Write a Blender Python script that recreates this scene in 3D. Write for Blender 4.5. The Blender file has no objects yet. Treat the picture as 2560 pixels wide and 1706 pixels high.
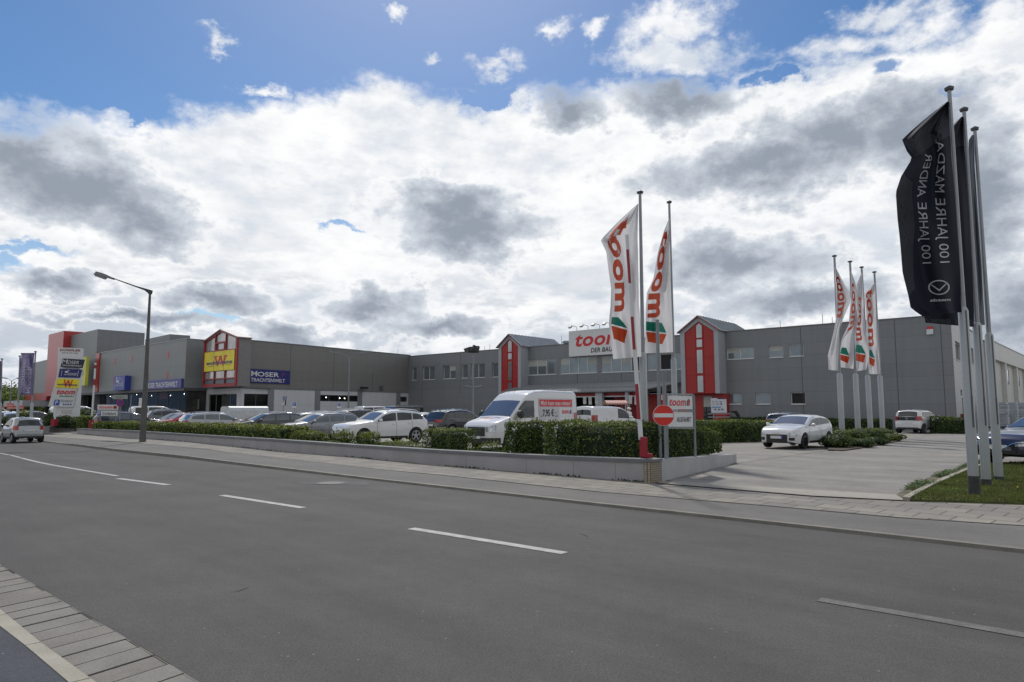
import bpy, bmesh, math, random
from math import sin, cos, tan, atan2, sqrt, pi, radians as R
from mathutils import Vector as V
random.seed(7)
scene = bpy.context.scene
col = scene.collection
# ---------------------------------------------------------------- camera, sky, sun, exposure
EYE = 1.7
F = 1707.0                       # focal length in photo pixels (2560 wide)
PITCH = math.atan(170.0 / F)
cd = bpy.data.cameras.new('camera'); cam = bpy.data.objects.new('camera', cd); col.objects.link(cam)
cd.sensor_width = 36; cd.lens = 36 * F / 2560; cd.clip_end = 6000; cd.clip_start = 0.05
cam.location = (0, 0, EYE); cam.rotation_euler = (pi / 2 + PITCH, 0, 0)
scene.camera = cam
scene.view_settings.view_transform = 'Standard'; scene.view_settings.look = 'None'
scene.view_settings.exposure = 0.0; scene.view_settings.gamma = 1
SUN_EL, SUN_AZ = R(50), R(-8)    # azimuth from +Y, positive to the right
sd = bpy.data.lights.new('sun', 'SUN'); sd.energy = 2.8; sd.angle = R(3); sd.color = (1, .95, .88)
so = bpy.data.objects.new('sun', sd); col.objects.link(so)
sdir = V((sin(SUN_AZ) * cos(SUN_EL), cos(SUN_AZ) * cos(SUN_EL), sin(SUN_EL)))
so.rotation_euler = sdir.to_track_quat('Z', 'Y').to_euler(); so.location = (0, 30, 60)

def ray(px, py):
    a = (px - 1280) / F; b = (853 - py) / F
    return V((a, cos(PITCH) - b * sin(PITCH), sin(PITCH) + b * cos(PITCH)))
def G(px, py, z=0.0):            # where the ray through a photo pixel meets height z
    d = ray(px, py); t = (z - EYE) / d.z
    return V((d.x * t, d.y * t, z))
def D(px, py, dist):             # the point of that ray at depth dist (metres ahead)
    d = ray(px, py); t = dist / d.y
    return V((d.x * t, dist, EYE + d.z * t))
def crop(x0, y0, s):
    return lambda x, y: (x0 + x * s, y0 + y * s)
c1 = crop(0, 780, .2213); c2 = crop(480, 800, .238); c3 = crop(960, 820, .238); c4 = crop(1420, 780, .187)
c5 = crop(1800, 780, .3234); c6 = crop(1420, 900, .2169); c7 = crop(2200, 200, .4466)
b1 = crop(640, 960, .238); b2 = crop(1040, 960, .1955); b3 = crop(1480, 460, .2807); b4 = crop(200, 960, .2125)
b5 = crop(0, 1000, .221); b6 = crop(1500, 1000, .4505); b7 = crop(0, 1300, .259)
e1 = crop(1380, 860, .136); e2 = crop(120, 860, .12755); e3 = crop(0, 860, .12755); e5 = crop(1700, 960, .085); e6 = crop(2380, 800, .255)
e7 = crop(2040, 630, .2105)

# world: sky texture + procedural cloud layers laid out by compass direction
world = bpy.data.worlds.new('World'); scene.world = world; world.use_nodes = True
nt = world.node_tree; N = nt.nodes; L = nt.links
for n in list(N): N.remove(n)
def nd(t, **k):
    n = N.new(t)
    for a, b in k.items(): setattr(n, a, b)
    return n
def setin(n, i, v):
    if hasattr(v, 'is_output') or isinstance(v, bpy.types.NodeSocket): L.new(v, n.inputs[i])
    else: n.inputs[i].default_value = v
def M(op, a, b=None, c=None, clamp=False):
    n = nd('ShaderNodeMath', operation=op); n.use_clamp = clamp
    setin(n, 0, a)
    if b is not None: setin(n, 1, b)
    if c is not None: setin(n, 2, c)
    return n.outputs[0]
def VM(op, a, b=None):
    n = nd('ShaderNodeVectorMath', operation=op); setin(n, 0, a)
    if b is not None: setin(n, 1, b)
    return n.outputs[1] if op == 'LENGTH' else n.outputs[0]
def MR(v, a, b, c=0.0, d=1.0, smooth=True):
    n = nd('ShaderNodeMapRange'); n.interpolation_type = 'SMOOTHSTEP' if smooth else 'LINEAR'
    setin(n, 0, v); n.inputs[1].default_value = a; n.inputs[2].default_value = b; n.inputs[3].default_value = c; n.inputs[4].default_value = d
    return n.outputs[0]
def noise(vec, scale, detail=8, rough=.55, off=(0, 0, 0)):
    m = VM('ADD', vec, off)
    n = nd('ShaderNodeTexNoise'); n.inputs['Scale'].default_value = scale; n.inputs['Detail'].default_value = detail; n.inputs['Roughness'].default_value = rough
    L.new(m, n.inputs['Vector']); return n
def mixc(f, a, b):
    n = nd('ShaderNodeMix', data_type='RGBA'); setin(n, 0, f)
    for i, v in ((6, a), (7, b)):
        if isinstance(v, tuple): n.inputs[i].default_value = (*v, 1)
        else: L.new(v, n.inputs[i])
    return n.outputs[2]
tc = nd('ShaderNodeTexCoord'); gen = tc.outputs['Generated']
sp = nd('ShaderNodeSeparateXYZ'); L.new(gen, sp.inputs[0])
X, Y, Z = sp.outputs
az = M('ARCTAN2', X, Y)
hor = M('SQRT', M('ADD', M('MULTIPLY', X, X), M('MULTIPLY', Y, Y)))
el = M('ARCTAN2', Z, hor)
cmb = nd('ShaderNodeCombineXYZ'); L.new(az, cmb.inputs[0]); L.new(el, cmb.inputs[1])
P0 = cmb.outputs[0]
zc = M('ADD', M('MAXIMUM', Z, 0.0), .16)
cq = nd('ShaderNodeCombineXYZ'); L.new(M('DIVIDE', X, zc), cq.inputs[0]); L.new(M('DIVIDE', Y, zc), cq.inputs[1])
Q = cq.outputs[0]                                    # cloud sheet coordinates: flatten toward the horizon
# stretched sky coordinates for billows that keep their size
st = VM('MULTIPLY', P0, (1.0, 1.45, 1.0))
def azel(vx, vy):                                    # photo (2353 px wide view) -> compass direction
    d = ray(vx * 1.088, vy * 1.088); return math.atan2(d.x, d.y), math.atan2(d.z, math.hypot(d.x, d.y))
w1 = noise(st, 3.6, 3, .5, (3, 1, 0)); w2 = noise(st, 13, 6, .62, (9, 5, 0))
warp = VM('ADD', VM('MULTIPLY', VM('SUBTRACT', w1.outputs['Color'], (.5, .5, .5)), (.13, .07, 0)),
          VM('MULTIPLY', VM('SUBTRACT', w2.outputs['Color'], (.5, .5, .5)), (.115, .095, 0)))
P = VM('ADD', P0, warp)
def blob(vx, vy, rx, ry, s=1.0):
    a, e = azel(vx, vy); k = 1 / 1569.0; fx = 1 / (1 + ((vx - 1176) / 1569) ** 2)
    d = VM('MULTIPLY', VM('SUBTRACT', P, (a, e, 0)), (1 / (rx * k * fx), 1 / (ry * k * (fx ** .5)), 0))
    return M('SUBTRACT', 1.0, VM('LENGTH', d)) if s == 1.0 else M('MULTIPLY', M('SUBTRACT', 1.0, VM('LENGTH', d)), s)
def union(lst, k=.25):
    o = lst[0]
    for b in lst[1:]:
        n = nd('ShaderNodeMath', operation='SMOOTH_MAX'); setin(n, 0, o); setin(n, 1, b); n.inputs[2].default_value = k; o = n.outputs[0]
    return o
nA = noise(st, 6, 8, .6, (1, 2, 0)).outputs[0]
nB = noise(Q, 1.6, 6, .6, (5, 2, 0)).outputs[0]
nC = noise(st, 26, 6, .62, (4, 7, 0)).outputs[0]
tx = M('ADD', M('MULTIPLY', M('SUBTRACT', nA, .5), 1.5), M('MULTIPLY', M('SUBTRACT', nC, .5), 1.15))     # signed texture
front = MR(Y, -.1, .25)
eP = nd('ShaderNodeSeparateXYZ'); L.new(P, eP.inputs[0])
edge = MR(eP.outputs[0], -.66, -.22, .335, .440)
veil = M('ADD', M('SUBTRACT', edge, eP.outputs[1]), M('MULTIPLY', tx, .03))
veil = MR(veil, -.016, .022)
pf = union([blob(1600, 45, 190, 60), blob(1900, 125, 170, 65), blob(2150, 70, 200, 80), blob(2330, 60, 120, 110), blob(2240, 190, 210, 80), blob(1560, 140, 240, 60), blob(2000, 20, 160, 40),
            blob(510, 78, 60, 26), blob(1150, 150, 90, 30), blob(1270, 70, 70, 26), blob(1030, 130, 50, 22), blob(935, 45, 40, 20), blob(1370, 75, 50, 30), blob(600, 190, 60, 22)])
pf = M('ADD', pf, M('MULTIPLY', tx, 1.15))
puffs = MR(pf, .05, .95)
hl = union([blob(780, 530, 70, 16), blob(60, 572, 170, 24), blob(30, 600, 70, 34), blob(2000, 185, 90, 34), blob(1120, 222, 110, 24), blob(600, 178, 70, 24), blob(480, 742, 90, 14), blob(1760, 195, 90, 26), blob(2180, 225, 80, 30), blob(300, 255, 120, 24)])
holes = MR(M('ADD', hl, M('MULTIPLY', tx, .5)), .25, .75)
cov = M('MAXIMUM', M('SUBTRACT', veil, M('MULTIPLY', holes, .85)), M('MULTIPLY', puffs, .95), clamp=True)
back = MR(M('ADD', M('MULTIPLY', nB, .75), M('MULTIPLY', nA, .25)), .28, .44)  # unseen cloud behind the camera, thickened for reflections in glass
cov = M('ADD', M('MULTIPLY', cov, front), M('MULTIPLY', back, M('SUBTRACT', 1.0, front)))
# heavy cumulus: solid grey bodies with a torn edge
gr = union([blob(180, 420, 300, 110), blob(330, 480, 230, 95), blob(60, 350, 150, 70), blob(1090, 545, 220, 75), blob(1020, 480, 120, 55), blob(1560, 255, 170, 60), blob(1310, 270, 110, 55), blob(1740, 400, 370, 80), blob(1900, 330, 200, 90),
            blob(2060, 300, 210, 100), blob(1700, 600, 200, 75), blob(2260, 470, 150, 180), blob(850, 690, 130, 50), blob(980, 745, 130, 36),
            blob(110, 655, 140, 40), blob(470, 690, 150, 42), blob(690, 765, 190, 34), blob(1850, 690, 220, 55), blob(2330, 700, 170, 110), blob(280, 750, 280, 24)])
gd = M('ADD', gr, M('MULTIPLY', tx, .95))
up_ = M('ADD', gd, .0)
core = MR(gd, -.12, .36)
deep = MR(gd, .10, .95)
rim = M('MULTIPLY', M('MULTIPLY', MR(gd, -.40, -.05), M('SUBTRACT', 1.0, MR(gd, -.05, .2))), .6)
dark = M('ADD', M('MULTIPLY', core, front), M('MULTIPLY', M('MULTIPLY', MR(nB, .5, .7), .8), M('SUBTRACT', 1.0, front)), clamp=True)
soft = MR(M('ADD', M('MULTIPLY', noise(VM('MULTIPLY', st, (1.0, 1.8, 1.0)), 4.5, 8, .6, (8, 8, 0)).outputs[0], .75), M('MULTIPLY', nC, .25)), .36, .60)
low = M('MULTIPLY', MR(el, .05, .33, 1.0, 0.0), MR(M('ADD', noise(VM('MULTIPLY', st, (1.0, 2.2, 1.0)), 6.5, 8, .62, (2, 9, 0)).outputs[0], M('MULTIPLY', M('SUBTRACT', nC, .5), .35)), .44, .58))
white = mixc(M('MULTIPLY', low, .85), mixc(soft, (7.0, 7.5, 8.2), (10.0, 10.0, 10.0)), (5.0, 5.6, 6.5))
white = mixc(rim, white, (10.2, 10.2, 10.2))
grey = mixc(deep, (6.0, 6.5, 7.2), (3.1, 3.5, 4.2))
cloud = mixc(dark, white, grey)
sky = nd('ShaderNodeTexSky', sky_type='NISHITA'); sky.sun_disc = False; sky.sun_elevation = SUN_EL; sky.sun_rotation = SUN_AZ
sky.altitude = 300; sky.air_density = 1.0; sky.dust_density = .6; sky.ozone_density = 2.0
hs = nd('ShaderNodeHueSaturation'); hs.inputs['Saturation'].default_value = 1.32; hs.inputs['Value'].default_value = .95; L.new(sky.outputs[0], hs.inputs['Color'])
fin = mixc(cov, hs.outputs[0], cloud)
dim = VM('SCALE', fin); dim.node.inputs['Scale'].default_value = 1; L.new(MR(Y, -.35, .15, .70, 1.0), dim.node.inputs['Scale']); fin = dim  # unseen sky behind the camera dimmed to lower its fill light
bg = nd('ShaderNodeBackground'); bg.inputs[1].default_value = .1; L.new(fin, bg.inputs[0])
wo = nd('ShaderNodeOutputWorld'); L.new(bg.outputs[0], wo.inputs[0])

# ---------------------------------------------------------------- materials
MATS = {}
def mat(name, c, rough=.6, metal=0.0, var=.08, vs=3.0, bump=0.0, bs=40.0, coat=0.0, spec=.5, fine=0.0, trans=0.0, emit=0.0):
    """principled + two noises of colour variation (+ optional bump, speckle, translucency)"""
    if name in MATS: return MATS[name]
    m = bpy.data.materials.new(name); m.use_nodes = True; t = m.node_tree; n = t.nodes; l = t.links
    b = n['Principled BSDF']; b.inputs['Roughness'].default_value = rough; b.inputs['Metallic'].default_value = metal
    b.inputs['Coat Weight'].default_value = coat; b.inputs['Coat Roughness'].default_value = .03; b.inputs['Specular IOR Level'].default_value = spec
    tcn = n.new('ShaderNodeTexCoord')
    a = n.new('ShaderNodeTexNoise'); a.inputs['Scale'].default_value = vs; a.inputs['Detail'].default_value = 5; l.new(tcn.outputs['Object'], a.inputs['Vector'])
    mr = n.new('ShaderNodeMapRange'); mr.inputs[1].default_value = .3; mr.inputs[2].default_value = .7; mr.inputs[3].default_value = 1 - var; mr.inputs[4].default_value = 1 + var
    l.new(a.outputs[0], mr.inputs[0])
    src = mr.outputs[0]
    if fine:
        f = n.new('ShaderNodeTexNoise'); f.inputs['Scale'].default_value = 60; f.inputs['Detail'].default_value = 3; l.new(tcn.outputs['Object'], f.inputs['Vector'])
        fr = n.new('ShaderNodeMapRange'); fr.inputs[1].default_value = .3; fr.inputs[2].default_value = .7; fr.inputs[3].default_value = 1 - fine; fr.inputs[4].default_value = 1 + fine
        l.new(f.outputs[0], fr.inputs[0]); mu = n.new('ShaderNodeMath'); mu.operation = 'MULTIPLY'; l.new(src, mu.inputs[0]); l.new(fr.outputs[0], mu.inputs[1]); src = mu.outputs[0]
    sc = n.new('ShaderNodeVectorMath'); sc.operation = 'SCALE'; sc.inputs[0].default_value = c; l.new(src, sc.inputs['Scale'])
    l.new(sc.outputs[0], b.inputs['Base Color'])
    if bump:
        f = n.new('ShaderNodeTexNoise'); f.inputs['Scale'].default_value = bs; f.inputs['Detail'].default_value = 4; l.new(tcn.outputs['Object'], f.inputs['Vector'])
        bp = n.new('ShaderNodeBump'); bp.inputs['Strength'].default_value = bump; bp.inputs['Distance'].default_value = .02; l.new(f.outputs[0], bp.inputs['Height']); l.new(bp.outputs[0], b.inputs['Normal'])
    if emit:
        b.inputs['Emission Color'].default_value = (*c, 1); b.inputs['Emission Strength'].default_value = emit
    if trans:
        tr = n.new('ShaderNodeBsdfTranslucent'); l.new(sc.outputs[0], tr.inputs['Color'])
        mx = n.new('ShaderNodeMixShader'); mx.inputs[0].default_value = trans; l.new(b.outputs[0], mx.inputs[1]); l.new(tr.outputs[0], mx.inputs[2])
        l.new(mx.outputs[0], n['Material Output'].inputs['Surface'])
    MATS[name] = m; return m

def ground_mat(name, c, patch=.12, speck=.35, brick=None, light=(.3, .3, .3), rot=-45, stain=.0, rough=.85):
    """asphalt / paving in world metres: broad patches, fine stone speckle, optional slab joints"""
    m = bpy.data.materials.new(name); m.use_nodes = True; t = m.node_tree; n = t.nodes; l = t.links
    b = n['Principled BSDF']; b.inputs['Roughness'].default_value = rough; b.inputs['Specular IOR Level'].default_value = .3
    tcn = n.new('ShaderNodeTexCoord')
    def ns(s, d, lo, hi, a, bb, vec=None):
        x = n.new('ShaderNodeTexNoise'); x.inputs['Scale'].default_value = s; x.inputs['Detail'].default_value = d; x.inputs['Roughness'].default_value = .65; l.new(vec or tcn.outputs['Object'], x.inputs['Vector'])
        r = n.new('ShaderNodeMapRange'); r.inputs[1].default_value = lo; r.inputs[2].default_value = hi; r.inputs[3].default_value = a; r.inputs[4].default_value = bb; l.new(x.outputs[0], r.inputs[0]); return r.outputs[0]
    def mul(a, bb):
        x = n.new('ShaderNodeMath'); x.operation = 'MULTIPLY'; l.new(a, x.inputs[0]); l.new(bb, x.inputs[1]); return x.outputs[0]
    mp = n.new('ShaderNodeMapping'); mp.inputs['Rotation'].default_value = (0, 0, R(-rot)); l.new(tcn.outputs['Object'], mp.inputs['Vector'])
    st_ = n.new('ShaderNodeVectorMath'); st_.operation = 'MULTIPLY'; st_.inputs[1].default_value = (.12, 1, 1); l.new(mp.outputs[0], st_.inputs[0])
    f = mul(ns(.55, 6, .3, .7, 1 - patch, 1 + patch), ns(1.3, 4, .3, .7, 1 - patch * .8, 1 + patch * .8, st_.outputs[0]))
    f = mul(f, ns(95, 2, .25, .75, 1 - speck, 1 + speck)); f = mul(f, ns(9, 6, .3, .7, .92, 1.08)); f = mul(f, ns(42, 3, .28, .72, 1 - speck * .35, 1 + speck * .35)); f = mul(f, ns(.22, 3, .35, .65, .95, 1.05, st_.outputs[0]))
    sc = n.new('ShaderNodeVectorMath'); sc.operation = 'SCALE'; sc.inputs[0].default_value = c; l.new(f, sc.inputs['Scale'])
    out = sc.outputs[0]
    v = n.new('ShaderNodeTexVoronoi'); v.inputs['Scale'].default_value = 9; l.new(tcn.outputs['Object'], v.inputs['Vector'])
    lt = n.new('ShaderNodeMath'); lt.operation = 'LESS_THAN'; lt.inputs[1].default_value = .075; l.new(v.outputs['Distance'], lt.inputs[0])
    vm = n.new('ShaderNodeMath'); vm.operation = 'MULTIPLY'; l.new(lt.outputs[0], vm.inputs[0])
    gt = ns(2.3, 3, .55, .6, 0, .55); l.new(gt, vm.inputs[1])
    mx = n.new('ShaderNodeMix'); mx.data_type = 'RGBA'; l.new(vm.outputs[0], mx.inputs[0]); l.new(out, mx.inputs[6]); mx.inputs[7].default_value = (*light, 1); out = mx.outputs[2]
    if brick:
        br = n.new('ShaderNodeTexBrick'); br.inputs['Scale'].default_value = 1; br.inputs['Brick Width'].default_value = brick[0]; br.inputs['Row Height'].default_value = brick[1]
        br.inputs['Mortar Size'].default_value = brick[2]; br.inputs['Mortar Smooth'].default_value = .2; br.offset = brick[3]
        br.inputs['Color1'].default_value = (.86, .86, .88, 1); br.inputs['Color2'].default_value = (1.12, 1.1, 1.06, 1); br.inputs['Mortar'].default_value = (.38, .37, .35, 1); br.inputs['Bias'].default_value = 0
        l.new(mp.outputs[0], br.inputs['Vector'])
        mm = n.new('ShaderNodeMix'); mm.data_type = 'RGBA'; mm.blend_type = 'MULTIPLY'; mm.inputs[0].default_value = 1; l.new(out, mm.inputs[6]); l.new(br.outputs['Color'], mm.inputs[7]); out = mm.outputs[2]
    l.new(out, b.inputs['Base Color'])
    bn = n.new('ShaderNodeTexNoise'); bn.inputs['Scale'].default_value = 120; l.new(tcn.outputs['Object'], bn.inputs['Vector'])
    bp = n.new('ShaderNodeBump'); bp.inputs['Strength'].default_value = .35; bp.inputs['Distance'].default_value = .006; l.new(bn.outputs[0], bp.inputs['Height']); l.new(bp.outputs[0], b.inputs['Normal'])
    MATS[name] = m; return m

def clad_mat(name, c, pitch=1.05, vert=0, rough=.45, metal=.0):
    """metal wall cladding: fine horizontal joints, panels of very slightly different tone"""
    m = bpy.data.materials.new(name); m.use_nodes = True; t = m.node_tree; n = t.nodes; l = t.links
    b = n['Principled BSDF']; b.inputs['Roughness'].default_value = rough; b.inputs['Metallic'].default_value = metal
    tcn = n.new('ShaderNodeTexCoord'); s = n.new('ShaderNodeSeparateXYZ'); l.new(tcn.outputs['Object'], s.inputs[0])
    def mm(op, a, bb=None):
        x = n.new('ShaderNodeMath'); x.operation = op
        for i, q in enumerate((a, bb)):
            if q is None: continue
            if isinstance(q, (int, float)): x.inputs[i].default_value = q
            else: l.new(q, x.inputs[i])
        return x.outputs[0]
    zz = mm('DIVIDE', s.outputs[2], pitch); fr = mm('FRACT', zz); line = mm('LESS_THAN', fr, .03 / pitch)
    wn = n.new('ShaderNodeTexWhiteNoise'); wn.noise_dimensions = '1D'; l.new(mm('FLOOR', zz), wn.inputs['W'])
    tone = mm('ADD', mm('MULTIPLY', wn.outputs['Value'], .07), .965)
    no = n.new('ShaderNodeTexNoise'); no.inputs['Scale'].default_value = .35; no.inputs['Detail'].default_value = 5; l.new(tcn.outputs['Object'], no.inputs['Vector'])
    sm = n.new('ShaderNodeVectorMath'); sm.operation = 'MULTIPLY'; sm.inputs[1].default_value = (2.5, 2.5, .25); l.new(tcn.outputs['Object'], sm.inputs[0])
    n2 = n.new('ShaderNodeTexNoise'); n2.inputs['Scale'].default_value = 1.0; n2.inputs['Detail'].default_value = 4; l.new(sm.outputs[0], n2.inputs['Vector'])
    tone = mm('MULTIPLY', tone, mm('ADD', mm('MULTIPLY', no.outputs[0], .16), .92)); tone = mm('MULTIPLY', tone, mm('ADD', mm('MULTIPLY', n2.outputs[0], .22), .89))
    tone = mm('MULTIPLY', tone, mm('SUBTRACT', 1.0, mm('MULTIPLY', line, .22)))
    sc = n.new('ShaderNodeVectorMath'); sc.operation = 'SCALE'; sc.inputs[0].default_value = c; l.new(tone, sc.inputs['Scale']); l.new(sc.outputs[0], b.inputs['Base Color'])
    MATS[name] = m; return m

asphalt = ground_mat('road_asphalt', (.074, .0715, .069), .16, .55)
path_asphalt = ground_mat('path_asphalt', (.132, .127, .120), .12, .32)
corner_asphalt = ground_mat('corner_asphalt', (.060, .064, .078), .10, .45)
pave = ground_mat('paving_slabs', (.225, .215, .192), .10, .15, brick=(.50, .50, .014, .5), light=(.25, .25, .22))
drive_m = ground_mat('driveway_tarmac', (.215, .206, .190), .20, .42, light=(.12, .12, .12))
conc_m = ground_mat('concrete_band', (.30, .285, .25), .08, .12)
lot_m = ground_mat('car_park_paving', (.25, .24, .218), .10, .12, brick=(.4, .2, .008, .5))
slab_m = mat('gutter_slab', (.175, .168, .150), .85, var=.14, vs=2.4, fine=.14, bump=.3, bs=70)
slab_m2 = mat('gutter_slab_brown', (.168, .156, .138), .85, var=.18, vs=2.0, fine=.14, bump=.3, bs=70)
kerb_m = mat('kerb_stone', (.31, .29, .24), .85, var=.13, vs=3, fine=.1, bump=.3, bs=60)
kerb_dark = mat('kerb_granite', (.17, .16, .14), .8, var=.2, vs=3, fine=.15)
joint_m = mat('joint_dirt', (.025, .022, .018), .95)
line_m = mat('road_paint', (.34, .34, .33), .7, var=.2, vs=6, fine=.2)
line_old = mat('road_paint_worn', (.112, .109, .106), .8, var=.25, vs=7, fine=.3)
render_w = mat('wall_render', (.34, .325, .335), .85, var=.10, vs=1.2, bump=.2, bs=30, fine=.04)
render_light = mat('wall_render_pale', (.40, .40, .40), .85, var=.08, vs=2, bump=.2, bs=30)
cope_m = mat('coping_grey', (.15, .155, .165), .7, var=.12, vs=2)
soil_m = mat('soil', (.075, .06, .045), .95, var=.3, vs=4, bump=.5, bs=20)
clad = clad_mat('grey_cladding', (.195, .206, .220))
clad2 = clad_mat('warm_grey_cladding', (.185, .180, .172), pitch=1.2)
clad3 = clad_mat('light_grey_cladding', (.22, .235, .24), pitch=1.3)
clad_side = clad_mat('pale_side_cladding', (.42, .42, .41), pitch=1.1)
clad_red = clad_mat('red_cladding', (.42, .035, .035), pitch=1.3, rough=.3)
beige = clad_mat('beige_concrete', (.50, .49, .46), pitch=2.4)
white_p = clad_mat('white_panel', (.55, .56, .58), pitch=2.0)
red_p = mat('red_panel', (.36, .019, .016), .35, var=.08)
red_d = mat('dark_red_frame', (.30, .012, .016), .4)
grey_f = mat('pale_grey_frame', (.36, .38, .41), .45, var=.05)
grey_d = mat('dark_grey_metal', (.085, .09, .10), .5)
white_f = mat('white_frame', (.62, .63, .65), .4, var=.04)
seam_m = mat('panel_joint', (.07, .075, .08), .7)
zinc = mat('zinc_roof', (.22, .24, .25), .4, metal=.3, var=.15, vs=1.5)
glass_r = mat('office_glass', (.23, .27, .29), .07, metal=.55, var=.12, vs=.8)
glass_d = mat('dark_glass', (.015, .018, .02), .04, spec=.9, var=.3, vs=1)
glass_car = mat('car_glass', (.012, .016, .020), .02, spec=.8)
glass_car_b = mat('car_glass_blue', (.03, .055, .075), .03, spec=.9, coat=1.0, var=.4, vs=2)
glass_ws = mat('windscreen_glass', (.03, .035, .04), .03, spec=1.0, var=.3, vs=1.5); glass_ws.node_tree.nodes['Principled BSDF'].inputs['IOR'].default_value = 2.3
blind_m = mat('blind', (.42, .43, .40), .8)
black_m = mat('matt_black', (.012, .012, .013), .7)
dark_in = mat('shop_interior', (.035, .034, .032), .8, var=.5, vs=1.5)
white_s = mat('sign_white', (.66, .67, .68), .4, var=.03)
red_s = mat('sign_red', (.60, .02, .03), .4, var=.03)
navy_s = mat('sign_navy', (.012, .018, .075), .35)
blue_s = mat('sign_blue', (.017, .021, .15), .35)
yellow_s = mat('sign_yellow', (.80, .66, .02), .4, var=.12, vs=.6)
green_s = mat('sign_green', (.015, .24, .17), .45)
orange_s = mat('sign_orange', (.70, .09, .03), .45)
pole_m = mat('flagpole_grey', (.33, .35, .365), .38, metal=.35, var=.07, vs=1)
pole_d = mat('pole_foot_dark', (.045, .048, .05), .7, var=.3, vs=5)
lamp_m = mat('lamp_post_weathered', (.10, .10, .095), .7, var=.2, vs=2)
steel = mat('galvanised_steel', (.24, .26, .28), .45, metal=.5, var=.12)
light_on = mat('lit_spotlight', (1, .95, .8), .5, emit=7)
leafs = {}
for nm, c in {'leaf_mid': (.060, .105, .018), 'leaf_light': (.15, .205, .030), 'leaf_dark': (.022, .048, .014), 'leaf_young': (.25, .26, .04), 'leaf_far': (.03, .06, .016), 'leaf_red': (.16, .07, .035)}.items():
    leafs[nm] = mat(nm, c, .55, var=.25, vs=3, trans=.28, spec=.35)
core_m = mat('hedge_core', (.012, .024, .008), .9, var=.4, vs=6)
grass_m = mat('grass_blades', (.11, .15, .03), .7, var=.35, vs=1.6, trans=.2)
turf_m = mat('turf', (.07, .09, .024), .95, var=.35, vs=1.6, bump=.5, bs=40)
bark = mat('bark', (.07, .055, .04), .9)
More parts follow.
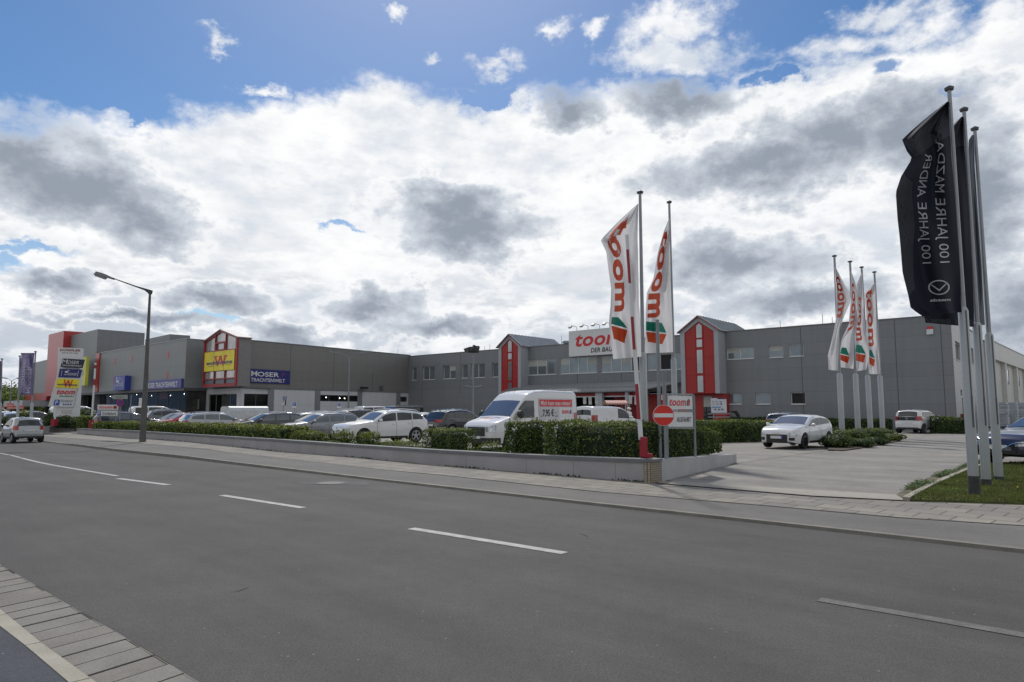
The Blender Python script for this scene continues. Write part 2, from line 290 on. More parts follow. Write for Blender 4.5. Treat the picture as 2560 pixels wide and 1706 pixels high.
# ---------------------------------------------------------------- mesh helpers
class MB:
    def __init__(s): s.v = []; s.f = []; s.m = []; s.cur = 0
    def poly(s, pts):
        i = len(s.v); s.v += [tuple(p) for p in pts]; s.f.append(tuple(range(i, i + len(pts)))); s.m.append(s.cur)
    def grid(s, rows, closed=False):
        i = len(s.v); nv = len(rows[0])
        for r in rows: s.v += [tuple(p) for p in r]
        for a in range(len(rows) - 1):
            for b in range(nv if closed else nv - 1):
                c = (b + 1) % nv
                s.f.append((i + a * nv + b, i + a * nv + c, i + (a + 1) * nv + c, i + (a + 1) * nv + b)); s.m.append(s.cur)
    def hexa(s, p):              # p: 8 points, bottom ring 0-3, top ring 4-7
        i = len(s.v); s.v += [tuple(q) for q in p]
        for f in ((3, 2, 1, 0), (4, 5, 6, 7), (0, 1, 5, 4), (1, 2, 6, 5), (2, 3, 7, 6), (3, 0, 4, 7)):
            s.f.append(tuple(i + k for k in f)); s.m.append(s.cur)
    def box(s, a, b):
        (x0, y0, z0), (x1, y1, z1) = a, b
        s.hexa([(x0, y0, z0), (x1, y0, z0), (x1, y1, z0), (x0, y1, z0), (x0, y0, z1), (x1, y0, z1), (x1, y1, z1), (x0, y1, z1)])
    def obox(s, c, ux, uy, uz, hx, hy, hz):
        c, ux, uy, uz = V(c), V(ux).normalized() * hx, V(uy).normalized() * hy, V(uz).normalized() * hz
        s.hexa([c - ux - uy - uz, c + ux - uy - uz, c + ux + uy - uz, c - ux + uy - uz, c - ux - uy + uz, c + ux - uy + uz, c + ux + uy + uz, c - ux + uy + uz])
    def prism(s, base, h):       # base: list of 3D points, h: offset vector
        h = V(h); b = [V(p) for p in base]; t = [p + h for p in b]; n = len(b); i = len(s.v)
        s.v += [tuple(p) for p in b + t]
        s.f.append(tuple(i + k for k in reversed(range(n)))); s.f.append(tuple(i + n + k for k in range(n)))
        for k in range(n): s.f.append((i + k, i + (k + 1) % n, i + n + (k + 1) % n, i + n + k))
        s.m += [s.cur] * (n + 2)
    def tube(s, pts, rad, n=10, caps=True):
        pts = [V(p) for p in pts]; rows = []
        if not isinstance(rad, (list, tuple)): rad = [rad] * len(pts)
        ref = None
        for k, p in enumerate(pts):
            t = (pts[min(k + 1, len(pts) - 1)] - pts[max(k - 1, 0)]).normalized()
            if ref is None: ref = t.orthogonal().normalized()
            a = (ref - t * ref.dot(t)).normalized(); ref = a; b = t.cross(a)
            rows.append([p + (a * cos(2 * pi * j / n) + b * sin(2 * pi * j / n)) * rad[k] for j in range(n)])
        s.grid(rows, True)
        if caps: s.poly(list(reversed(rows[0]))); s.poly(rows[-1])
    def disc(s, c, nrm, r, n=24, th=.0):
        c = V(c); nrm = V(nrm).normalized(); a = nrm.orthogonal().normalized(); b = nrm.cross(a)
        ring = [c + (a * cos(2 * pi * j / n) + b * sin(2 * pi * j / n)) * r for j in range(n)]
        if th: s.prism(ring, nrm * th)
        else: s.poly(ring)
    def ring(s, c, nrm, r0, r1, n=28, asp=1.0, up=None):
        c = V(c); nrm = V(nrm).normalized(); u = V(up or (0, 0, 1)); u = (u - nrm * u.dot(nrm)).normalized(); w = u.cross(nrm)
        s.grid([[c + (w * cos(2 * pi * j / n) * r * asp + u * sin(2 * pi * j / n) * r) for r in (r0, r1)] for j in range(n + 1)])
    def build(s, name, mats, parent=None, smooth=False, world=True, loc=None):
        me = bpy.data.meshes.new(name); off = V((0, 0, 0))
        if world and parent is not None:
            p = parent; off = V(p.location)
            while p.parent: p = p.parent; off += V(p.location)
        if loc is not None: off = V(loc)
        vs = [(x - off[0], y - off[1], z - off[2]) for x, y, z in s.v]
        me.from_pydata(vs, [], s.f)
        mats = mats if isinstance(mats, (list, tuple)) else [mats]
        for m in mats: me.materials.append(m)
        if len(mats) > 1: me.polygons.foreach_set('material_index', s.m)
        if smooth:
            me.polygons.foreach_set('use_smooth', [True] * len(me.polygons))
            me.set_sharp_from_angle(angle=R(smooth if smooth > 1 else 40))
        me.update()
        o = bpy.data.objects.new(name, me); col.objects.link(o)
        if parent is not None: o.parent = parent
        if loc is not None: o.location = loc
        return o
def tag(o, label=None, cat=None, group=None, kind=None):
    if label: o['label'] = label
    if cat: o['category'] = cat
    if group: o['group'] = group
    if kind: o['kind'] = kind
    return o
def thing(name, loc, label, cat, group=None, rz=0):
    o = bpy.data.objects.new(name, None); o.empty_display_size = .3; col.objects.link(o); o.location = loc; o.rotation_euler = (0, 0, rz)
    return tag(o, label, cat, group)
_tc = {}
def text2d(s, shear=0.0, bold=0.0, space=1.0):
    """letters as triangles in a unit-height box: verts (x right, y up), faces, width"""
    k = (s, shear, bold, space)
    if k in _tc: return _tc[k]
    c = bpy.data.curves.new('lettering', 'FONT'); c.body = s; c.shear = shear; c.offset = bold; c.space_character = space; c.resolution_u = 3; c.fill_mode = 'FRONT'
    o = bpy.data.objects.new('lettering', c); me = bpy.data.meshes.new_from_object(o)
    vs = [(v.co.x, v.co.y) for v in me.vertices]; fs = [tuple(p.vertices) for p in me.polygons]
    bpy.data.objects.remove(o); bpy.data.meshes.remove(me); bpy.data.curves.remove(c)
    x0 = min(v[0] for v in vs); x1 = max(v[0] for v in vs); y0 = min(v[1] for v in vs); y1 = max(v[1] for v in vs)
    out = ([((x - x0) / (x1 - x0), (y - y0) / (y1 - y0)) for x, y in vs], fs, (x1 - x0) / (y1 - y0))
    _tc[k] = out; return out
def put_text(mb, s, fn, u0, v0, u1, v1, **kw):
    """fit the words into the rectangle u0..u1, v0..v1 of the surface fn(u, v)"""
    vs, fs, w = text2d(s, **kw); i = len(mb.v)
    mb.v += [tuple(fn(u0 + (u1 - u0) * x, v0 + (v1 - v0) * y)) for x, y in vs]
    mb.f += [tuple(i + k for k in f) for f in fs]; mb.m += [mb.cur] * len(fs)
def quadfn(tl, tr, br, bl, off=.0):
    """bilinear map of a sign face given by four world corners; v runs upward; off lifts toward the camera"""
    tl, tr, br, bl = V(tl), V(tr), V(br), V(bl); n = (br - bl).cross(tl - bl).normalized()
    if n.dot(V((0, 0, EYE)) - bl) < 0: n = -n
    return lambda u, v, k=0.0: (bl * (1 - u) + br * u) * (1 - v) + (tl * (1 - u) + tr * u) * v + n * (off + k)
def rect(mb, fn, u0, v0, u1, v1, k=0.0): mb.poly([fn(u0, v0, k), fn(u1, v0, k), fn(u1, v1, k), fn(u0, v1, k)])
def pshape(mb, fn, pts, k=0.0): mb.poly([fn(u, v, k) for u, v in pts])
def circ(mb, fn, u, v, ru, rv, k=0.0, n=24): mb.poly([fn(u + ru * cos(2 * pi * i / n), v + rv * sin(2 * pi * i / n), k) for i in range(n)])
def oring(mb, fn, u, v, ru, rv, t, k=0.0, n=28, a0=0, a1=2 * pi):
    mb.grid([[fn(u + (ru - t * q) * cos(a0 + (a1 - a0) * i / n), v + (rv - t * q * rv / ru) * sin(a0 + (a1 - a0) * i / n), k) for q in (0, 1)] for i in range(n + 1)])

class Wall:
    """a vertical plane through two ground points; s along it (left to right in the photo), z up"""
    def __init__(w, A, B):
        w.A = V((A[0], A[1], 0)); w.B = V((B[0], B[1], 0)); w.len = (w.B - w.A).length; w.d = (w.B - w.A) / w.len
        w.n = V((w.d.y, -w.d.x, 0))
        if w.n.dot(-w.A) < 0: w.n = -w.n
    def pt(w, s, z, off=0.0): return w.A + w.d * s + w.n * off + V((0, 0, z))
    def px(w, p, off=0.0):
        d = ray(*p); o = V((0, 0, EYE)); a = w.A + w.n * off
        t = (a - o).dot(w.n) / d.dot(w.n); q = o + d * t
        return (q - w.A).dot(w.d), q.z
    def box(w, mb, s0, s1, z0, z1, o0, o1):
        mb.hexa([w.pt(s0, z0, o1), w.pt(s1, z0, o1), w.pt(s1, z0, o0), w.pt(s0, z0, o0), w.pt(s0, z1, o1), w.pt(s1, z1, o1), w.pt(s1, z1, o0), w.pt(s0, z1, o0)])
    def holes(w, mb, s0, s1, z0, z1, hs, dep=.22, z1b=None):
        """wall face with real openings and reveals; z1b: roof height at s1"""
        z1b = z1 if z1b is None else z1b
        top = lambda s: z1 + (z1b - z1) * (s - s0) / (s1 - s0)
        ss = sorted({s0, s1, *[h[0] for h in hs], *[h[1] for h in hs]}); zs = sorted({z0, *[h[2] for h in hs], *[h[3] for h in hs]})
        for a, b in zip(ss, ss[1:]):
            for c, e in zip(zs, zs[1:] + [None]):
                m = ((a + b) / 2, (c + (e if e is not None else top(a))) / 2)
                if e is not None and any(h[0] < m[0] < h[1] and h[2] < m[1] < h[3] for h in hs): continue
                mb.poly([w.pt(a, c), w.pt(b, c), w.pt(b, e if e is not None else top(b)), w.pt(a, e if e is not None else top(a))])
        for a, b, c, e in hs:
            mb.poly([w.pt(a, c), w.pt(a, e), w.pt(a, e, -dep), w.pt(a, c, -dep)]); mb.poly([w.pt(b, c), w.pt(b, e), w.pt(b, e, -dep), w.pt(b, c, -dep)])
            mb.poly([w.pt(a, e), w.pt(b, e), w.pt(b, e, -dep), w.pt(a, e, -dep)]); mb.poly([w.pt(a, c), w.pt(b, c), w.pt(b, c, -dep), w.pt(a, c, -dep)])
    def window(w, parent, h, n=1, dep=.22, frame=white_f, glass=glass_r, fw=.07, blinds=(), opened=()):
        a, b, c, e = h; mb = MB()
        for k in range(n + 1):
            x = a + (b - a - fw) * k / n; w.box(mb, x, x + fw, c, e, -dep + .002, -dep + .07)
        w.box(mb, a + fw, b - fw, c, c + fw, -dep + .002, -dep + .062); w.box(mb, a + fw, b - fw, e - fw, e, -dep + .002, -dep + .062)
        w.box(mb, a - .03, b + .03, c - .05, c - .002, -.02, .06)
        f = mb.build('window', frame, parent)
        for k in range(n):
            x0 = a + fw + (b - a - fw) * k / n; x1 = a + (b - a - fw) * (k + 1) / n
            g = MB(); g.poly([w.pt(x0, c + fw, -dep + .03), w.pt(x1, c + fw, -dep + .03), w.pt(x1, e - fw, -dep + .03), w.pt(x0, e - fw, -dep + .03)])
            g.build('pane', black_m if k in opened else glass, f)
            if k in blinds:
                q = MB(); zz = e - fw - (e - c) * .38; q.poly([w.pt(x0, zz, -dep + .035), w.pt(x1, zz, -dep + .035), w.pt(x1, e - fw, -dep + .035), w.pt(x0, e - fw, -dep + .035)]); q.build('blind', blind_m, f)
        return f
    def pxrect(w, f, x0, y0, x1, y1):
        """opening from a picture box seen on the wall (crop function f): the heights are averaged across the box"""
        sa, za = w.px(f(x0, (y0 + y1) / 2)); sb, zb = w.px(f(x1, (y0 + y1) / 2)); xm = (x0 + x1) / 2
        return (sa, sb, w.px(f(xm, y1))[1], w.px(f(xm, y0))[1])

def flat(name, pts, m, z, label_kind='structure', thick=0.0):
    mb = MB()
    P_ = [(p[0], p[1], z) for p in pts]
    a = sum(P_[i][0] * P_[(i + 1) % len(P_)][1] - P_[(i + 1) % len(P_)][0] * P_[i][1] for i in range(len(P_)))
    if a < 0: P_ = P_[::-1]
    if thick: mb.prism([(x, y, z - thick) for x, y, _ in P_], (0, 0, thick))
    else: mb.poly(P_)
    return tag(mb.build(name, m), kind=label_kind)

# ---------------------------------------------------------------- ground, road, pavements
gm = MB(); gm.poly([(-1500, -200, -.03), (1500, -200, -.03), (1500, 3000, -.03), (-1500, 3000, -.03)])
tag(gm.build('ground', mat('far_ground', (.10, .11, .07), .9, var=.3, vs=.05)), kind='structure')
def ext(a, b, k): return b + (b - a).normalized() * k
kf = [G(*p) for p in ((174, 1113.8), (276, 1127), (464, 1147), (613, 1165), (1040, 1213.5), (1500, 1265.8), (1824, 1301), (2130.7, 1335), (2560, 1384))]
kf = [ext(kf[1], kf[0], 60)] + kf + [ext(kf[-2], kf[-1], 25)]
kn = [G(*p) for p in ((0, 1414), (160.6, 1509.8), (300, 1591), (489.5, 1706))]
kn = [ext(kn[1], kn[0], 60)] + kn + [ext(kn[-2], kn[-1], 25)]
flat('road', kf + kn[::-1], asphalt, 0.0)
# kerb heights: full kerb at the left, dropped along the driveway
def kz(x): return .045 + .045 * max(0, min(1, (-3.5 - x) / 8.0)) * (1 if x > -20.3 else max(0.0, 1 - (-20.3 - x) / 1.5))
joint = [G(*p) for p in ((174, 1098), (274, 1107), (353.6, 1114), (520, 1130), (558, 1136), (960, 1180), (1103, 1193), (1500, 1236.5), (1923.5, 1272.5), (2243, 1302), (2560, 1323.5))]
joint = [ext(joint[1], joint[0], 60)] + joint + [ext(joint[-2], joint[-1], 25)]
def at_x(line, x):
    for a, b in zip(line, line[1:]):
        if (a.x - x) * (b.x - x) <= 0 and a.x != b.x:
            t = (x - a.x) / (b.x - a.x); return a + (b - a) * t
    return line[-1].copy()
mb = MB(); kb = MB(); jd = MB()
n0 = V((-1, -1, 0)).normalized()
xs = [-60 + k * .5 for k in range(0, 150)]
rows = []; kr = []
for x in xs:
    a = at_x(kf, x); z = kz(a.x)
    t = at_x(kf, x + .3) - at_x(kf, x - .3)
    nn = V((t.y, -t.x, 0)).normalized() if t.length > 0 else n0
    if nn.y > 0: nn = -nn
    kr.append([(a.x, a.y, 0), (a.x - nn.x * .012, a.y - nn.y * .012, z), (a.x - nn.x * .14, a.y - nn.y * .14, z), (a.x - nn.x * .14, a.y - nn.y * .14, -.01)])
kb.grid(kr); tag(kb.build('kerb', kerb_dark), kind='structure')
# cycle strip between kerb and slabs, then slabs to the wall and driveway
SZ = .045
def strip(name, la, lb, m, za, zb, n=90, x0=-60, x1=15, dz=0.0):
    r = []
    for k in range(n + 1):
        x = x0 + (x1 - x0) * k / n; a = at_x(la, x); b = at_x(lb, x + 1.0)
        h = kz(x) + dz
        r.append([(a.x, a.y, h + za), (b.x, b.y, h + zb)])
    q = MB(); q.grid(r); return tag(q.build(name, m), kind='structure')
inner = [V((p.x + .09, p.y + .10, 0)) for p in kf]
back = [G(*p) for p in ((174, 1087.5), (192, 1087), (480, 1110.5), (682, 1133), (885, 1148), (960, 1155.6), (1300, 1184), (1621, 1211), (1648.7, 1216), (2031.6, 1249), (2266, 1261), (2560, 1270))]
back = [ext(back[1], back[0], 60)] + back + [ext(back[-2], back[-1], 25)]
strip('cycle_path', inner, joint, path_asphalt, -.004, .0)
strip('pavement', joint, back, pave, .002, .004)
q = MB()
for a, b in ((joint, .02), (back, .02)):
    for p, r_ in zip(a[1:-1], a[2:]):
        t = (r_ - p).normalized(); nn = V((-t.y, t.x, 0)) * b
        z0 = kz(p.x) + .008; z1 = kz(r_.x) + .008
        q.poly([(p.x - nn.x, p.y - nn.y, z0), (r_.x - nn.x, r_.y - nn.y, z1), (r_.x + nn.x, r_.y + nn.y, z1), (p.x + nn.x, p.y + nn.y, z0)])
tag(q.build('pavement_joint', joint_m), kind='structure')
# car park and driveway: broad sheets reaching the buildings
lot = [G(2560, 1271), ext(back[-2], back[-1], 10), V((45, 8, 0)), V((160, 60, 0)), V((160, 260, 0)), V((-260, 260, 0)), V((-120, 90, 0)), V((-60, 62, 0))] + [back[k] + V((0, 0, 0)) for k in range(1, 11)]
flat('car_park', lot, lot_m, .036)
drv = [G(*p) for p in ((1648, 1215.5), (1560, 1205), (1700, 1188), (1870, 1162), (2090, 1130), (2250, 1107), (2430, 1070), (2520, 1062), (2455, 1153), (2355, 1190), (2275, 1220), (2238.8, 1245.5), (2031, 1231))]
flat('driveway', [G(1560, 1204), G(1700, 1188), G(1870, 1162), G(2090, 1131), G(2245, 1108), G(2300, 1092), G(2460, 1066), V((62, 62, 0)), V((62, 36, 0)), G(2620, 1110), G(2455, 1153), G(2355, 1190), G(2275, 1220), G(2238.8, 1245.5), G(1950, 1229), G(1700, 1211), G(1650, 1205)], drive_m, .052)
flat('driveway_kerb_band', [G(1640, 1210.), G(1700, 1209.5), G(1950, 1227.5), G(2238.8, 1243.5), G(2275, 1259.5), G(2031.6, 1247), G(1648.7, 1214.5)], conc_m, .057)
q = MB()
for a, b in (((1843, 1163), (2063, 1131)), ((1700, 1187), (1843, 1163)), ((2063, 1131), (2085, 1124))):
    p, r_ = G(*a), G(*b); nn = V((.0, .035, 0)); q.poly([(p.x, p.y, .0565), (r_.x, r_.y, .0565), (r_.x, r_.y + .06, .0565), (p.x, p.y + .035, .0565)])
tag(q.build('tarmac_joint', joint_m), kind='structure')
# lane markings
wm = MB()
def mark(pts, w, m_=None, z=.005):
    g = [G(*p) for p in pts]; rr = []
    for k, p in enumerate(g):
        t = (g[min(k + 1, len(g) - 1)] - g[max(k - 1, 0)]).normalized(); nn = V((-t.y, t.x, 0)) * w / 2
        rr.append([(p.x - nn.x, p.y - nn.y, z), (p.x + nn.x, p.y + nn.y, z)])
    q = MB(); q.grid(rr); return tag(q.build('lane_marking', m_ or line_m), kind='structure')
mark([(-60, 1127), (0, 1133.5), (22, 1138)], .11); mark([(23, 1131), (52, 1138)][0:2], .10) if False else None
mark([(26, 1138.5), (52, 1145)], .11); mark([(54, 1146), (95, 1156), (132, 1163.5), (199, 1175), (293, 1190.5)], .12)
mark([(295, 1197), (421, 1213)], .16); mark([(555, 1239), (758, 1270.5)], .15); mark([(1028, 1322), (1412, 1384)], .15)
mark([(2048, 1500), (2300, 1543), (2620, 1600)], .14, line_old)
# near gutter: transverse slabs laid in a course, then the kerb stone and the corner footpath
gi = [V(p) for p in kn]; go = [G(*p) for p in ((0, 1534), (110, 1626), (220, 1706))]; go = [ext(go[1], go[0], 30)] + go + [ext(go[-2], go[-1], 20)]
ko = [G(*p) for p in ((0, 1577), (70, 1632), (155, 1706))]; ko = [ext(ko[1], ko[0], 30)] + ko + [ext(ko[-2], ko[-1], 20)]
flat('gutter_bed', [V((p.x, p.y, 0)) for p in gi] + [V((p.x, p.y, 0)) for p in ko[::-1]], joint_m, .004)
sm = MB(); rnd = random.Random(3)
u = V((1, -1, 0)).normalized()
def cross(line, s):                # point of a polyline whose coordinate along the road is s
    for a, b in zip(line, line[1:]):
        sa, sb = a.dot(u), b.dot(u)
        if (sa - s) * (sb - s) <= 0: return a + (b - a) * ((s - sa) / (sb - sa))
    return line[-1]
s = -22.0
while s < 1.0:
    w = .255 + rnd.uniform(-.012, .012); g = rnd.choice((.018, .024, .030, .016)); sh = .12
    a0, a1 = cross(gi, s + g + sh * .0), cross(gi, s + w); d0, d1 = cross(go, s + g + .10), cross(go, s + w + .10)
    h = .012 + rnd.uniform(-.003, .003); sm.cur = 1 if rnd.random() < .3 else 0
    sm.hexa([(p.x, p.y, .004) for p in (a0, a1, d1, d0)] + [(p.x, p.y, h) for p in (a0, a1, d1, d0)]); s += w
tag(sm.build('gutter_slabs', [slab_m, slab_m2]), kind='structure')
km = MB(); s = -22.0
while s < 1.0:
    a0, a1, d0, d1 = cross(go, s + .012), cross(go, s + 1.0), cross(ko, s + .012), cross(ko, s + 1.0)
    km.hexa([(p.x, p.y, .004) for p in (a0, a1, d1, d0)] + [(p.x, p.y, .035) for p in (a0, a1, d1, d0)]); s += 1.0
tag(km.build('kerb_near', kerb_m), kind='structure')
flat('footpath', [V((p.x, p.y, 0)) for p in ko] + [V((-20, -16, 0)), V((-40, 10, 0))], corner_asphalt, .03)
# edge joint of the gutter, hairline cracks and a paving seam
q = MB()
for k in range(60):
    s_ = -20 + k * .35; p0, p1 = cross(gi, s_), cross(gi, s_ + .35); w_ = .010 + .008 * sin(k * 1.7); d_ = V((.7, .7, 0)) * w_
    q.poly([(p0.x - .01, p0.y - .01, .0135), (p1.x - .01, p1.y - .01, .0135), (p1.x + d_.x, p1.y + d_.y, .006), (p0.x + d_.x, p0.y + d_.y, .006)])
tag(q.build('gutter_joint', joint_m), kind='structure')
rc = random.Random(21); crk = mat('road_crack', (.030, .029, .028), .95)
for px, py, n_, ang in ((565, 1484, 4, .2), (1450, 1335, 5, -.8), (760, 1300, 4, -.8)):
    p = G(px, py); q = MB(); pts = []
    for k in range(n_): pts.append(V((p.x, p.y, .004))); ang += rc.gauss(0, .45); p = p + V((cos(ang), sin(ang), 0)) * rc.uniform(.04, .11)
    q.grid([[(v.x - .003 * (1 + (k % 3)), v.y, .004), (v.x + .003 * (1 + (k % 2)), v.y + .003, .004)] for k, v in enumerate(pts)]); tag(q.build('road_crack', crk), kind='structure')
# manhole
def manhole(px, py, r, label):
    c = G(px, py); t = thing('manhole_cover', (c.x, c.y, .004), label, 'manhole cover')
    a = MB(); a.ring((c.x, c.y, .0085), (0, 0, 1), r * .82, r, 32, up=(0, 1, 0)); a.build('frame', mat('cast_ring', (.05, .05, .05), .7), t)
    a = MB(); a.disc((c.x, c.y, .006), (0, 0, 1), r * .80); a.build('lid', mat('cast_lid', (.16, .155, .15), .8, var=.3, vs=9), t)
manhole(828, 1208, .36, 'round iron manhole cover in the road beside the long kerb')
q = MB(); p = [G(666 * 1.088, 1112 * 1.088 - 4), G(930, 1204), G(920, 1214), G(760, 1211)]
flat('road_patch', p, mat('road_patch', (.075, .075, .078), .9, var=.15, vs=4, fine=.2), .004)
d = G(*b6(395, 492)); t = MB(); t.box((d.x - .22, d.y - .12, .05), (d.x + .22, d.y + .12, .056)); tag(t.build('drain_cover', kerb_dark, loc=(d.x, d.y, .05)), 'small dark drain cover in the slabs near the wall corner', 'drain cover')

# ---------------------------------------------------------------- hardware store (right) ------------
HZ = 8.8
T = Wall((G(1017, 892, HZ)).xy, (G(2376, 787, HZ)).xy)
TL = T.len
SD = V((.63, .777, 0)).normalized()                   # direction of the side walls, away from the road
store = thing('hardware_store', (T.A + T.d * TL * .5)[:], 'long grey clad two storey hardware store with two red gabled towers and a shop canopy', 'store building')
holes = {}
def W_(f, *r): return T.pxrect(f, *r)
left_w = [(W_(c3, 292, 412, 342, 550), 1), (W_(c3, 405, 404, 532, 545), 2), (W_(c3, 618, 390, 752, 535), 2), (W_(c3, 815, 382, 880, 528), 1), (W_(c3, 912, 375, 1058, 524), 2), (W_(c3, 1132, 366, 1206, 518), 1)]
mid_w = [(W_(c3, 1512, 330, 1806, 492), 3), (W_(c3, 1850, 305, 2236, 478), 4), (W_(e1, 905, 215, 1655, 520), 4), (W_(e1, 1762, 200, 1955, 488), 1), (W_(e1, 1980, 188, 2420, 475), 2)]
right_w = [(W_(c5, 52, 276, 262, 364), 2), (W_(c5, 378, 260, 488, 354), 1), (W_(c5, 533, 248, 645, 344), 1), (W_(c5, 62, 630, 166, 714), 1), (W_(c5, 276, 626, 390, 714), 1), (W_(c5, 546, 622, 660, 716), 1)]
sL = T.px((1240, 900))[0]; sR = T.px((1811, 900))[0]   # tower joints along the facade
# level the window bands so that each row shares its heights
def level(rows, i0, i1):
    zb = sum(r[0][2] for r in rows[i0:i1]) / (i1 - i0); zt = sum(r[0][3] for r in rows[i0:i1]) / (i1 - i0)
    for k in range(i0, i1): h = rows[k][0]; rows[k] = ((h[0], h[1], (zb + h[2]) / 2, (zt + h[3]) / 2), rows[k][1])
level(left_w, 0, 6); level(mid_w, 0, 5); level(right_w, 0, 3); level(right_w, 3, 6)
ZC = 3.75                                               # top of the ground floor opening under the canopy
cS0 = T.px(c3(1460, 640))[0]; cS1 = T.px(c4(1560, 960))[0]
mb = MB()
hall = [h for h, n in left_w + mid_w + right_w]
T.holes(mb, 0, TL, 0, HZ, hall + [(cS0 + .3, cS1 - 1.2, .02, ZC - .35)], .25)
e0 = T.pt(TL, 0); back_l = SD * 38
mb.poly([T.pt(0, 0), T.pt(0, HZ), T.pt(0, HZ) + back_l, T.pt(0, 0) + back_l])
mb.build('wall', clad, store)
rf = MB(); rf.poly([T.pt(0, HZ - .12, -.02), T.pt(TL, HZ - .12, -.02), T.pt(TL, HZ - .12) + back_l, T.pt(0, HZ - .12) + back_l]); rf.build('roof', zinc, store)
cp = MB(); T.box(cp, -.02, TL + .03, HZ - .02, HZ + .07, -.25, .05); cp.build('coping', cope_m, store)
sd_ = MB()
SW = Wall(T.pt(TL, 0).xy, (T.pt(TL, 0) + SD * 27).xy)
side_h = [SW.pxrect(e6, 36, 228, 106, 400), SW.pxrect(e6, 160, 272, 212, 425), SW.pxrect(e6, 106, 770, 160, 1055), SW.pxrect(e6, 84, 686, 100, 742)]
side_h = [(h[0], h[1], max(h[2], .04), h[3]) for h in side_h]
SW.holes(sd_, 0, 27, 0, HZ, side_h, .3); sd_.build('side_wall', clad_side, store)
cp = MB(); SW.box(cp, 0.06, 27, HZ - .02, HZ + .07, -.25, .05); cp.build('coping', cope_m, store)
for k, h in enumerate(side_h):
    if k < 2: SW.window(store, h, 1, .3)
    else:
        g = MB(); g.poly([SW.pt(h[0], h[2], -.2), SW.pt(h[1], h[2], -.2), SW.pt(h[1], h[3], -.2), SW.pt(h[0], h[3], -.2)]); g.build('door' if k == 2 else 'vent', grey_d, store)
for k, (h, n) in enumerate(left_w): T.window(store, h, n, .25, blinds=(n - 1,) if k in (2,) else ())
for k, (h, n) in enumerate(mid_w): T.window(store, h, n, .16, blinds=((0, 1), (0, 3), (0, 2), (), ())[k], opened=((), (), (3,), (), (0,))[k])
for k, (h, n) in enumerate(right_w): T.window(store, h, n, .2, blinds=(0,) if k in (0, 1) else (), opened=(0,) if k == 5 else ())
# vertical panel joints
for f, x, y0, y1 in ((c3, 800, 265, 690), (c3, 400, 560, 800), (c5, 650, 112, 830), (c5, 1390, 60, 850), (c5, 1752, 60, 880), (c4, 128, 830, 950), (c4, 715, 800, 930), (c3, 2032, 490, 580)):
    jm = MB(); s_, za = T.px(f(x, y1)); zb = T.px(f(x, y0))[1]; T.box(jm, s_ - .02, s_ + .02, max(.05, za), min(zb, HZ - .1), .002, .012); jm.build('panel_joint', seam_m, store)
for f, x, y0, y1 in ((c5, 432, 62, 110), (c5, 762, 12, 92), (c5, 838, 30, 88), (c3, 1053, 170, 235), (c3, 1000, 185, 240), (c3, 1808, 75, 160), (c2, 1320, 240, 285), (c2, 2105, 300, 345)):
    am = MB(); p = T.pt(*T.px(f(x, y0)), -1); am.tube([(p.x, p.y, HZ - .1), (p.x, p.y, p.z)], .025, 5); am.build('lightning_rod', steel, store)
vt = MB(); s_, z_ = T.px(c3(1808, 160)); p = T.pt(s_, HZ, -2); vt.tube([(p.x, p.y, HZ - .3), (p.x, p.y, HZ + .35), (p.x, p.y, HZ + .36), (p.x, p.y, HZ + .6)], [.35, .35, .6, .45], 14); vt.build('roof_vent', zinc, store)
ab = MB(); s_, z_ = T.px(c5(1624, 150)); T.box(ab, s_ - .22, s_ + .22, z_ - .25, z_ + .15, .003, .14); al = tag(ab.build('alarm_siren', white_f, loc=T.pt(s_, z_)[:]), 'small white alarm siren box with red light high on the grey store wall', 'alarm siren')
a2 = MB(); T.box(a2, s_ - .18, s_ + .18, z_ + .16, z_ + .34, .01, .13); a2.build('lamp', red_s, al)
# gabled towers
def tower(Fr, Fl, zb, ze, zr, depth, roofback, red, pxs):
    """front corners right/left on the ground, bottom, eaves, ridge"""
    w = Wall(Fl, Fr); Lw = w.len; c = Lw / 2; bk = V((-w.n.x, -w.n.y, 0)); fr_t = .42
    body = MB(); D_ = depth
    def P3(s, z, o=0.0): return w.pt(s, z, -o)
    # white frame: two jambs and two raking members, proud of the red infill
    for s0, s1 in ((0, fr_t), (Lw - fr_t, Lw)):
        za = ze + (zr - ze) * (s0 / c if s0 < c else (Lw - s0) / c); zb_ = ze + (zr - ze) * (s1 / c if s1 < c else (Lw - s1) / c)
        body.hexa([P3(s0, zb, 0), P3(s1, zb, 0), P3(s1, zb, D_), P3(s0, zb, D_), P3(s0, za, 0), P3(s1, zb_, 0), P3(s1, zb_, D_), P3(s0, za, D_)])
    t_ = .42
    for sgn in (-1, 1):
        e_ = c - sgn * (c - fr_t); z_e = ze + (zr - ze) * (fr_t / c)
        body.hexa([P3(e_, z_e - t_, 0), P3(c, zr - t_, 0), P3(c, zr - t_, D_), P3(e_, z_e - t_, D_), P3(e_, z_e, 0), P3(c, zr, 0), P3(c, zr, D_), P3(e_, z_e, D_)])
    return w, Lw, c, body, P3, fr_t, t_
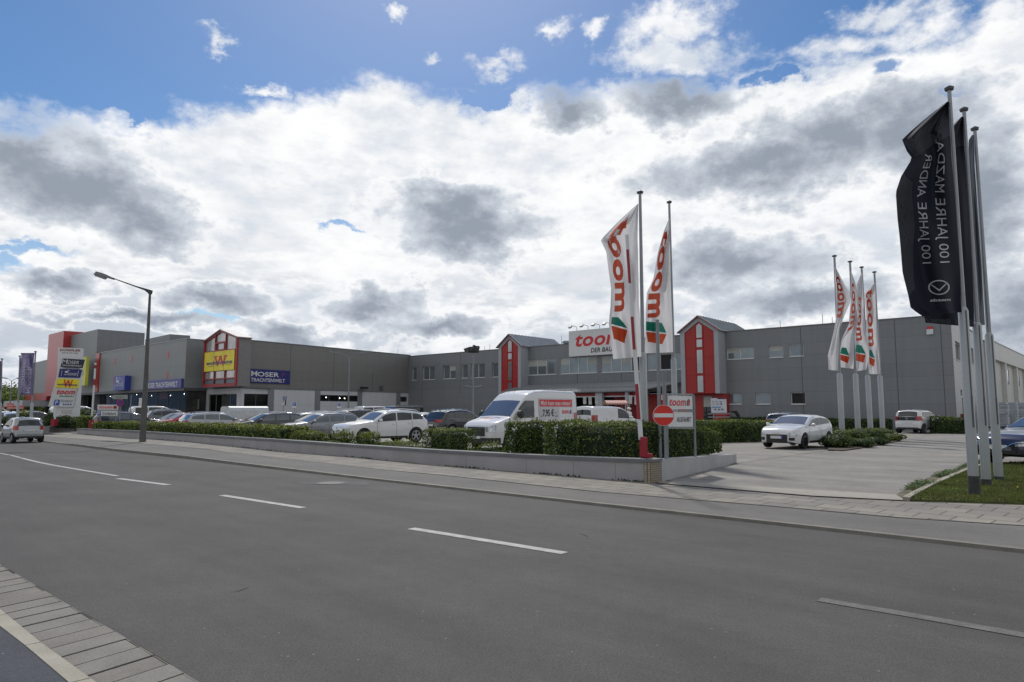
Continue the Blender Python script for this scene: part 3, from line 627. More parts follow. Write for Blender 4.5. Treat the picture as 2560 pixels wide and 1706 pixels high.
def gable(name_s, F_r, F_l, zb, label_glass):
    ze, zr, D_ = 8.95, 10.25, 1.7
    w, Lw, c, body, P3, ft, t_ = tower(F_r, F_l, zb, ze, zr, D_, 6, True, None)
    tw = body.build('gable_tower', grey_f, store)
    inf = MB(); z_e = ze + (zr - ze) * (ft / c) - t_
    inf.poly([P3(ft, zb + .03, .12), P3(Lw - ft, zb + .03, .12), P3(Lw - ft, z_e, .12), P3(c, zr - t_, .12), P3(ft, z_e, .12)])
    inf.poly([P3(0, zb, .0), P3(Lw, zb, .0), P3(Lw, zb, D_), P3(0, zb, D_)])
    inf.build('red_infill', red_p, tw)
    j = MB()
    for z in (4.8, 6.4): w.box(j, ft, Lw - ft, z, z + .05, -.118, -.10)
    for x in (c - .42, c + .37): w.box(j, x, x + .05, zb + .1, zr - t_ - .5, -.118, -.095)
    j.build('infill_joint', red_d, tw)
    for z0, z1, kind in ((zr - 1.95, zr - .62, 2), (7.42, 8.12, 1), (5.0, 7.15, 0), (zb + .15, 4.75, 0)):
        f = MB(); w.box(f, c - .34, c + .34, z0 - .06, z1 + .04, -.115, -.085); fo = f.build('window', red_d if kind == 1 else red_p, tw)
        g = MB(); a = .27
        if kind == 2: g.poly([P3(c - a, z0, .08), P3(c + a, z0, .08), P3(c + a, z1 - .22, .08), P3(c, z1, .08), P3(c - a, z1 - .22, .08)])
        else: g.poly([P3(c - a, z0, .08), P3(c + a, z0, .08), P3(c + a, z1, .08), P3(c - a, z1, .08)])
        g.build('pane', mat('tower_glass', (.42, .45, .45), .08, metal=.75, var=.2, vs=.6), fo)
    r = MB(); ov = .22; back_d = 8.5
    for sgn in (-1, 1):
        a = c - sgn * (c + ov); za = ze - (zr - ze) * ov / c
        r.hexa([P3(a, za + .02, -ov), P3(c, zr + .02, -ov), P3(c, zr + .02, back_d), P3(a, za + .02, back_d), P3(a, za + .12, -ov), P3(c, zr + .12, -ov), P3(c, zr + .12, back_d), P3(a, za + .12, back_d)])
        for k in range(1, 14):       # standing seams
            o = -ov + (back_d + ov) * k / 14
            r.hexa([P3(a, za + .12, o), P3(c, zr + .12, o), P3(c, zr + .12, o + .05), P3(a, za + .12, o + .05), P3(a, za + .17, o), P3(c, zr + .17, o), P3(c, zr + .17, o + .05), P3(a, za + .17, o + .05)])
    r.build('roof', zinc, tw)
    v_ = MB()
    for sgn in (-1, 1):
        a = c - sgn * (c + ov); za = ze - (zr - ze) * ov / c
        v_.hexa([P3(a, za - .02, -ov - .04), P3(c, zr - .02, -ov - .04), P3(c, zr - .02, -ov - .003), P3(a, za - .02, -ov - .003), P3(a, za + .08, -ov - .04), P3(c, zr + .08, -ov - .04), P3(c, zr + .08, -ov - .003), P3(a, za + .08, -ov - .003)])
    v_.build('verge', mat('verge_red', (.30, .07, .06), .5), tw)
    return w, Lw, c, P3, tw
FrR = G(1790, 828, 8.95); FlR = G(1701, 828, 8.95)
def on_px(F0, d, px):            # walk from F0 along d to the vertical picture line px (ground level)
    k = (px - 1280) / F / cos(PITCH)
    kk = (px - 1280) / F
    lo, hi = -40.0, 40.0
    f = lambda t: (F0.x + d.x * t) / (F0.y + d.y * t) - k * 1.0
    for _ in range(60):
        m = (lo + hi) / 2
        if (f(lo) < 0) == (f(m) < 0): lo = m
        else: hi = m
    return F0 + d * lo
def tower_at(pxr, pxl, y, z, proud):
    a = T.px((pxr[0], y))[0]; W0 = T.pt(a, 0); Fr = W0 - SD * proud
    k = ray(pxl, y); # left front corner: intersect the front plane through Fr parallel to T
    P_ = Wall((Fr - T.d * 3).xy, Fr.xy); s_ = P_.px((pxl, y))[0]
    return Fr, P_.pt(s_, 0)
Fr, Fl = tower_at((1812, 0), 1701, 870, 8, 1.5); gR = gable('r', Fr.xy, Fl.xy, 3.1, 0)
Fr2, Fl2 = tower_at((1320, 0), 1246, 900, 8, 1.35); gL = gable('l', Fr2.xy, Fl2.xy, 3.1, 0)
for (w, Lw, c, P3, tw) in (gR, gL):
    b = MB(); w.box(b, .55, Lw + .2, 0.0, 3.09, -1.68, -.9); b.build('red_base', red_p, store)
    b = MB(); w.box(b, c - .15, c + .75, .05, 2.9, -.9, -.87); b.build('base_window', glass_d, store)
    b = MB(); w.box(b, c - .1, c + .7, 1.9, 2.85, -.868, -.85); b.build('base_window_blind', blind_m, store)
# canopy between the towers
CN = MB(); zhi = T.px(c4(600, 955))[1]; zlo = T.px(c4(600, 1048), 3.6)[1]; cO = 3.6
hi = lambda s: T.pt(s, zhi, .02); lo = lambda s: T.pt(s, zlo, cO)
CN.hexa([T.pt(cS0, zhi - .12, .02), T.pt(cS1, zhi - .12, .02), T.pt(cS1 - 3, zlo - .12, cO), T.pt(cS0, zlo - .12, cO), hi(cS0), hi(cS1), lo(cS1 - 3), lo(cS0)])
CN.cur = 1
n = 46
for k in range(n + 1):
    a = cS0 + (cS1 - cS0) * k / n; b = cS0 + (cS1 - 3 - cS0) * k / n
    CN.hexa([T.pt(a, zhi, .02), T.pt(a + .05, zhi, .02), T.pt(b + .05, zlo, cO), T.pt(b, zlo, cO), T.pt(a, zhi + .11, .02), T.pt(a + .05, zhi + .11, .02), T.pt(b + .05, zlo + .11, cO), T.pt(b, zlo + .11, cO)])
cn = CN.build('canopy', [zinc, mat('zinc_seam', (.40, .42, .43), .4, metal=.2)], store)
q = MB(); q.tube([T.pt(cS0, zlo - .1, cO + .08), T.pt(cS1 - 3, zlo - .1, cO + .08)], .10, 8); q.build('gutter', steel, cn)
q = MB()
for k in range(30):
    s_ = cS0 + .5 + (cS1 - 4 - cS0) * k / 29; q.box(tuple(T.pt(s_, zlo + .02, cO - .5) - V((.02, .02, 0))), tuple(T.pt(s_, zlo + .42, cO - .5) + V((.02, .02, 0))))
q.tube([T.pt(cS0, zlo + .36, cO - .5), T.pt(cS1 - 3.4, zlo + .36, cO - .5)], .03, 5)
q.build('snow_guard', steel, cn)
q = MB(); T.box(q, cS0, cS1 - 3, zlo - .52, zlo - .24, cO - .75, cO - .6); q.build('fascia', red_d, cn)
q = MB(); T.box(q, cS0, cS1 - 3, zlo - .64, zlo - .53, cO - .76, cO - .58); q.build('fascia_trim', white_f, cn)
for x in (870, 1386):
    s_ = T.px(e1(x, 1000), cO - .3)[0]; q = MB(); T.box(q, s_ - .16, s_ + .16, 0.03, zlo - .2, cO - .5, cO - .12) if x == 1386 else T.box(q, s_ - .35, s_ + .45, 0.03, zlo - .2, cO - .5, cO - .12); q.build('column', grey_f, store)
# shop front behind the canopy: dark interior with red panels
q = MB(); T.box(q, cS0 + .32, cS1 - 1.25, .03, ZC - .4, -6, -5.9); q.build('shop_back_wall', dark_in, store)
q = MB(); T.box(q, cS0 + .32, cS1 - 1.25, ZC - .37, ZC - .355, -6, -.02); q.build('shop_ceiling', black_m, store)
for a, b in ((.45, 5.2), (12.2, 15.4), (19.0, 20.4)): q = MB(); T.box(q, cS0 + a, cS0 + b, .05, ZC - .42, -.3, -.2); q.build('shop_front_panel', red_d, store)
s0_ = T.px(e1(1778, 1100), .3)[0]; s1_ = T.px(e1(1960, 1100), .3)[0]
q = MB(); T.box(q, s0_, cS1 + .4, 0.03, T.px(e1(1860, 920), .3)[1], .01, .3); q.build('entrance_panel', red_p, store)
q = MB(); T.box(q, s0_ - .3, s0_ - .02, .03, ZC - .3, .01, .34); q.build('entrance_post', grey_f, store)
# ---------------------------------------------------------------- long rear hall (far right)
RA = SW.pt(SW.px((2456, 855))[0], 0); RB = G(2560, 897, HZ + .02)
rd = (V((RB.x, RB.y, 0)) - RA).normalized()
RA = RA + V((.3, -.1, 0))
RW = Wall(RA.xy, (RA + rd * 95).xy)
rear = thing('warehouse_hall', RA[:], 'long pale concrete warehouse hall with pilasters behind the flagpoles at the right', 'warehouse')
q = MB(); RW.holes(q, 0, 95, 0, 8.7, [], .1); q.poly([RW.pt(0, 0), RW.pt(0, 8.7), RW.pt(0, 8.7, -9), RW.pt(0, 0, -9)]); q.build('wall', beige, rear)
q = MB(); RW.box(q, -.1, 95, 6.9, 8.7, .004, .45); q.build('parapet', beige, rear)
q = MB(); RW.box(q, -.15, 95, 8.72, 8.82, -.2, .5); q.build('coping', grey_f, rear)
for k in range(9):
    q = MB(); RW.box(q, 3 + k * 10 + 6.5, 4.0 + k * 10 + 6.5, 0, 6.88, .004, .42); q.build('pilaster', mat('pilaster', (.55, .55, .53), .7), rear)
    h = (11 + k * 10, 15 + k * 10, 4.6, 6.4); RW.window(rear, h, 2, -.012, frame=grey_f)
q = MB(); RW.poly = None
# ---------------------------------------------------------------- costume store (left) ------------
LZ = 8.95; GZ = 3.95
J = T.pt(.4, 0, -.3)
near = D(605, 853.5, 71.5)
LW = Wall((near.x, near.y), (J.x, J.y))
shop = thing('clothing_store', (near.x, near.y, 0), 'grey store with white ground floor panels and a red framed glazed corner tower', 'store building')
u0 = 0; u1 = LW.len
q = MB(); LW.holes(q, 0, u1, GZ, LZ, [], .1); q.build('upper_wall', clad2, shop)
q = MB(); LW.box(q, 0, u1, LZ - .01, LZ + .09, -.3, .05); q.build('coping', cope_m, shop)
q = MB(); LW.box(q, 0, u1, GZ - .10, GZ + .02, -.1, .06); q.build('ledge', cope_m, shop)
q = MB(); LW.poly = None
shopwin = LW.pxrect(c2, 545, 778, 802, 1000); band1 = LW.pxrect(c2, 1338, 792, 1747, 858); band2 = LW.pxrect(c2, 2182, 808, 2262, 862)
hs_ = [(shopwin[0], shopwin[1], .1, shopwin[3]), band1, (band2[0], min(band2[1], u1 - .2), band2[2], band2[3])]
q = MB(); LW.holes(q, 0, u1, 0, GZ - .1, hs_, .3); q.build('ground_floor_wall', white_p, shop)
for x in (828, 1318, 1762, 2166):
    q = MB(); s_ = LW.px(c2(x, 800))[0]; LW.box(q, s_ - .38, s_ + .38, 0, GZ - .11, .003, .05); q.build('pilaster', clad, shop)
def interior(parent, w, h, depth=3.0, nl=3, seed=1, glass=True, sz=.07):
    a, b, c, e = h; q = MB()
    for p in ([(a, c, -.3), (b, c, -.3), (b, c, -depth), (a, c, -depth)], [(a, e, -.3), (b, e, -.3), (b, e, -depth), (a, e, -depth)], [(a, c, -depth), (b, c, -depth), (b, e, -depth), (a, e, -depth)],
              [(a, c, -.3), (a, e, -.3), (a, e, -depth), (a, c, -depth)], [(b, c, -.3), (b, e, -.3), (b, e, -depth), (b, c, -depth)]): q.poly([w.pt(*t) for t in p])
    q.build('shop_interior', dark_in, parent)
    rr = random.Random(seed)
    for k in range(nl):
        q = MB(); p = w.pt(a + (b - a) * (k + .3 + .4 * rr.random()) / nl, e - .18 - .25 * rr.random(), -.8 - 1.2 * rr.random()); q.tube([p, p + V((0, 0, .1))], [sz, sz * .6], 8); q.build('spotlight', light_on, parent)
shopg = bpy.data.materials.new('shop_glass'); shopg.use_nodes = True; _n = shopg.node_tree.nodes; _l = shopg.node_tree.links
_g = _n.new('ShaderNodeBsdfGlossy'); _g.inputs['Roughness'].default_value = .03; _g.inputs['Color'].default_value = (.8, .85, .9, 1); _t = _n.new('ShaderNodeBsdfTransparent'); _t.inputs['Color'].default_value = (.85, .88, .88, 1)
_f = _n.new('ShaderNodeFresnel'); _f.inputs['IOR'].default_value = 1.5; _x = _n.new('ShaderNodeMixShader'); _l.new(_f.outputs[0], _x.inputs[0]); _l.new(_t.outputs[0], _x.inputs[1]); _l.new(_g.outputs[0], _x.inputs[2]); _l.new(_x.outputs[0], _n['Material Output'].inputs['Surface'])
def glazing(parent, w, h, n, off=-.15, fm=grey_d, fw=.07):
    a, b, c, e = h; q = MB()
    for k in range(n + 1): x = a + (b - a - fw) * k / n; w.box(q, x, x + fw, c, e, off - .06, off + .03)
    w.box(q, a + fw, b - fw, e - fw, e, off - .055, off + .025); w.box(q, a + fw, b - fw, c, c + fw, off - .055, off + .025)
    f = q.build('shop_window', fm, parent)
    q = MB(); q.poly([w.pt(a, c, off - .01), w.pt(b, c, off - .01), w.pt(b, e, off - .01), w.pt(a, e, off - .01)]); q.build('pane', shopg, f)
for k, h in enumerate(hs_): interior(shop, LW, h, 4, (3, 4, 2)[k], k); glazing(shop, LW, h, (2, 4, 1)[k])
for x, y0, y1 in ((1025, 262, 735), (1485, 300, 745), (1895, 550, 750)):
    jm = MB(); s_, za = LW.px(c2(x, y1)); zb = LW.px(c2(x, y0))[1]; LW.box(jm, s_ - .02, s_ + .02, max(GZ + .03, za), min(zb, LZ - .05), .002, .012); jm.build('panel_joint', seam_m, shop)
h = LW.pxrect(c2, 1968, 694, 2004, 744); q = MB(); LW.box(q, *h, .003, .06); q.build('vent', grey_d, shop)
# corner tower
tp = LW.pt(0, 0) - LW.d * .35 - LW.n * 0
TWd = (T.d).copy()
Fr3 = V((near.x, near.y, 0)) + LW.n * .9 - LW.d * 1.3
TW = Wall((Fr3 - T.d * 3).xy, Fr3.xy)
sl = TW.px((509.5, 900))[0]; sr = TW.px((592, 900))[0]
TW = Wall(TW.pt(sl, 0).xy, TW.pt(sr, 0).xy); Lw = TW.len; c = Lw / 2
ze = TW.px(c2(145, 208))[1]; zb = TW.px(c2(300, 702))[1]; zr = TW.px(c2(310, 110))[1]; ze2 = TW.px(c2(465, 212))[1]; ze = (ze + ze2) / 2
gt = MB(); dp = 1.5
gt.hexa([TW.pt(0, zb, -dp), TW.pt(Lw, zb, -dp), TW.pt(Lw, zb, -.12), TW.pt(0, zb, -.12), TW.pt(0, ze, -dp), TW.pt(Lw, ze, -dp), TW.pt(Lw, ze, -.12), TW.pt(0, ze, -.12)])
gt.prism([TW.pt(0, ze, -.12), TW.pt(Lw, ze, -.12), TW.pt(c, zr, -.12)], -TW.n * dp)
tw3 = gt.build('glazed_tower', mat('tower_clad', (.20, .19, .19), .5), shop)
q = MB(); m_ = .09
def bar(a, b, wd=.13, o=.05):
    p, r_ = V((a[0], a[1])), V((b[0], b[1])); t = (r_ - p).normalized(); nn = V((-t.y, t.x)) * wd / 2
    pts = [p - nn, r_ - nn, r_ + nn, p + nn]
    q.hexa([TW.pt(x.x, x.y, -.119) for x in pts] + [TW.pt(x.x, x.y, o) for x in pts])
z_a = TW.px(c2(300, 325))[1]; z_b = TW.px(c2(300, 532))[1]; z_c = TW.px(c2(300, 618))[1]
bar((.12, zb + .2), (.12, ze), .30); bar((Lw - .12, zb + .2), (Lw - .12, ze), .34, .053); bar((0, zb + .15), (Lw, zb + .15), .34, .056)
bar((0, ze - .03), (c, zr - .10), .16, .058); bar((Lw, ze - .03), (c, zr - .10), .16, .060)
for z in (z_a, z_b, z_c): bar((.25, z), (Lw - .25, z), .11, .03)
for k in (1, 2):
    x = Lw * (.02 + k * .32); bar((x, z_a), (x, ze + (zr - ze) * .6), .11, .034); bar((x, zb + .3), (x, z_b), .09, .034)
zq = TW.px(c2(300, 238))[1]; bar((Lw * .34, zq), (Lw * .66, zq), .16, .036); bar((Lw * .34, z_a + .09), (Lw * .66, z_a + .09), .12, .038); bar((Lw * .375, z_a), (Lw * .375, zq), .14, .040); bar((Lw * .625, z_a), (Lw * .625, zq), .14, .042)
q.build('mullions', red_d, tw3)
q = MB(); q.poly([TW.pt(.2, z_c, -.1), TW.pt(Lw - .2, z_c, -.1), TW.pt(Lw - .2, ze, -.1), TW.pt(c, zr - .2, -.1), TW.pt(.2, ze, -.1)]); q.build('pane', mat('tower_pane', (.45, .44, .42), .1, metal=.5, var=.3, vs=.5), tw3)
q = MB(); q.poly([TW.pt(.2, zb + .2, -.098), TW.pt(Lw - .2, zb + .2, -.098), TW.pt(Lw - .2, z_c, -.098), TW.pt(.2, z_c, -.098)]); q.build('spandrel', mat('spandrel', (.10, .14, .17), .3), tw3)
q = MB()
for sg in (-1, 1):
    a = c - sg * (c + .2); za = ze - (zr - ze) * .2 / c
    q.hexa([TW.pt(a, za + .02, .15), TW.pt(c, zr + .02, .15), TW.pt(c, zr + .02, -dp), TW.pt(a, za + .02, -dp), TW.pt(a, za + .13, .15), TW.pt(c, zr + .13, .15), TW.pt(c, zr + .13, -dp), TW.pt(a, za + .13, -dp)])
q.build('roof', mat('tin_roof', (.25, .23, .23), .4, metal=.3), tw3)
# ground floor below the tower: white walls, glazed doors
gB = LW.pt(.02, 0, .02)
GW = Wall((gB - T.d * 7).xy, gB.xy); g0 = GW.px((484, 1000))[0]; GW = Wall(GW.pt(g0, 0).xy, gB.xy)
dr = GW.pxrect(c2, 168, 780, 467, 1000); dr = (dr[0], dr[1], .08, dr[3])
q = MB(); GW.holes(q, 0, GW.len, 0, GZ - .05, [dr], .3); q.poly([GW.pt(0, 0), GW.pt(0, GZ - .05), GW.pt(0, GZ - .05, -4), GW.pt(0, 0, -4)]); q.build('ground_floor_wall', white_p, shop)
interior(shop, GW, dr, 5, 2, 5); glazing(shop, GW, dr, 4, fm=mat('door_frame_beige', (.20, .19, .16), .5))
for x in (300, 345): q = MB(); s_ = GW.px(c2(x, 942))[0]; z_ = GW.px(c2(x, 942))[1]; GW.box(q, s_ - .16, s_ + .16, z_ - .22, z_ + .22, -.13, -.12); q.build('door_notice', white_s, shop)
q = MB(); GW.box(q, 0, GW.len, GZ - .06, GZ + .06, -3.5, .05); q.build('ledge', cope_m, shop)
# road side wing
Mr = D(467, 846, 74.6); Ml = D(252, 883, 93.9); MZ = (Mr.z + Ml.z) / 2
MW = Wall((Ml.x, Ml.y), (Mr.x, Mr.y)); ml = MW.len; MG = 4.05
ext_s = MW.px((238, 960))[0]
q = MB(); MW.holes(q, 0, ml, MG, Ml.z, [], .1, z1b=Mr.z)
ret = MW.pt(ml, 0) + SD * 2.6
q.poly([MW.pt(ml, MG), MW.pt(ml, Mr.z), V((ret.x, ret.y, Mr.z)), V((ret.x, ret.y, MG))]); q.poly([V((ret.x, ret.y, Mr.z)), V((ret.x, ret.y, MG)), V((ret.x + 2.5, ret.y - .4, MG)), V((ret.x + 2.5, ret.y - .4, Mr.z - .5))]); q.build('wing_wall', clad3, shop)
q = MB(); q.poly([MW.pt(0, Ml.z - .05, -.02), MW.pt(ml, Mr.z - .05, -.02), MW.pt(ml, Mr.z - .05, -14), MW.pt(0, Ml.z - .05, -14)]); q.build('roof', zinc, shop)
q = MB(); MW.box(q, -.02, ml + .05, MZ - .03, MZ + .06, -.25, .06); q.build('coping', grey_f, shop)
q = MB(); MW.box(q, ext_s, -.02, MG, Ml.z, -3, .14); q.build('red_strip', clad_red, shop)
q = MB(); MW.box(q, ext_s, ml - .02, MG - .35, MG - .01, -2.6, .08); q.build('soffit', grey_d, shop)
h = (ext_s - 6, ml - .2, .06, MG - .36)
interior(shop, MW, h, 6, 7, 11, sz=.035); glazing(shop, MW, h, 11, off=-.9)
wdm = [mat('poster_grey', (.16, .18, .17), .7, var=.4, vs=2), mat('poster_red', (.30, .05, .03), .6, var=.3, vs=2), mat('poster_yellow', (.45, .36, .02), .6, var=.3, vs=3)]
for x0, x1, y0, y1, mm_ in ((1730, 1815, 900, 985, 1), (1130, 1170, 960, 1040, 1), (950, 1030, 935, 1030, 2), (2060, 2170, 985, 1100, 0)):
    a, za = MW.px(c1(x0, y1), -.8); b, zb2 = MW.px(c1(x1, y0), -.8); q = MB(); MW.box(q, a, b, za, zb2, -1.6, -1.55); q.build('window_display', wdm[mm_], shop)
q = MB(); zt_ = MW.px(c1(1285, 745))[1]
for x, y in ((1298, 565), (1488, 535), (1285, 765), (1668, 735), (1888, 715), (1898, 485)):
    s_, z_ = MW.px(c1(x, y)); q = MB(); MW.box(q, s_ - .28, s_ + .28, z_ - .42, z_ + .42, .003, .02); q.build('red_accent', clad_red, shop)
# tall hall behind
Kc = D(244.5, 825.4, 95.5); Kl = D(168, 839.7, 105.2)
KW = Wall((Kl.x, Kl.y), (Kc.x, Kc.y)); KZ = (Kc.z + Kl.z) / 2
furn = thing('furniture_hall', (Kc.x, Kc.y, 0), 'tall light grey clad hall with a red slab tower rising behind the costume shop', 'store building')
ks = KW.len; Kb = KW.pt(ks, 0) + SD * 22
q = MB(); KW.holes(q, -8, ks, 4.0, KZ, [], .1)
q.build('wall', clad3, furn)
q = MB(); q.poly([KW.pt(ks, 0), KW.pt(ks, KZ), V((Kb.x, Kb.y, KZ)), V((Kb.x, Kb.y, 0))])
kk = Wall(KW.pt(ks, 0).xy, Kb.xy); sK = kk.px((362, 833))[0]
q = MB(); q.poly([kk.pt(0, 0), kk.pt(0, KZ), kk.pt(sK, KZ), kk.pt(sK, 0)]); p2 = kk.pt(sK, 0) - KW.d * 20; q.poly([kk.pt(sK, 0), kk.pt(sK, KZ), V((p2.x, p2.y, KZ)), V((p2.x, p2.y, 0))]); q.build('side_wall', clad, furn)
q = MB(); q.poly([KW.pt(-8, KZ - .1, -.03), KW.pt(ks, KZ - .1, -.03), kk.pt(sK, KZ - .1), V((p2.x, p2.y, KZ - .1))]); q.build('roof', zinc, furn)
q = MB(); KW.box(q, -8, ks, .05, 4.0 - .3, -1.5, -1.4); q.build('ground_floor_wall', dark_in, furn)
q = MB(); KW.box(q, -8, ks, 3.7, 4.0, -1.5, .05); q.build('soffit', grey_d, furn)
Rr = D(160, 827, 103.0); Rl = D(122, 837.5, 108.5); RWl = Wall((Rl.x, Rl.y), (Rr.x, Rr.y))
q = MB(); RWl.box(q, 0, RWl.len, 3.7, (Rr.z + Rl.z) / 2, -2.6, 0); q.build('red_slab', clad_red, furn)
Nr = D(*c1(532, 545), 109); Nl = D(*c1(380, 572), 117); NW = Wall((Nl.x, Nl.y), (Nr.x, Nr.y))
q = MB(); NW.box(q, -5, NW.len + 1.5, 4.3, (Nr.z + Nl.z) / 2, -12, -.02); q.build('low_wing', clad3, furn)
q = MB(); NW.box(q, -5, NW.len + 1.5, 3.1, 4.28, -12, 0.05); q.build('red_band', clad_red, furn)
q = MB(); NW.box(q, -6, NW.len + 1, 2.1, 3.05, -4, 3); q.build('entrance_canopy', grey_f, furn)
q = MB(); NW.box(q, -5, NW.len + 1, 0.05, 2.09, -6, -3); q.build('ground_floor_wall', dark_in, furn)
q = MB(); B0 = D(363, 849, 112); B1 = D(424, 851, 104); bw = Wall((B0.x, B0.y), (B1.x, B1.y)); bw.box(q, 0, bw.len, 8, B0.z, -3, 0)
tag(q.build('roof_plant_room', clad, loc=(B0.x, B0.y, 8)), 'grey plant room box on the flat roof right of the tall hall', 'plant room')
# ---------------------------------------------------------------- cars
paint = lambda n, c, metal=.0, rough=.22: mat('paint_' + n, c, rough, metal, var=.03, vs=.8, coat=1.0)
P_white = paint('white', (.62, .63, .64)); P_silver = paint('silver', (.33, .345, .36), .6); P_grey = paint('grey', (.10, .11, .12), .5); P_dark = paint('anthracite', (.030, .033, .036), .4)
P_black = paint('black', (.010, .010, .012)); P_navy = paint('navy', (.012, .018, .045), .3); P_blue = paint('deep_blue', (.008, .012, .038), .3); P_red = paint('red', (.38, .012, .014)); P_brown = paint('brown', (.055, .045, .040), .5)
P_lgrey = paint('light_grey', (.20, .21, .23), .5)
tyre_m = mat('tyre', (.014, .014, .015), .85); rim_m = mat('alloy', (.42, .43, .45), .3, metal=.8); rim_d = mat('alloy_dark', (.05, .05, .055), .3, metal=.7)
plas = mat('black_plastic', (.018, .018, .020), .55); chrome = mat('chrome', (.62, .64, .66), .12, metal=1.0); lamp_c = mat('headlamp_glass', (.50, .53, .56), .08, metal=.5, coat=1.0, var=.4, vs=9)
lamp_r = mat('tail_lamp', (.34, .008, .012), .15, coat=1.0); plate_m = mat('number_plate', (.62, .63, .62), .4); plate_b = mat('plate_blue', (.02, .05, .40), .4); under_m = mat('underbody', (.008, .008, .008), .95); amber = mat('indicator', (.7, .2, .02), .3)
def interp(pts, x):
    if x <= pts[0][0]: return pts[0][1]
    for (a, ya), (b, yb) in zip(pts, pts[1:]):
        if x <= b: return ya + (yb - ya) * (x - a) / (b - a) if b > a else yb
    return pts[-1][1]
def sm_interp(pts, x, w): return sum(interp(pts, x + w * k) * c for k, c in ((-1, .1), (-.6, .2), (-.2, .2), (.2, .2), (.6, .2), (1, .1)))
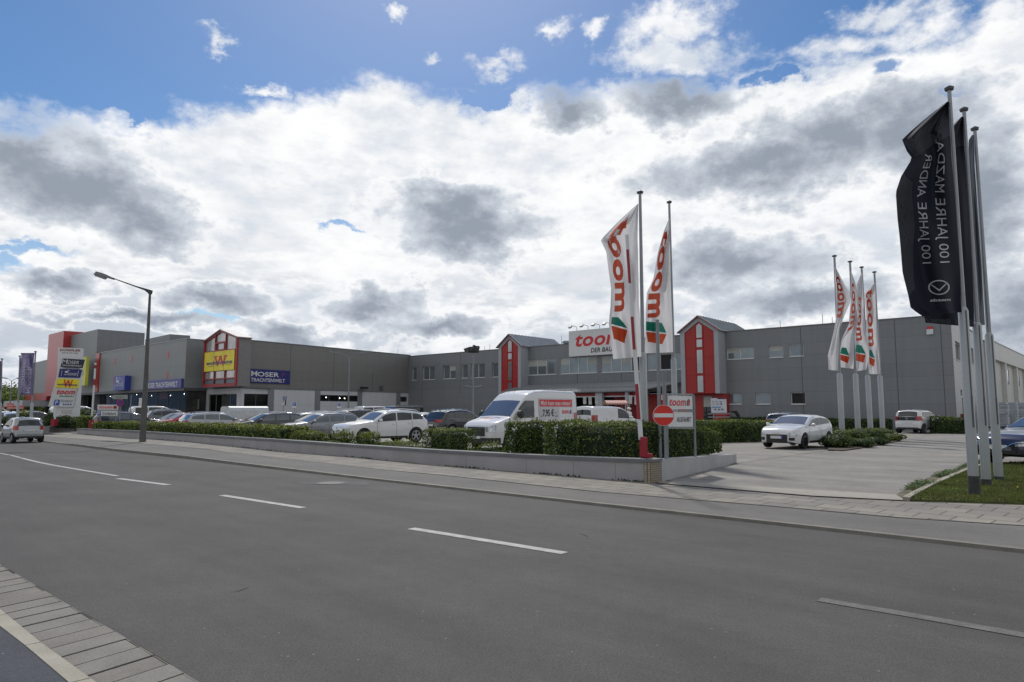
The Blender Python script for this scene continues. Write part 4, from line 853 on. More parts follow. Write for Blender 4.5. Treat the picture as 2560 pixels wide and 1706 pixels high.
SPEC = {
 # x from the nose; top: silhouette, belt: shoulder / window sill, ws/rw: glass ranges, side: side glass x ranges
 'hatch': dict(L=3.95, W=1.74, top=[(0, .60), (.05, .74), (.16, .84), (.5, .93), (1.02, 1.00), (1.75, 1.34), (2.1, 1.40), (2.6, 1.42), (3.2, 1.36), (3.52, 1.27), (3.80, .98), (3.90, .86), (3.95, .60)],
     belt=[(0, .58), (.15, .74), (.9, .88), (1.6, .90), (3.2, .98), (3.75, .98), (3.95, .58)], wh=(.78, 3.25), R=.315, sill=.22, ws=(1.06, 1.76), rw=(3.50, 3.80), side=[(1.28, 2.42), (2.50, 3.42)], k=.60, kr=.70),
 'city': dict(L=3.54, W=1.64, top=[(0, .60), (.06, .80), (.3, .92), (.85, 1.02), (1.5, 1.38), (1.9, 1.47), (2.8, 1.48), (3.3, 1.42), (3.44, 1.05), (3.52, .80), (3.54, .55)],
     belt=[(0, .58), (.2, .80), (.8, .92), (3.2, 1.0), (3.4, .98), (3.54, .54)], wh=(.66, 3.06), R=.30, sill=.24, ws=(.90, 1.50), rw=(3.30, 3.46), side=[(1.12, 2.1), (2.18, 3.12)], k=.62, kr=.80),
 'micro': dict(L=2.6, W=1.56, top=[(0, .62), (.05, .80), (.2, .95), (.45, 1.05), (1.1, 1.46), (1.5, 1.54), (2.2, 1.52), (2.36, 1.46), (2.50, 1.02), (2.58, .80), (2.6, .5)],
     belt=[(0, .6), (.2, .85), (.5, .95), (2.3, 1.0), (2.5, .95), (2.6, .5)], wh=(.42, 2.24), R=.29, sill=.26, ws=(.48, 1.10), rw=(2.37, 2.52), side=[(.75, 1.95)], k=.64, kr=.80),
 'estate': dict(L=4.75, W=1.83, top=[(0, .58), (.05, .70), (.2, .80), (.7, .92), (1.35, 1.0), (2.15, 1.38), (2.5, 1.45), (3.2, 1.47), (4.1, 1.41), (4.38, 1.32), (4.62, 1.02), (4.72, .88), (4.75, .6)],
     belt=[(0, .56), (.2, .74), (1.2, .90), (2.2, .93), (4.2, 1.0), (4.6, .98), (4.75, .58)], wh=(.92, 3.72), R=.33, sill=.21, ws=(1.40, 2.16), rw=(4.36, 4.64), side=[(1.62, 2.62), (2.70, 3.52), (3.60, 4.34)], k=.58, kr=.66, rails=1),
 'saloon': dict(L=4.6, W=1.80, top=[(0, .58), (.05, .70), (.2, .80), (.7, .92), (1.35, .99), (2.1, 1.36), (2.6, 1.43), (3.2, 1.40), (4.0, 1.08), (4.45, 1.03), (4.57, .92), (4.6, .6)],
     belt=[(0, .56), (.2, .74), (1.2, .90), (2.2, .93), (3.9, .99), (4.5, .96), (4.6, .58)], wh=(.90, 3.62), R=.32, sill=.21, ws=(1.40, 2.12), rw=(3.32, 3.98), side=[(1.62, 2.55), (2.63, 3.55)], k=.58, kr=.66),
 'suv': dict(L=4.66, W=1.89, top=[(0, .66), (.06, .84), (.2, .97), (.7, 1.06), (1.35, 1.13), (2.0, 1.52), (2.4, 1.61), (3.0, 1.64), (3.8, 1.59), (4.12, 1.50), (4.46, 1.15), (4.62, .98), (4.66, .62)],
     belt=[(0, .62), (.2, .86), (1.2, 1.02), (2.2, 1.06), (4.0, 1.14), (4.5, 1.08), (4.66, .6)], wh=(.88, 3.75), R=.37, sill=.28, ws=(1.40, 2.02), rw=(4.10, 4.48), side=[(1.62, 2.62), (2.70, 3.52), (3.58, 4.16)], k=.60, kr=.66, rails=1),
 'box': dict(L=4.7, W=1.86, top=[(0, .85), (.04, 1.10), (.15, 1.20), (1.35, 1.25), (1.62, 1.84), (1.8, 1.94), (4.5, 1.95), (4.62, 1.85), (4.69, 1.1), (4.7, .7)],
     belt=[(0, .8), (.15, 1.10), (1.3, 1.17), (4.6, 1.19), (4.7, .7)], wh=(.82, 3.70), R=.40, sill=.40, ws=(1.37, 1.64), rw=(4.60, 4.69), side=[(1.72, 2.55), (2.63, 3.35), (3.43, 4.45)], k=.86, kr=.9, rails=1),
 'minivan': dict(L=4.9, W=1.90, top=[(0, .66), (.06, .90), (.3, 1.03), (1.0, 1.16), (1.8, 1.78), (2.2, 1.93), (2.8, 1.96), (4.6, 1.93), (4.78, 1.80), (4.88, 1.1), (4.9, .6)],
     belt=[(0, .64), (.3, .95), (1.0, 1.08), (4.8, 1.15), (4.9, .6)], wh=(.90, 3.90), R=.34, sill=.24, ws=(1.05, 1.80), rw=(4.77, 4.88), side=[(1.5, 2.35), (2.45, 3.5), (3.6, 4.6)], k=.66, kr=.85),
 'small_van': dict(L=4.4, W=1.83, top=[(0, .66), (.06, .88), (.3, 1.02), (.95, 1.15), (1.55, 1.66), (1.95, 1.80), (2.6, 1.85), (4.25, 1.84), (4.34, 1.76), (4.39, 1.0), (4.4, .55)],
     belt=[(0, .64), (.3, .93), (.95, 1.06), (4.3, 1.12), (4.4, .55)], wh=(.86, 3.62), R=.33, sill=.24, ws=(1.0, 1.57), rw=(4.33, 4.39), side=[(1.35, 2.3)], k=.66, kr=.9),
 'van': dict(L=5.5, W=2.05, top=[(0, .78), (.05, .98), (.25, 1.14), (.75, 1.28), (1.05, 1.36), (1.75, 2.02), (2.15, 2.34), (2.6, 2.47), (3.4, 2.52), (5.3, 2.50), (5.44, 2.38), (5.49, 1.2), (5.5, .6)],
     belt=[(0, .74), (.25, 1.02), (1.0, 1.20), (1.6, 1.26), (5.4, 1.30), (5.5, .6)], wh=(.98, 4.30), R=.36, sill=.27, ws=(1.06, 1.80), rw=None, side=[(1.52, 2.48)], k=.66, kr=.92, wtop=2.02),
}
def make_car(kind, pmat, pos, head, label, cat='car', group='parked cars', scale=(1, 1, 1), wheel=rim_m, glass=glass_car, extra='', detail=True):
    S = SPEC[kind]; Lc, W = S['L'], S['W']; hw = W / 2
    t = thing({'van': 'delivery_van', 'small_van': 'delivery_van', 'minivan': 'minibus', 'box': 'off_road_car'}.get(kind, 'parked_car'), pos, label, cat, group, R(head)); t.scale = scale
    loc = lambda x, y, z: (Lc / 2 - x, y, z)                      # nose toward local +X, left side = +Y
    fl, rl = .75, .45
    def hwid(x):
        if x < fl: u_ = max(0.0, 1 - x / fl); return hw * (S['k'] + (1 - S['k']) * sqrt(max(0, 1 - u_ ** 2.4)))
        if x > Lc - rl: u_ = max(0.0, 1 - (Lc - x) / rl); return hw * (S['kr'] + (1 - S['kr']) * sqrt(max(0, 1 - u_ ** 2.2)))
        return hw
    ztop = lambda x: sm_interp(S['top'], x, .05 if .1 < x < Lc - .1 else .01)
    zbelt = lambda x: min(sm_interp(S['belt'], x, .05 if .1 < x < Lc - .1 else .01), ztop(x) - .015)
    tum = .20 if kind not in ('van', 'small_van', 'box', 'minivan') else (.045 if kind == 'van' else .07)
    rr0 = .17 if kind not in ('van', 'box') else .13
    Rw = S['R']
    def z0(x):
        z = S['sill'] + .10 * max(0, 1 - x / .35) ** 2 + .12 * max(0, 1 - (Lc - x) / .4) ** 2
        for xw in S['wh']:
            ra = Rw + .055
            if abs(x - xw) < ra: z = max(z, Rw + sqrt(ra * ra - (x - xw) ** 2))
        return z
    def side_y(x, z):
        b = zbelt(x); w = hwid(x); lo_ = S['sill']
        if z <= b:
            h = max(0, min(1, (z - lo_) / max(.05, b - lo_)))
            return w * (.945 + .055 * sin(pi * (.12 + .76 * h)) ) * (1 - .012 * (h > .97))
        return w * .962 - (z - b) * tum
    def cab(x, q):                # q 0..1 from shoulder over the roof edge to the centre line
        b, tp = zbelt(x), ztop(x); hgt = tp - b; r = min(rr0, hgt * .8); cr = min(.035, hgt * .3)
        zs = tp - r - cr; yb = side_y(x, b)
        if q <= .45: z = b + (zs - b) * q / .45; return yb - (z - b) * tum, z
        ys = yb - (zs - b) * tum
        if q <= .72:
            a = (q - .45) / .27 * pi / 2; return ys - r * 1.15 * (1 - cos(a)), zs + r * sin(a)
        yr = ys - r * 1.15; u_ = (q - .72) / .28; y = yr * (1 - u_); return y, tp - cr * (y / max(.01, yr)) ** 2
    def wid_at(x): return cab(x, .72)[0]
    def top_z(x, y):
        yr = wid_at(x); tp = ztop(x); cr = min(.035, (tp - zbelt(x)) * .3)
        return tp - cr * (y / max(.01, yr)) ** 2 if abs(y) <= yr else tp - cr
    xs = set(); x = 0
    for q in [0, .012, .03, .06, .1, .15, .21, .28, .36, .45, .55]: xs.add(q)
    x = .65
    while x < Lc - .5: xs.add(round(x, 3)); x += .09
    for q in [.5, .42, .34, .26, .2, .14, .09, .05, .025, .01, 0]: xs.add(Lc - q)
    for xw in S['wh']:
        ra = Rw + .055
        for a in range(0, 13): xs.add(round(xw - ra * cos(pi * a / 12), 4))
        xs.add(xw - ra - .004); xs.add(xw + ra + .004)
    xs = sorted(xs); rows = []
    qs = [0, .15, .3, .45, .52, .59, .66, .72, .82, .92, 1.0]; nlow = 7
    for x in xs:
        ring = []; zb_ = z0(x); b = zbelt(x); zb_ = min(zb_, b - .02)
        ring.append((x, 0, zb_)); ring.append((x, side_y(x, zb_) * .8, zb_))
        for k in range(nlow): z = zb_ + (b - zb_) * k / nlow; ring.append((x, side_y(x, z), z))
        for q in qs: y, z = cab(x, q); ring.append((x, max(0, y), z))
        rows.append(ring)
    mb = MB()
    for sgn in (1, -1):
        rws = [[loc(p[0], p[1] * sgn, p[2]) for p in r] for r in rows]
        mb.grid(rws if sgn > 0 else rws[::-1])
        for end in (0, -1):
            r = [loc(p[0], p[1] * sgn, p[2]) for p in rows[end]]
            mb.poly(r if (sgn > 0) == (end == 0) else r[::-1])
    bd = mb.build('body', pmat, t, smooth=35, world=False)
    # cavity in the arches and floor
    q = MB(); q.box(loc(Lc - .35, -hw * .80, S['sill'] + .02), loc(.35, hw * .80, S['sill'] + .06)); 
    for xw in S['wh']: q.box(loc(xw + Rw, -hw * .86, .20), loc(xw - Rw, hw * .62 * 0 - hw * .60, Rw * 2)); q.box(loc(xw + Rw, hw * .60, .20), loc(xw - Rw, hw * .86, Rw * 2))
    q.build('underbody', under_m, t, world=False)
    def patch(name, fn, nu, nv, m_, smooth=50):
        q = MB(); q.grid([[fn(a / nu, b / nv) for b in range(nv + 1)] for a in range(nu + 1)]); return q.build(name, m_, t, smooth=smooth, world=False)
    # glass
    def top_patch(x0, x1, m0, m1, lift=.008):
        def f(a, b):
            x = x0 + (x1 - x0) * a; w = wid_at(x) - m0 + (m0 - m1) * a; y = (b * 2 - 1) * w * 1.0
            return loc(x - lift * .6 if x < Lc / 2 else x + lift * .6, y, top_z(x, y) + lift)
        return f
    patch('windscreen', top_patch(S['ws'][0] + .02, S['ws'][1] - .03, -.05, -.02), 10, 12, glass_ws)
    if S['rw']: patch('rear_window', top_patch(S['rw'][0] + .02, S['rw'][1] - .02, .0, -.02, .012), 6, 10, glass)
    ws0, ws1 = S['ws']; rear = S['side'][-1][1]
    for sgn in (1, -1):
        for (xa, xb) in S['side']:
            def top_lim(x):
                zt = min(ztop(x) - rr0 * .62 - .035, S.get('wtop', 9))
                return zt
            bot = lambda x: zbelt(x) + .035
            # walk to where the window has height
            a = xa
            while top_lim(a) - bot(a) < .03 and a < xb: a += .03
            bb = xb
            while top_lim(bb) - bot(bb) < .03 and bb > a: bb -= .03
            if bb - a < .2: continue
            def f(u_, v_):
                x = a + (bb - a) * u_; zt = max(top_lim(x), bot(x) + .01); z = bot(x) + (zt - bot(x)) * v_
                if z > ztop(x) - rr0 - .035:
                    zs = ztop(x) - rr0 - min(.035, (ztop(x) - zbelt(x)) * .3); ys = side_y(x, zs); s_ = min(1, (z - zs) / rr0); y = ys - rr0 * 1.15 * (1 - sqrt(max(0, 1 - s_ * s_)))
                else: y = side_y(x, z)
                return loc(x, (y + .006) * sgn, z)
            patch('side_window', f, 14, 4, glass if not (sgn > 0 and extra == 'clearglass') else glass)
    # plan outline for lights, grille, bumpers
    def outline(front, s, z, off=.008):
        pts = []; n_ = 14; kk = S['k'] if front else S['kr']; ln = fl if front else rl
        for i in range(n_ + 1): x = ln * (i / n_) ** 1.8; xx = x if front else Lc - x; pts.append((x, side_y(xx, z)))
        y0 = pts[0][1]; a = abs(s); sg = 1 if s >= 0 else -1
        if a <= y0: x, y, nx, ny = 0, a, 1, 0
        else:
            r_ = a - y0; x, y, nx, ny = pts[-1][0], pts[-1][1], 0, 1
            for p_, q_ in zip(pts, pts[1:]):
                d_ = math.hypot(q_[0] - p_[0], q_[1] - p_[1])
                if r_ <= d_: f_ = r_ / d_; x = p_[0] + (q_[0] - p_[0]) * f_; y = p_[1] + (q_[1] - p_[1]) * f_; nx, ny = (q_[1] - p_[1]) / d_, (q_[0] - p_[0]) / d_; break
                r_ -= d_
        x -= nx * off; y += ny * off
        return loc(x if front else Lc - x, y * sg, z)
    def strip_(name, front, s0, s1, zlo, zhi, m_, off=.008, n=10, nv=2):
        return patch(name, lambda a, b: outline(front, s0 + (s1 - s0) * a, (zlo(a) if callable(zlo) else zlo) + ((zhi(a) if callable(zhi) else zhi) - (zlo(a) if callable(zlo) else zlo)) * b, off), n, nv, m_)
    f0 = S['top'][0][1]; kw = hw * S['k']; big = kind in ('suv', 'van', 'minivan', 'small_van', 'box'); gz = f0 - .02
    hz = S['top'][1][1] - .07
    if kind == 'van':
        strip_('grille', 1, -.52, .52, .56, .93, plas, .014, 12)
        for z in (.66, .76, .86): strip_('grille_bar', 1, -.46, .46, z, z + .025, chrome, .02, 10, 1)
        for sg in (1, -1): strip_('headlight', 1, sg * .58, sg * 1.02, .74, lambda a: .93 + .10 * a, lamp_c, .014)
        strip_('bumper', 1, -1.25, 1.25, .27, .50, plas, .012, 20)
        for sg in (1, -1): q = MB(); q.grid([[loc(.84 + .07 * a, sg * (.14 + .36 * b / 4), top_z(.84 + .07 * a, .3) + .008) for b in range(5)] for a in (0, 1)]); q.build('bonnet_vent', plas, t, world=False)
        strip_('rear_door_glass', 0, -.75, .75, 1.35, 2.0, glass, .01)
    else:
        gw = kw * (.72 if kind != 'hatch' else .86)
        strip_('grille', 1, -gw, gw, gz - (.24 if kind != 'hatch' else .33), gz, plas, .010)
        if kind in ('suv',):
            for z in (gz - .14, gz - .08): strip_('grille_bar', 1, -gw * .9, gw * .9, z, z + .02, chrome, .018, 8, 1)
        for sg in (1, -1): strip_('headlight', 1, sg * (gw + .06), sg * (kw + .42), lambda a: hz - .15 + .03 * a, lambda a: hz - .02 + .05 * a, lamp_c, .010)
        strip_('air_intake', 1, -kw * .85, kw * .85, S['sill'] + .12, S['sill'] + .24, plas, .009)
        if kind == 'hatch': strip_('grille_rim', 1, -gw - .02, gw + .02, gz, gz + .02, chrome, .012, 8, 1)
        for sg in (1, -1): strip_('fog_light', 1, sg * (kw * .98), sg * (kw + .22), S['sill'] + .13, S['sill'] + .25, plas, .009, 5)
    tz = {'van': (1.0, 1.5), 'small_van': (.85, 1.30), 'minivan': (.9, 1.35), 'box': (.75, .95), 'city': (.80, 1.06), 'micro': (.78, 1.02)}.get(kind)
    if tz is None: b_ = zbelt(Lc - .2); tz = (b_ - .21, b_ - .03)
    rkw = hw * S['kr']
    for sg in (1, -1):
        w0 = rkw * (.62 if kind in ('suv', 'estate', 'hatch', 'saloon') else .86)
        strip_('tail_light', 0, sg * w0, sg * (rkw + .30), tz[0], tz[1], lamp_r, .012)
    if kind == 'city': strip_('tailgate_panel', 0, -.68, .68, .82, 1.02, glass, .010)
    if kind == 'micro':
        pass
    strip_('rear_bumper', 0, -rkw * .95, rkw * .95, S['sill'] + .02, S['sill'] + .14, plas, .012)
    for front in (1, 0):
        zp = S['sill'] + (.26 if front else .24) if kind not in ('van', 'small_van', 'minivan', 'box') else (.46 if front else .55)
        if kind in ('city', 'micro', 'suv', 'estate', 'hatch') and not front: zp = .62 if kind in ('city',) else (.66 if kind != 'micro' else .70)
        if kind == 'hatch' and front: zp = .42
        p_ = strip_('number_plate', front, -.26, .26, zp, zp + .11, plate_m, .020, 2, 1)
    # wheels
    for xw in S['wh']:
        for sg in (1, -1):
            c = V(loc(xw, sg * (hw - .11), Rw)); q = MB(); prof = [(.10, Rw * .60), (.115, Rw * .80), (.10, Rw * .95), (.06, Rw), (-.06, Rw), (-.10, Rw * .95), (-.10, Rw * .5)]
            q.grid([[c + V((r_ * cos(2 * pi * j / 24), sg * o_, r_ * sin(2 * pi * j / 24))) for j in range(24)] for o_, r_ in prof], True)
            wl = q.build('wheel', tyre_m, t, smooth=50, world=False)
            q = MB()
            q.grid([[c + V((r_ * cos(2 * pi * j / 24), sg * o_, r_ * sin(2 * pi * j / 24))) for j in range(24)] for o_, r_ in ((.105, Rw * .66), (.108, Rw * .60), (.06, Rw * .58))], True)
            for k in range(5):
                a = 2 * pi * k / 5 + .3; d_ = V((cos(a), 0, sin(a))); pn = V((-sin(a), 0, cos(a)))
                o_ = V((0, sg * .098, 0)); q.poly([c + o_ + pn * .045, c + o_ - pn * .045, c + o_ + d_ * Rw * .62 - pn * .028, c + o_ + d_ * Rw * .62 + pn * .028])
            q.disc(c + V((0, sg * .102, 0)), (0, sg, 0), Rw * .18, 12)
            rm = q.build('rim', wheel, t, world=False); rm.parent = wl
            q = MB(); q.disc(c + V((0, sg * .055, 0)), (0, sg, 0), Rw * .59, 20); dk = q.build('brake_disc', under_m, t, world=False); dk.parent = wl
    # mirrors, rails, seams, handles
    xm = S['ws'][0] + (.30 if kind != 'van' else .42)
    for sg in (1, -1):
        y = side_y(xm, zbelt(xm)); z = zbelt(xm) + .09; q = MB(); hh = .17 if kind == 'van' else .075
        c = V(loc(xm, sg * (y + .14), z + (.1 if kind == 'van' else 0)))
        q.tube([c + V((0, -sg * .14, -.04)), c + V((0, -sg * .08, -.01)), c + V((.02, -sg * .02, 0)), c + V((.02, sg * .07, 0)), c + V((.01, sg * .10, 0))], [.02, .03, hh, hh, hh * .5], 10)
        q.build('mirror', plas if kind in ('van', 'box') else pmat, t, smooth=50, world=False)
    if S.get('rails'):
        for sg in (1, -1):
            x0, x1 = S['ws'][1] + .15, S['side'][-1][1] - .1; q = MB(); n_ = 8
            q.tube([loc(x0 + (x1 - x0) * k / n_, sg * (wid_at(x0 + (x1 - x0) * k / n_) + .03), ztop(x0 + (x1 - x0) * k / n_) + (.035 if 0 < k < n_ else -.01)) for k in range(n_ + 1)], .016, 6); q.build('roof_rail', chrome if kind != 'box' else plas, t, world=False)
    if detail:
        ds = [S['side'][0][0] - .06] + [b for a, b in S['side'][:2]]
        for sg in (1, -1):
            for x in ds:
                if any(abs(x - xw) < Rw + .1 for xw in S['wh']): zl = max(z0(x) + .02, S['sill'] + .1)
                else: zl = S['sill'] + .1
                q = MB(); n_ = 8
                q.grid([[loc(x + o_, sg * (side_y(x, zl + (zbelt(x) - zl) * k / n_) + .004), zl + (zbelt(x) - zl) * k / n_) for k in range(n_ + 1)] for o_ in (-.006, .006)]); q.build('door_seam', plas, t, world=False)
            q = MB(); n_ = 20; x0, x1 = S['wh'][0] + Rw + .1, S['wh'][1] - Rw - .1
            q.grid([[loc(x0 + (x1 - x0) * k / n_, sg * (side_y(2, z) + .006), z) for k in range(n_ + 1)] for z in (S['sill'], S['sill'] + .10)]); q.build('sill_trim', plas, t, world=False)
            for (xa, xb) in S['side'][:2]:
                if kind in ('van', 'small_van') and xa > 2: continue
                x = xb - .24; z = zbelt(x) - .11; q = MB(); q.tube([loc(x, sg * (side_y(x, z) + .02), z), loc(x + .18, sg * (side_y(x, z) + .02), z)], .014, 6); q.build('door_handle', chrome if kind == 'suv' else pmat, t, world=False)
    if kind not in ('van', 'box', 'small_van'):
        for sg in (1, -1):      # dark wing under the windscreen edge, roof antenna
            pass
        q = MB(); xr = S['side'][-1][1] - .25; q.tube([loc(xr, 0, ztop(xr)), loc(xr + .12, 0, ztop(xr) + .10)], [.03, .008], 6); q.build('antenna', plas, t, world=False)
    return t, loc, outline, side_y, strip_, patch, top_z

GP = .036
def place(px, dist): d = ray(px, 1000); return (d.x / d.y * dist, dist, GP)
# near, well seen cars
car, loc_, outl, sy, st_, pt_, tz_ = make_car('suv', P_white, place(954, 33.6), 222, 'white off road estate with tinted windows and a star badge behind the low hedge', scale=(1, 1, 1))
q = MB(); o = V(outl(1, 0, .70, .03)); q.ring(o, (1, 0, 0), .085, .105, 24)
for a in (90, 210, 330): q.obox(o + V((.002, .045 * cos(R(a)), .045 * sin(R(a)))), (0, cos(R(a)), sin(R(a))), (0, -sin(R(a)), cos(R(a))), (1, 0, 0), .045, .009, .004)
q.build('badge', chrome, car, world=False)
car, loc_, outl, sy, st_, pt_, tz_ = make_car('hatch', P_white, G(1994, 1121)[:2] + (GP + .02,), 224, 'small white hatchback with a four ringed badge facing the driveway', scale=(1, 1, 1), wheel=rim_d)
q = MB()
for k in range(4): q.ring(V(outl(1, 0, .60, .028)) + V((0, .085 * (k - 1.5), 0)), (1, 0, 0), .042, .054, 20)
q.build('badge', chrome, car, world=False)
st_('plate_strip', 1, .20, .26, .422, .528, plate_b, .024, 1, 1)
car, *_ = make_car('city', P_white, G(2300, 1084)[:2] + (GP,), 37, 'tiny white city car with a black tailgate parked facing the long grey wall', scale=(1.08, 1.08, 1.1))
q = MB(); o = V(_[1](0, 0, .92, .025)); q.ring(o, (-1, 0, 0), .055, .068, 20)
for a, b in (((-.035, .03), (-.014, -.03)), ((-.014, -.03), (0, .005)), ((0, .005), (.014, -.03)), ((.014, -.03), (.035, .03))): q.tube([o + V((-.004, a[0], a[1])), o + V((-.004, b[0], b[1]))], .006, 5)
q.build('badge', chrome, car, world=False)
make_car('estate', P_silver, place(1975, 49), 45, 'silver estate seen from behind beyond the white hatchback and the hedge')
car, *_ = make_car('suv', P_blue, (16.95, 21.35, .05), 205, 'dark blue car with a chrome edged grille at the right edge behind the flagpoles', scale=(1.35, 1, .95))
_[3]
q = MB(); fo = _[1]; q.tube([fo(1, .28 + .0, .60, .03), fo(1, .42, .70, .03), fo(1, .62, .735, .03), fo(1, .95, .76, .03)], .018, 6); q.tube([fo(1, -.28, .60, .03), fo(1, -.42, .70, .03), fo(1, -.62, .735, .03)], .018, 6); q.tube([fo(1, -.28, .60, .03), fo(1, -.12, .52, .03), fo(1, .12, .52, .03), fo(1, .28, .60, .03)], .018, 6)
q.build('grille_trim', chrome, car, world=False)
q = MB(); o = V(fo(1, 0, .66, .03)); q.ring(o, (1, 0, 0), .07, .085, 20); q.build('badge', chrome, car, world=False)
# rental van with its sign
car, loc_, outl, sy, st_, pt_, tz_ = make_car('van', P_white, place(1305, 30.2), 226, 'tall white rental van with a red banner along its side', 'van', None, scale=(1, 1, 1))
def vside(u_, v_, k=0.0):      # sign area on the van's left side: u rearward, v up
    x = 2.78 + 2.3 * u_; z = 1.20 + .92 * v_; return V(loc_(x, sy(x, z) + .008 + k, z))
q = MB()
q.grid([[vside(a / 6, b / 5) for b in range(6)] for a in range(7)]); q.build('side_sign', mat('van_sign_grey', (.50, .51, .53), .3), car, world=False)
q = MB(); q.grid([[vside(.02 + .96 * a / 6, .62 + .33 * b / 3, .003) for b in range(4)] for a in range(7)]); q.build('sign_banner', red_s, car, world=False)
q = MB(); put_text(q, 'Mich kann man mieten!', lambda u_, v_: vside(u_, v_, .007), .06, .68, .94, .90, bold=.012); q.build('lettering', white_s, car, world=False)
q = MB(); put_text(q, '7,95 €', lambda u_, v_: vside(u_, v_, .007), .10, .10, .42, .50, bold=.03); put_text(q, 'ab', lambda u_, v_: vside(u_, v_, .007), .04, .14, .085, .22); put_text(q, 'pro', lambda u_, v_: vside(u_, v_, .007), .45, .28, .50, .36); put_text(q, 'Stunde', lambda u_, v_: vside(u_, v_, .007), .45, .13, .54, .22); q.build('price', mat('ink', (.02, .02, .025), .5), car, world=False)
q = MB(); q.grid([[vside(.58 + .40 * a / 4, -.02 + .60 * b / 4, .003) for b in range(5)] for a in range(5)]); q.build('logo_panel', white_s, car, world=False)
q = MB(); put_text(q, 'toom', lambda u_, v_: vside(u_, v_, .008), .66, .28, .87, .48, shear=.2, bold=.03); q.build('logo', red_s, car, world=False)
q = MB(); q.poly([vside(.885, .28, .008), vside(.915, .28, .008), vside(.93, .48, .008), vside(.905, .44, .008)]); q.poly([vside(.92, .28, .008), vside(.95, .28, .008), vside(.95, .42, .008), vside(.935, .48, .008)]); q.build('logo_mark', grey_d, car, world=False)
q = MB(); put_text(q, 'toom', lambda u_, v_: V(loc_(.78 - .16 * v_, .25 - .55 * u_, tz_(.78 - .16 * v_, .2) + .01)), 0, 0, 1, 1, shear=.2, bold=.02); q.build('bonnet_lettering', red_s, car, world=False)
q = MB(); q.tube([loc_(2.2, 0, tz_(2.2, 0)), loc_(2.45, 0, tz_(2.2, 0) + .30)], .008, 5); q.build('antenna', plas, car, world=False)
car, *_ = make_car('small_van', P_white, place(1522, 42.5), 38, 'small white panel van parked behind the tall rental van', 'van', None)
# the street: small silver two seater
car, *_ = make_car('micro', P_silver, G(54, 1106)[:2] + (0.0,), 141, 'tiny silver two seater driving away on the road at the left edge', 'car', 'cars on the road', scale=(.85, .88, .84))
for sg in (1, -1):
    for z in (.80, .92): _[3]('lamp_lens', 0, sg * .66, sg * .78, z - .03, z + .05, mat('lens_orange', (.6, .12, .03), .2), .018, 3)
# remaining rows
rows_ = [('estate', P_lgrey, 795, 37.5, 224, 'mid grey estate parked between the white off road car and a dark estate', P_lgrey),
 ('estate', P_dark, 664, 41.5, 224, 'dark estate with a pale bonnet behind the middle of the clipped hedge', 0),
 ('estate', P_silver, 549, 45, 44, 'silver estate parked tail first behind the hedge below the yellow sign tower', 0),
 ('hatch', P_red, 462, 46.5, 224, 'bright red hatchback mostly hidden behind the silver estate', 0),
 ('saloon', P_silver, 440, 50, 224, 'pale silver saloon with a bright windscreen beside the red hatchback', 0),
 ('estate', P_navy, 333, 47.5, 42, 'dark navy estate standing left of the big street lamp', 0),
 ('suv', P_grey, 438, 57, 42, 'grey compact off roader in front of the shop window', 0),
 ('minivan', P_white, 398, 64, 42, 'white minibus parked close to the shop window', 0),
 ('suv', P_brown, 862, 45, 224, 'brown off roader parked behind the light grey estate', 0),
 ('hatch', P_white, 752, 53, 224, 'white hatchback furthest left of the pale cars before the white wall', 0),
 ('estate', P_white, 783, 55, 224, 'white estate between two pale cars before the white wall panels', 0),
 ('suv', P_white, 900, 56, 40, 'white off roader with dark side windows below the twin car park lamp', 0),
 ('minivan', P_white, 948, 66, 42, 'white high roofed van beside the black boxy off roader', 0),
 ('box', P_black, 992, 60, 222, 'black boxy off roader with a flat roof rack near the building corner', 0),
 ('saloon', P_silver, 1050, 52, 224, 'silver saloon behind the white off road estate', 0),
 ('hatch', P_black, 1082, 43.5, 44, 'black hatchback with glowing red tail lamp tucked beside a dark off roader', 0),
 ('suv', P_dark, 1150, 42.5, 46, 'anthracite off roader with red tail lamps left of the rental van', 0),
 ('hatch', P_dark, 708, 60, 224, 'dark hatchback in the far row near the tilted post sign', 0),
 ('hatch', P_black, 520, 62, 224, 'black hatchback far back before the glazed shop doors', 0),
 ('estate', P_silver, 22, 62, 130, 'silver estate furthest left in the distant row', 0),
 ('hatch', P_silver, 40, 55, 130, 'silver hatchback beside the round clipped bushes at the left', 0),
 ('estate', P_dark, 104, 60, 40, 'black estate with its tailgate raised beside the purple flags', 0),
 ('minivan', P_white, 205, 62, 42, 'white van roof showing just right of the tall sign pylon', 0),
 ('suv', P_silver, 1108, 62, 224, 'silver off roader in the far row before the grey store wall', 0)]
for kind, pm, px, dd, hd, lb, _x in rows_:
    car, *_r = make_car(kind, pm, place(px, dd), hd, lb, {'minivan': 'van'}.get(kind, 'car'), 'parked cars', detail=dd < 48, glass=glass_car_b if dd < 50 and kind != 'suv' else glass_car)
    if 'tailgate' in lb:
        q = MB(); q.hexa([(-2.05, -.6, 1.38), (-2.95, -.6, 1.75), (-2.95, .6, 1.75), (-2.05, .6, 1.38), (-2.05, -.6, 1.44), (-2.95, -.6, 1.81), (-2.95, .6, 1.81), (-2.05, .6, 1.44)]); q.build('raised_tailgate', P_silver, car, world=False)
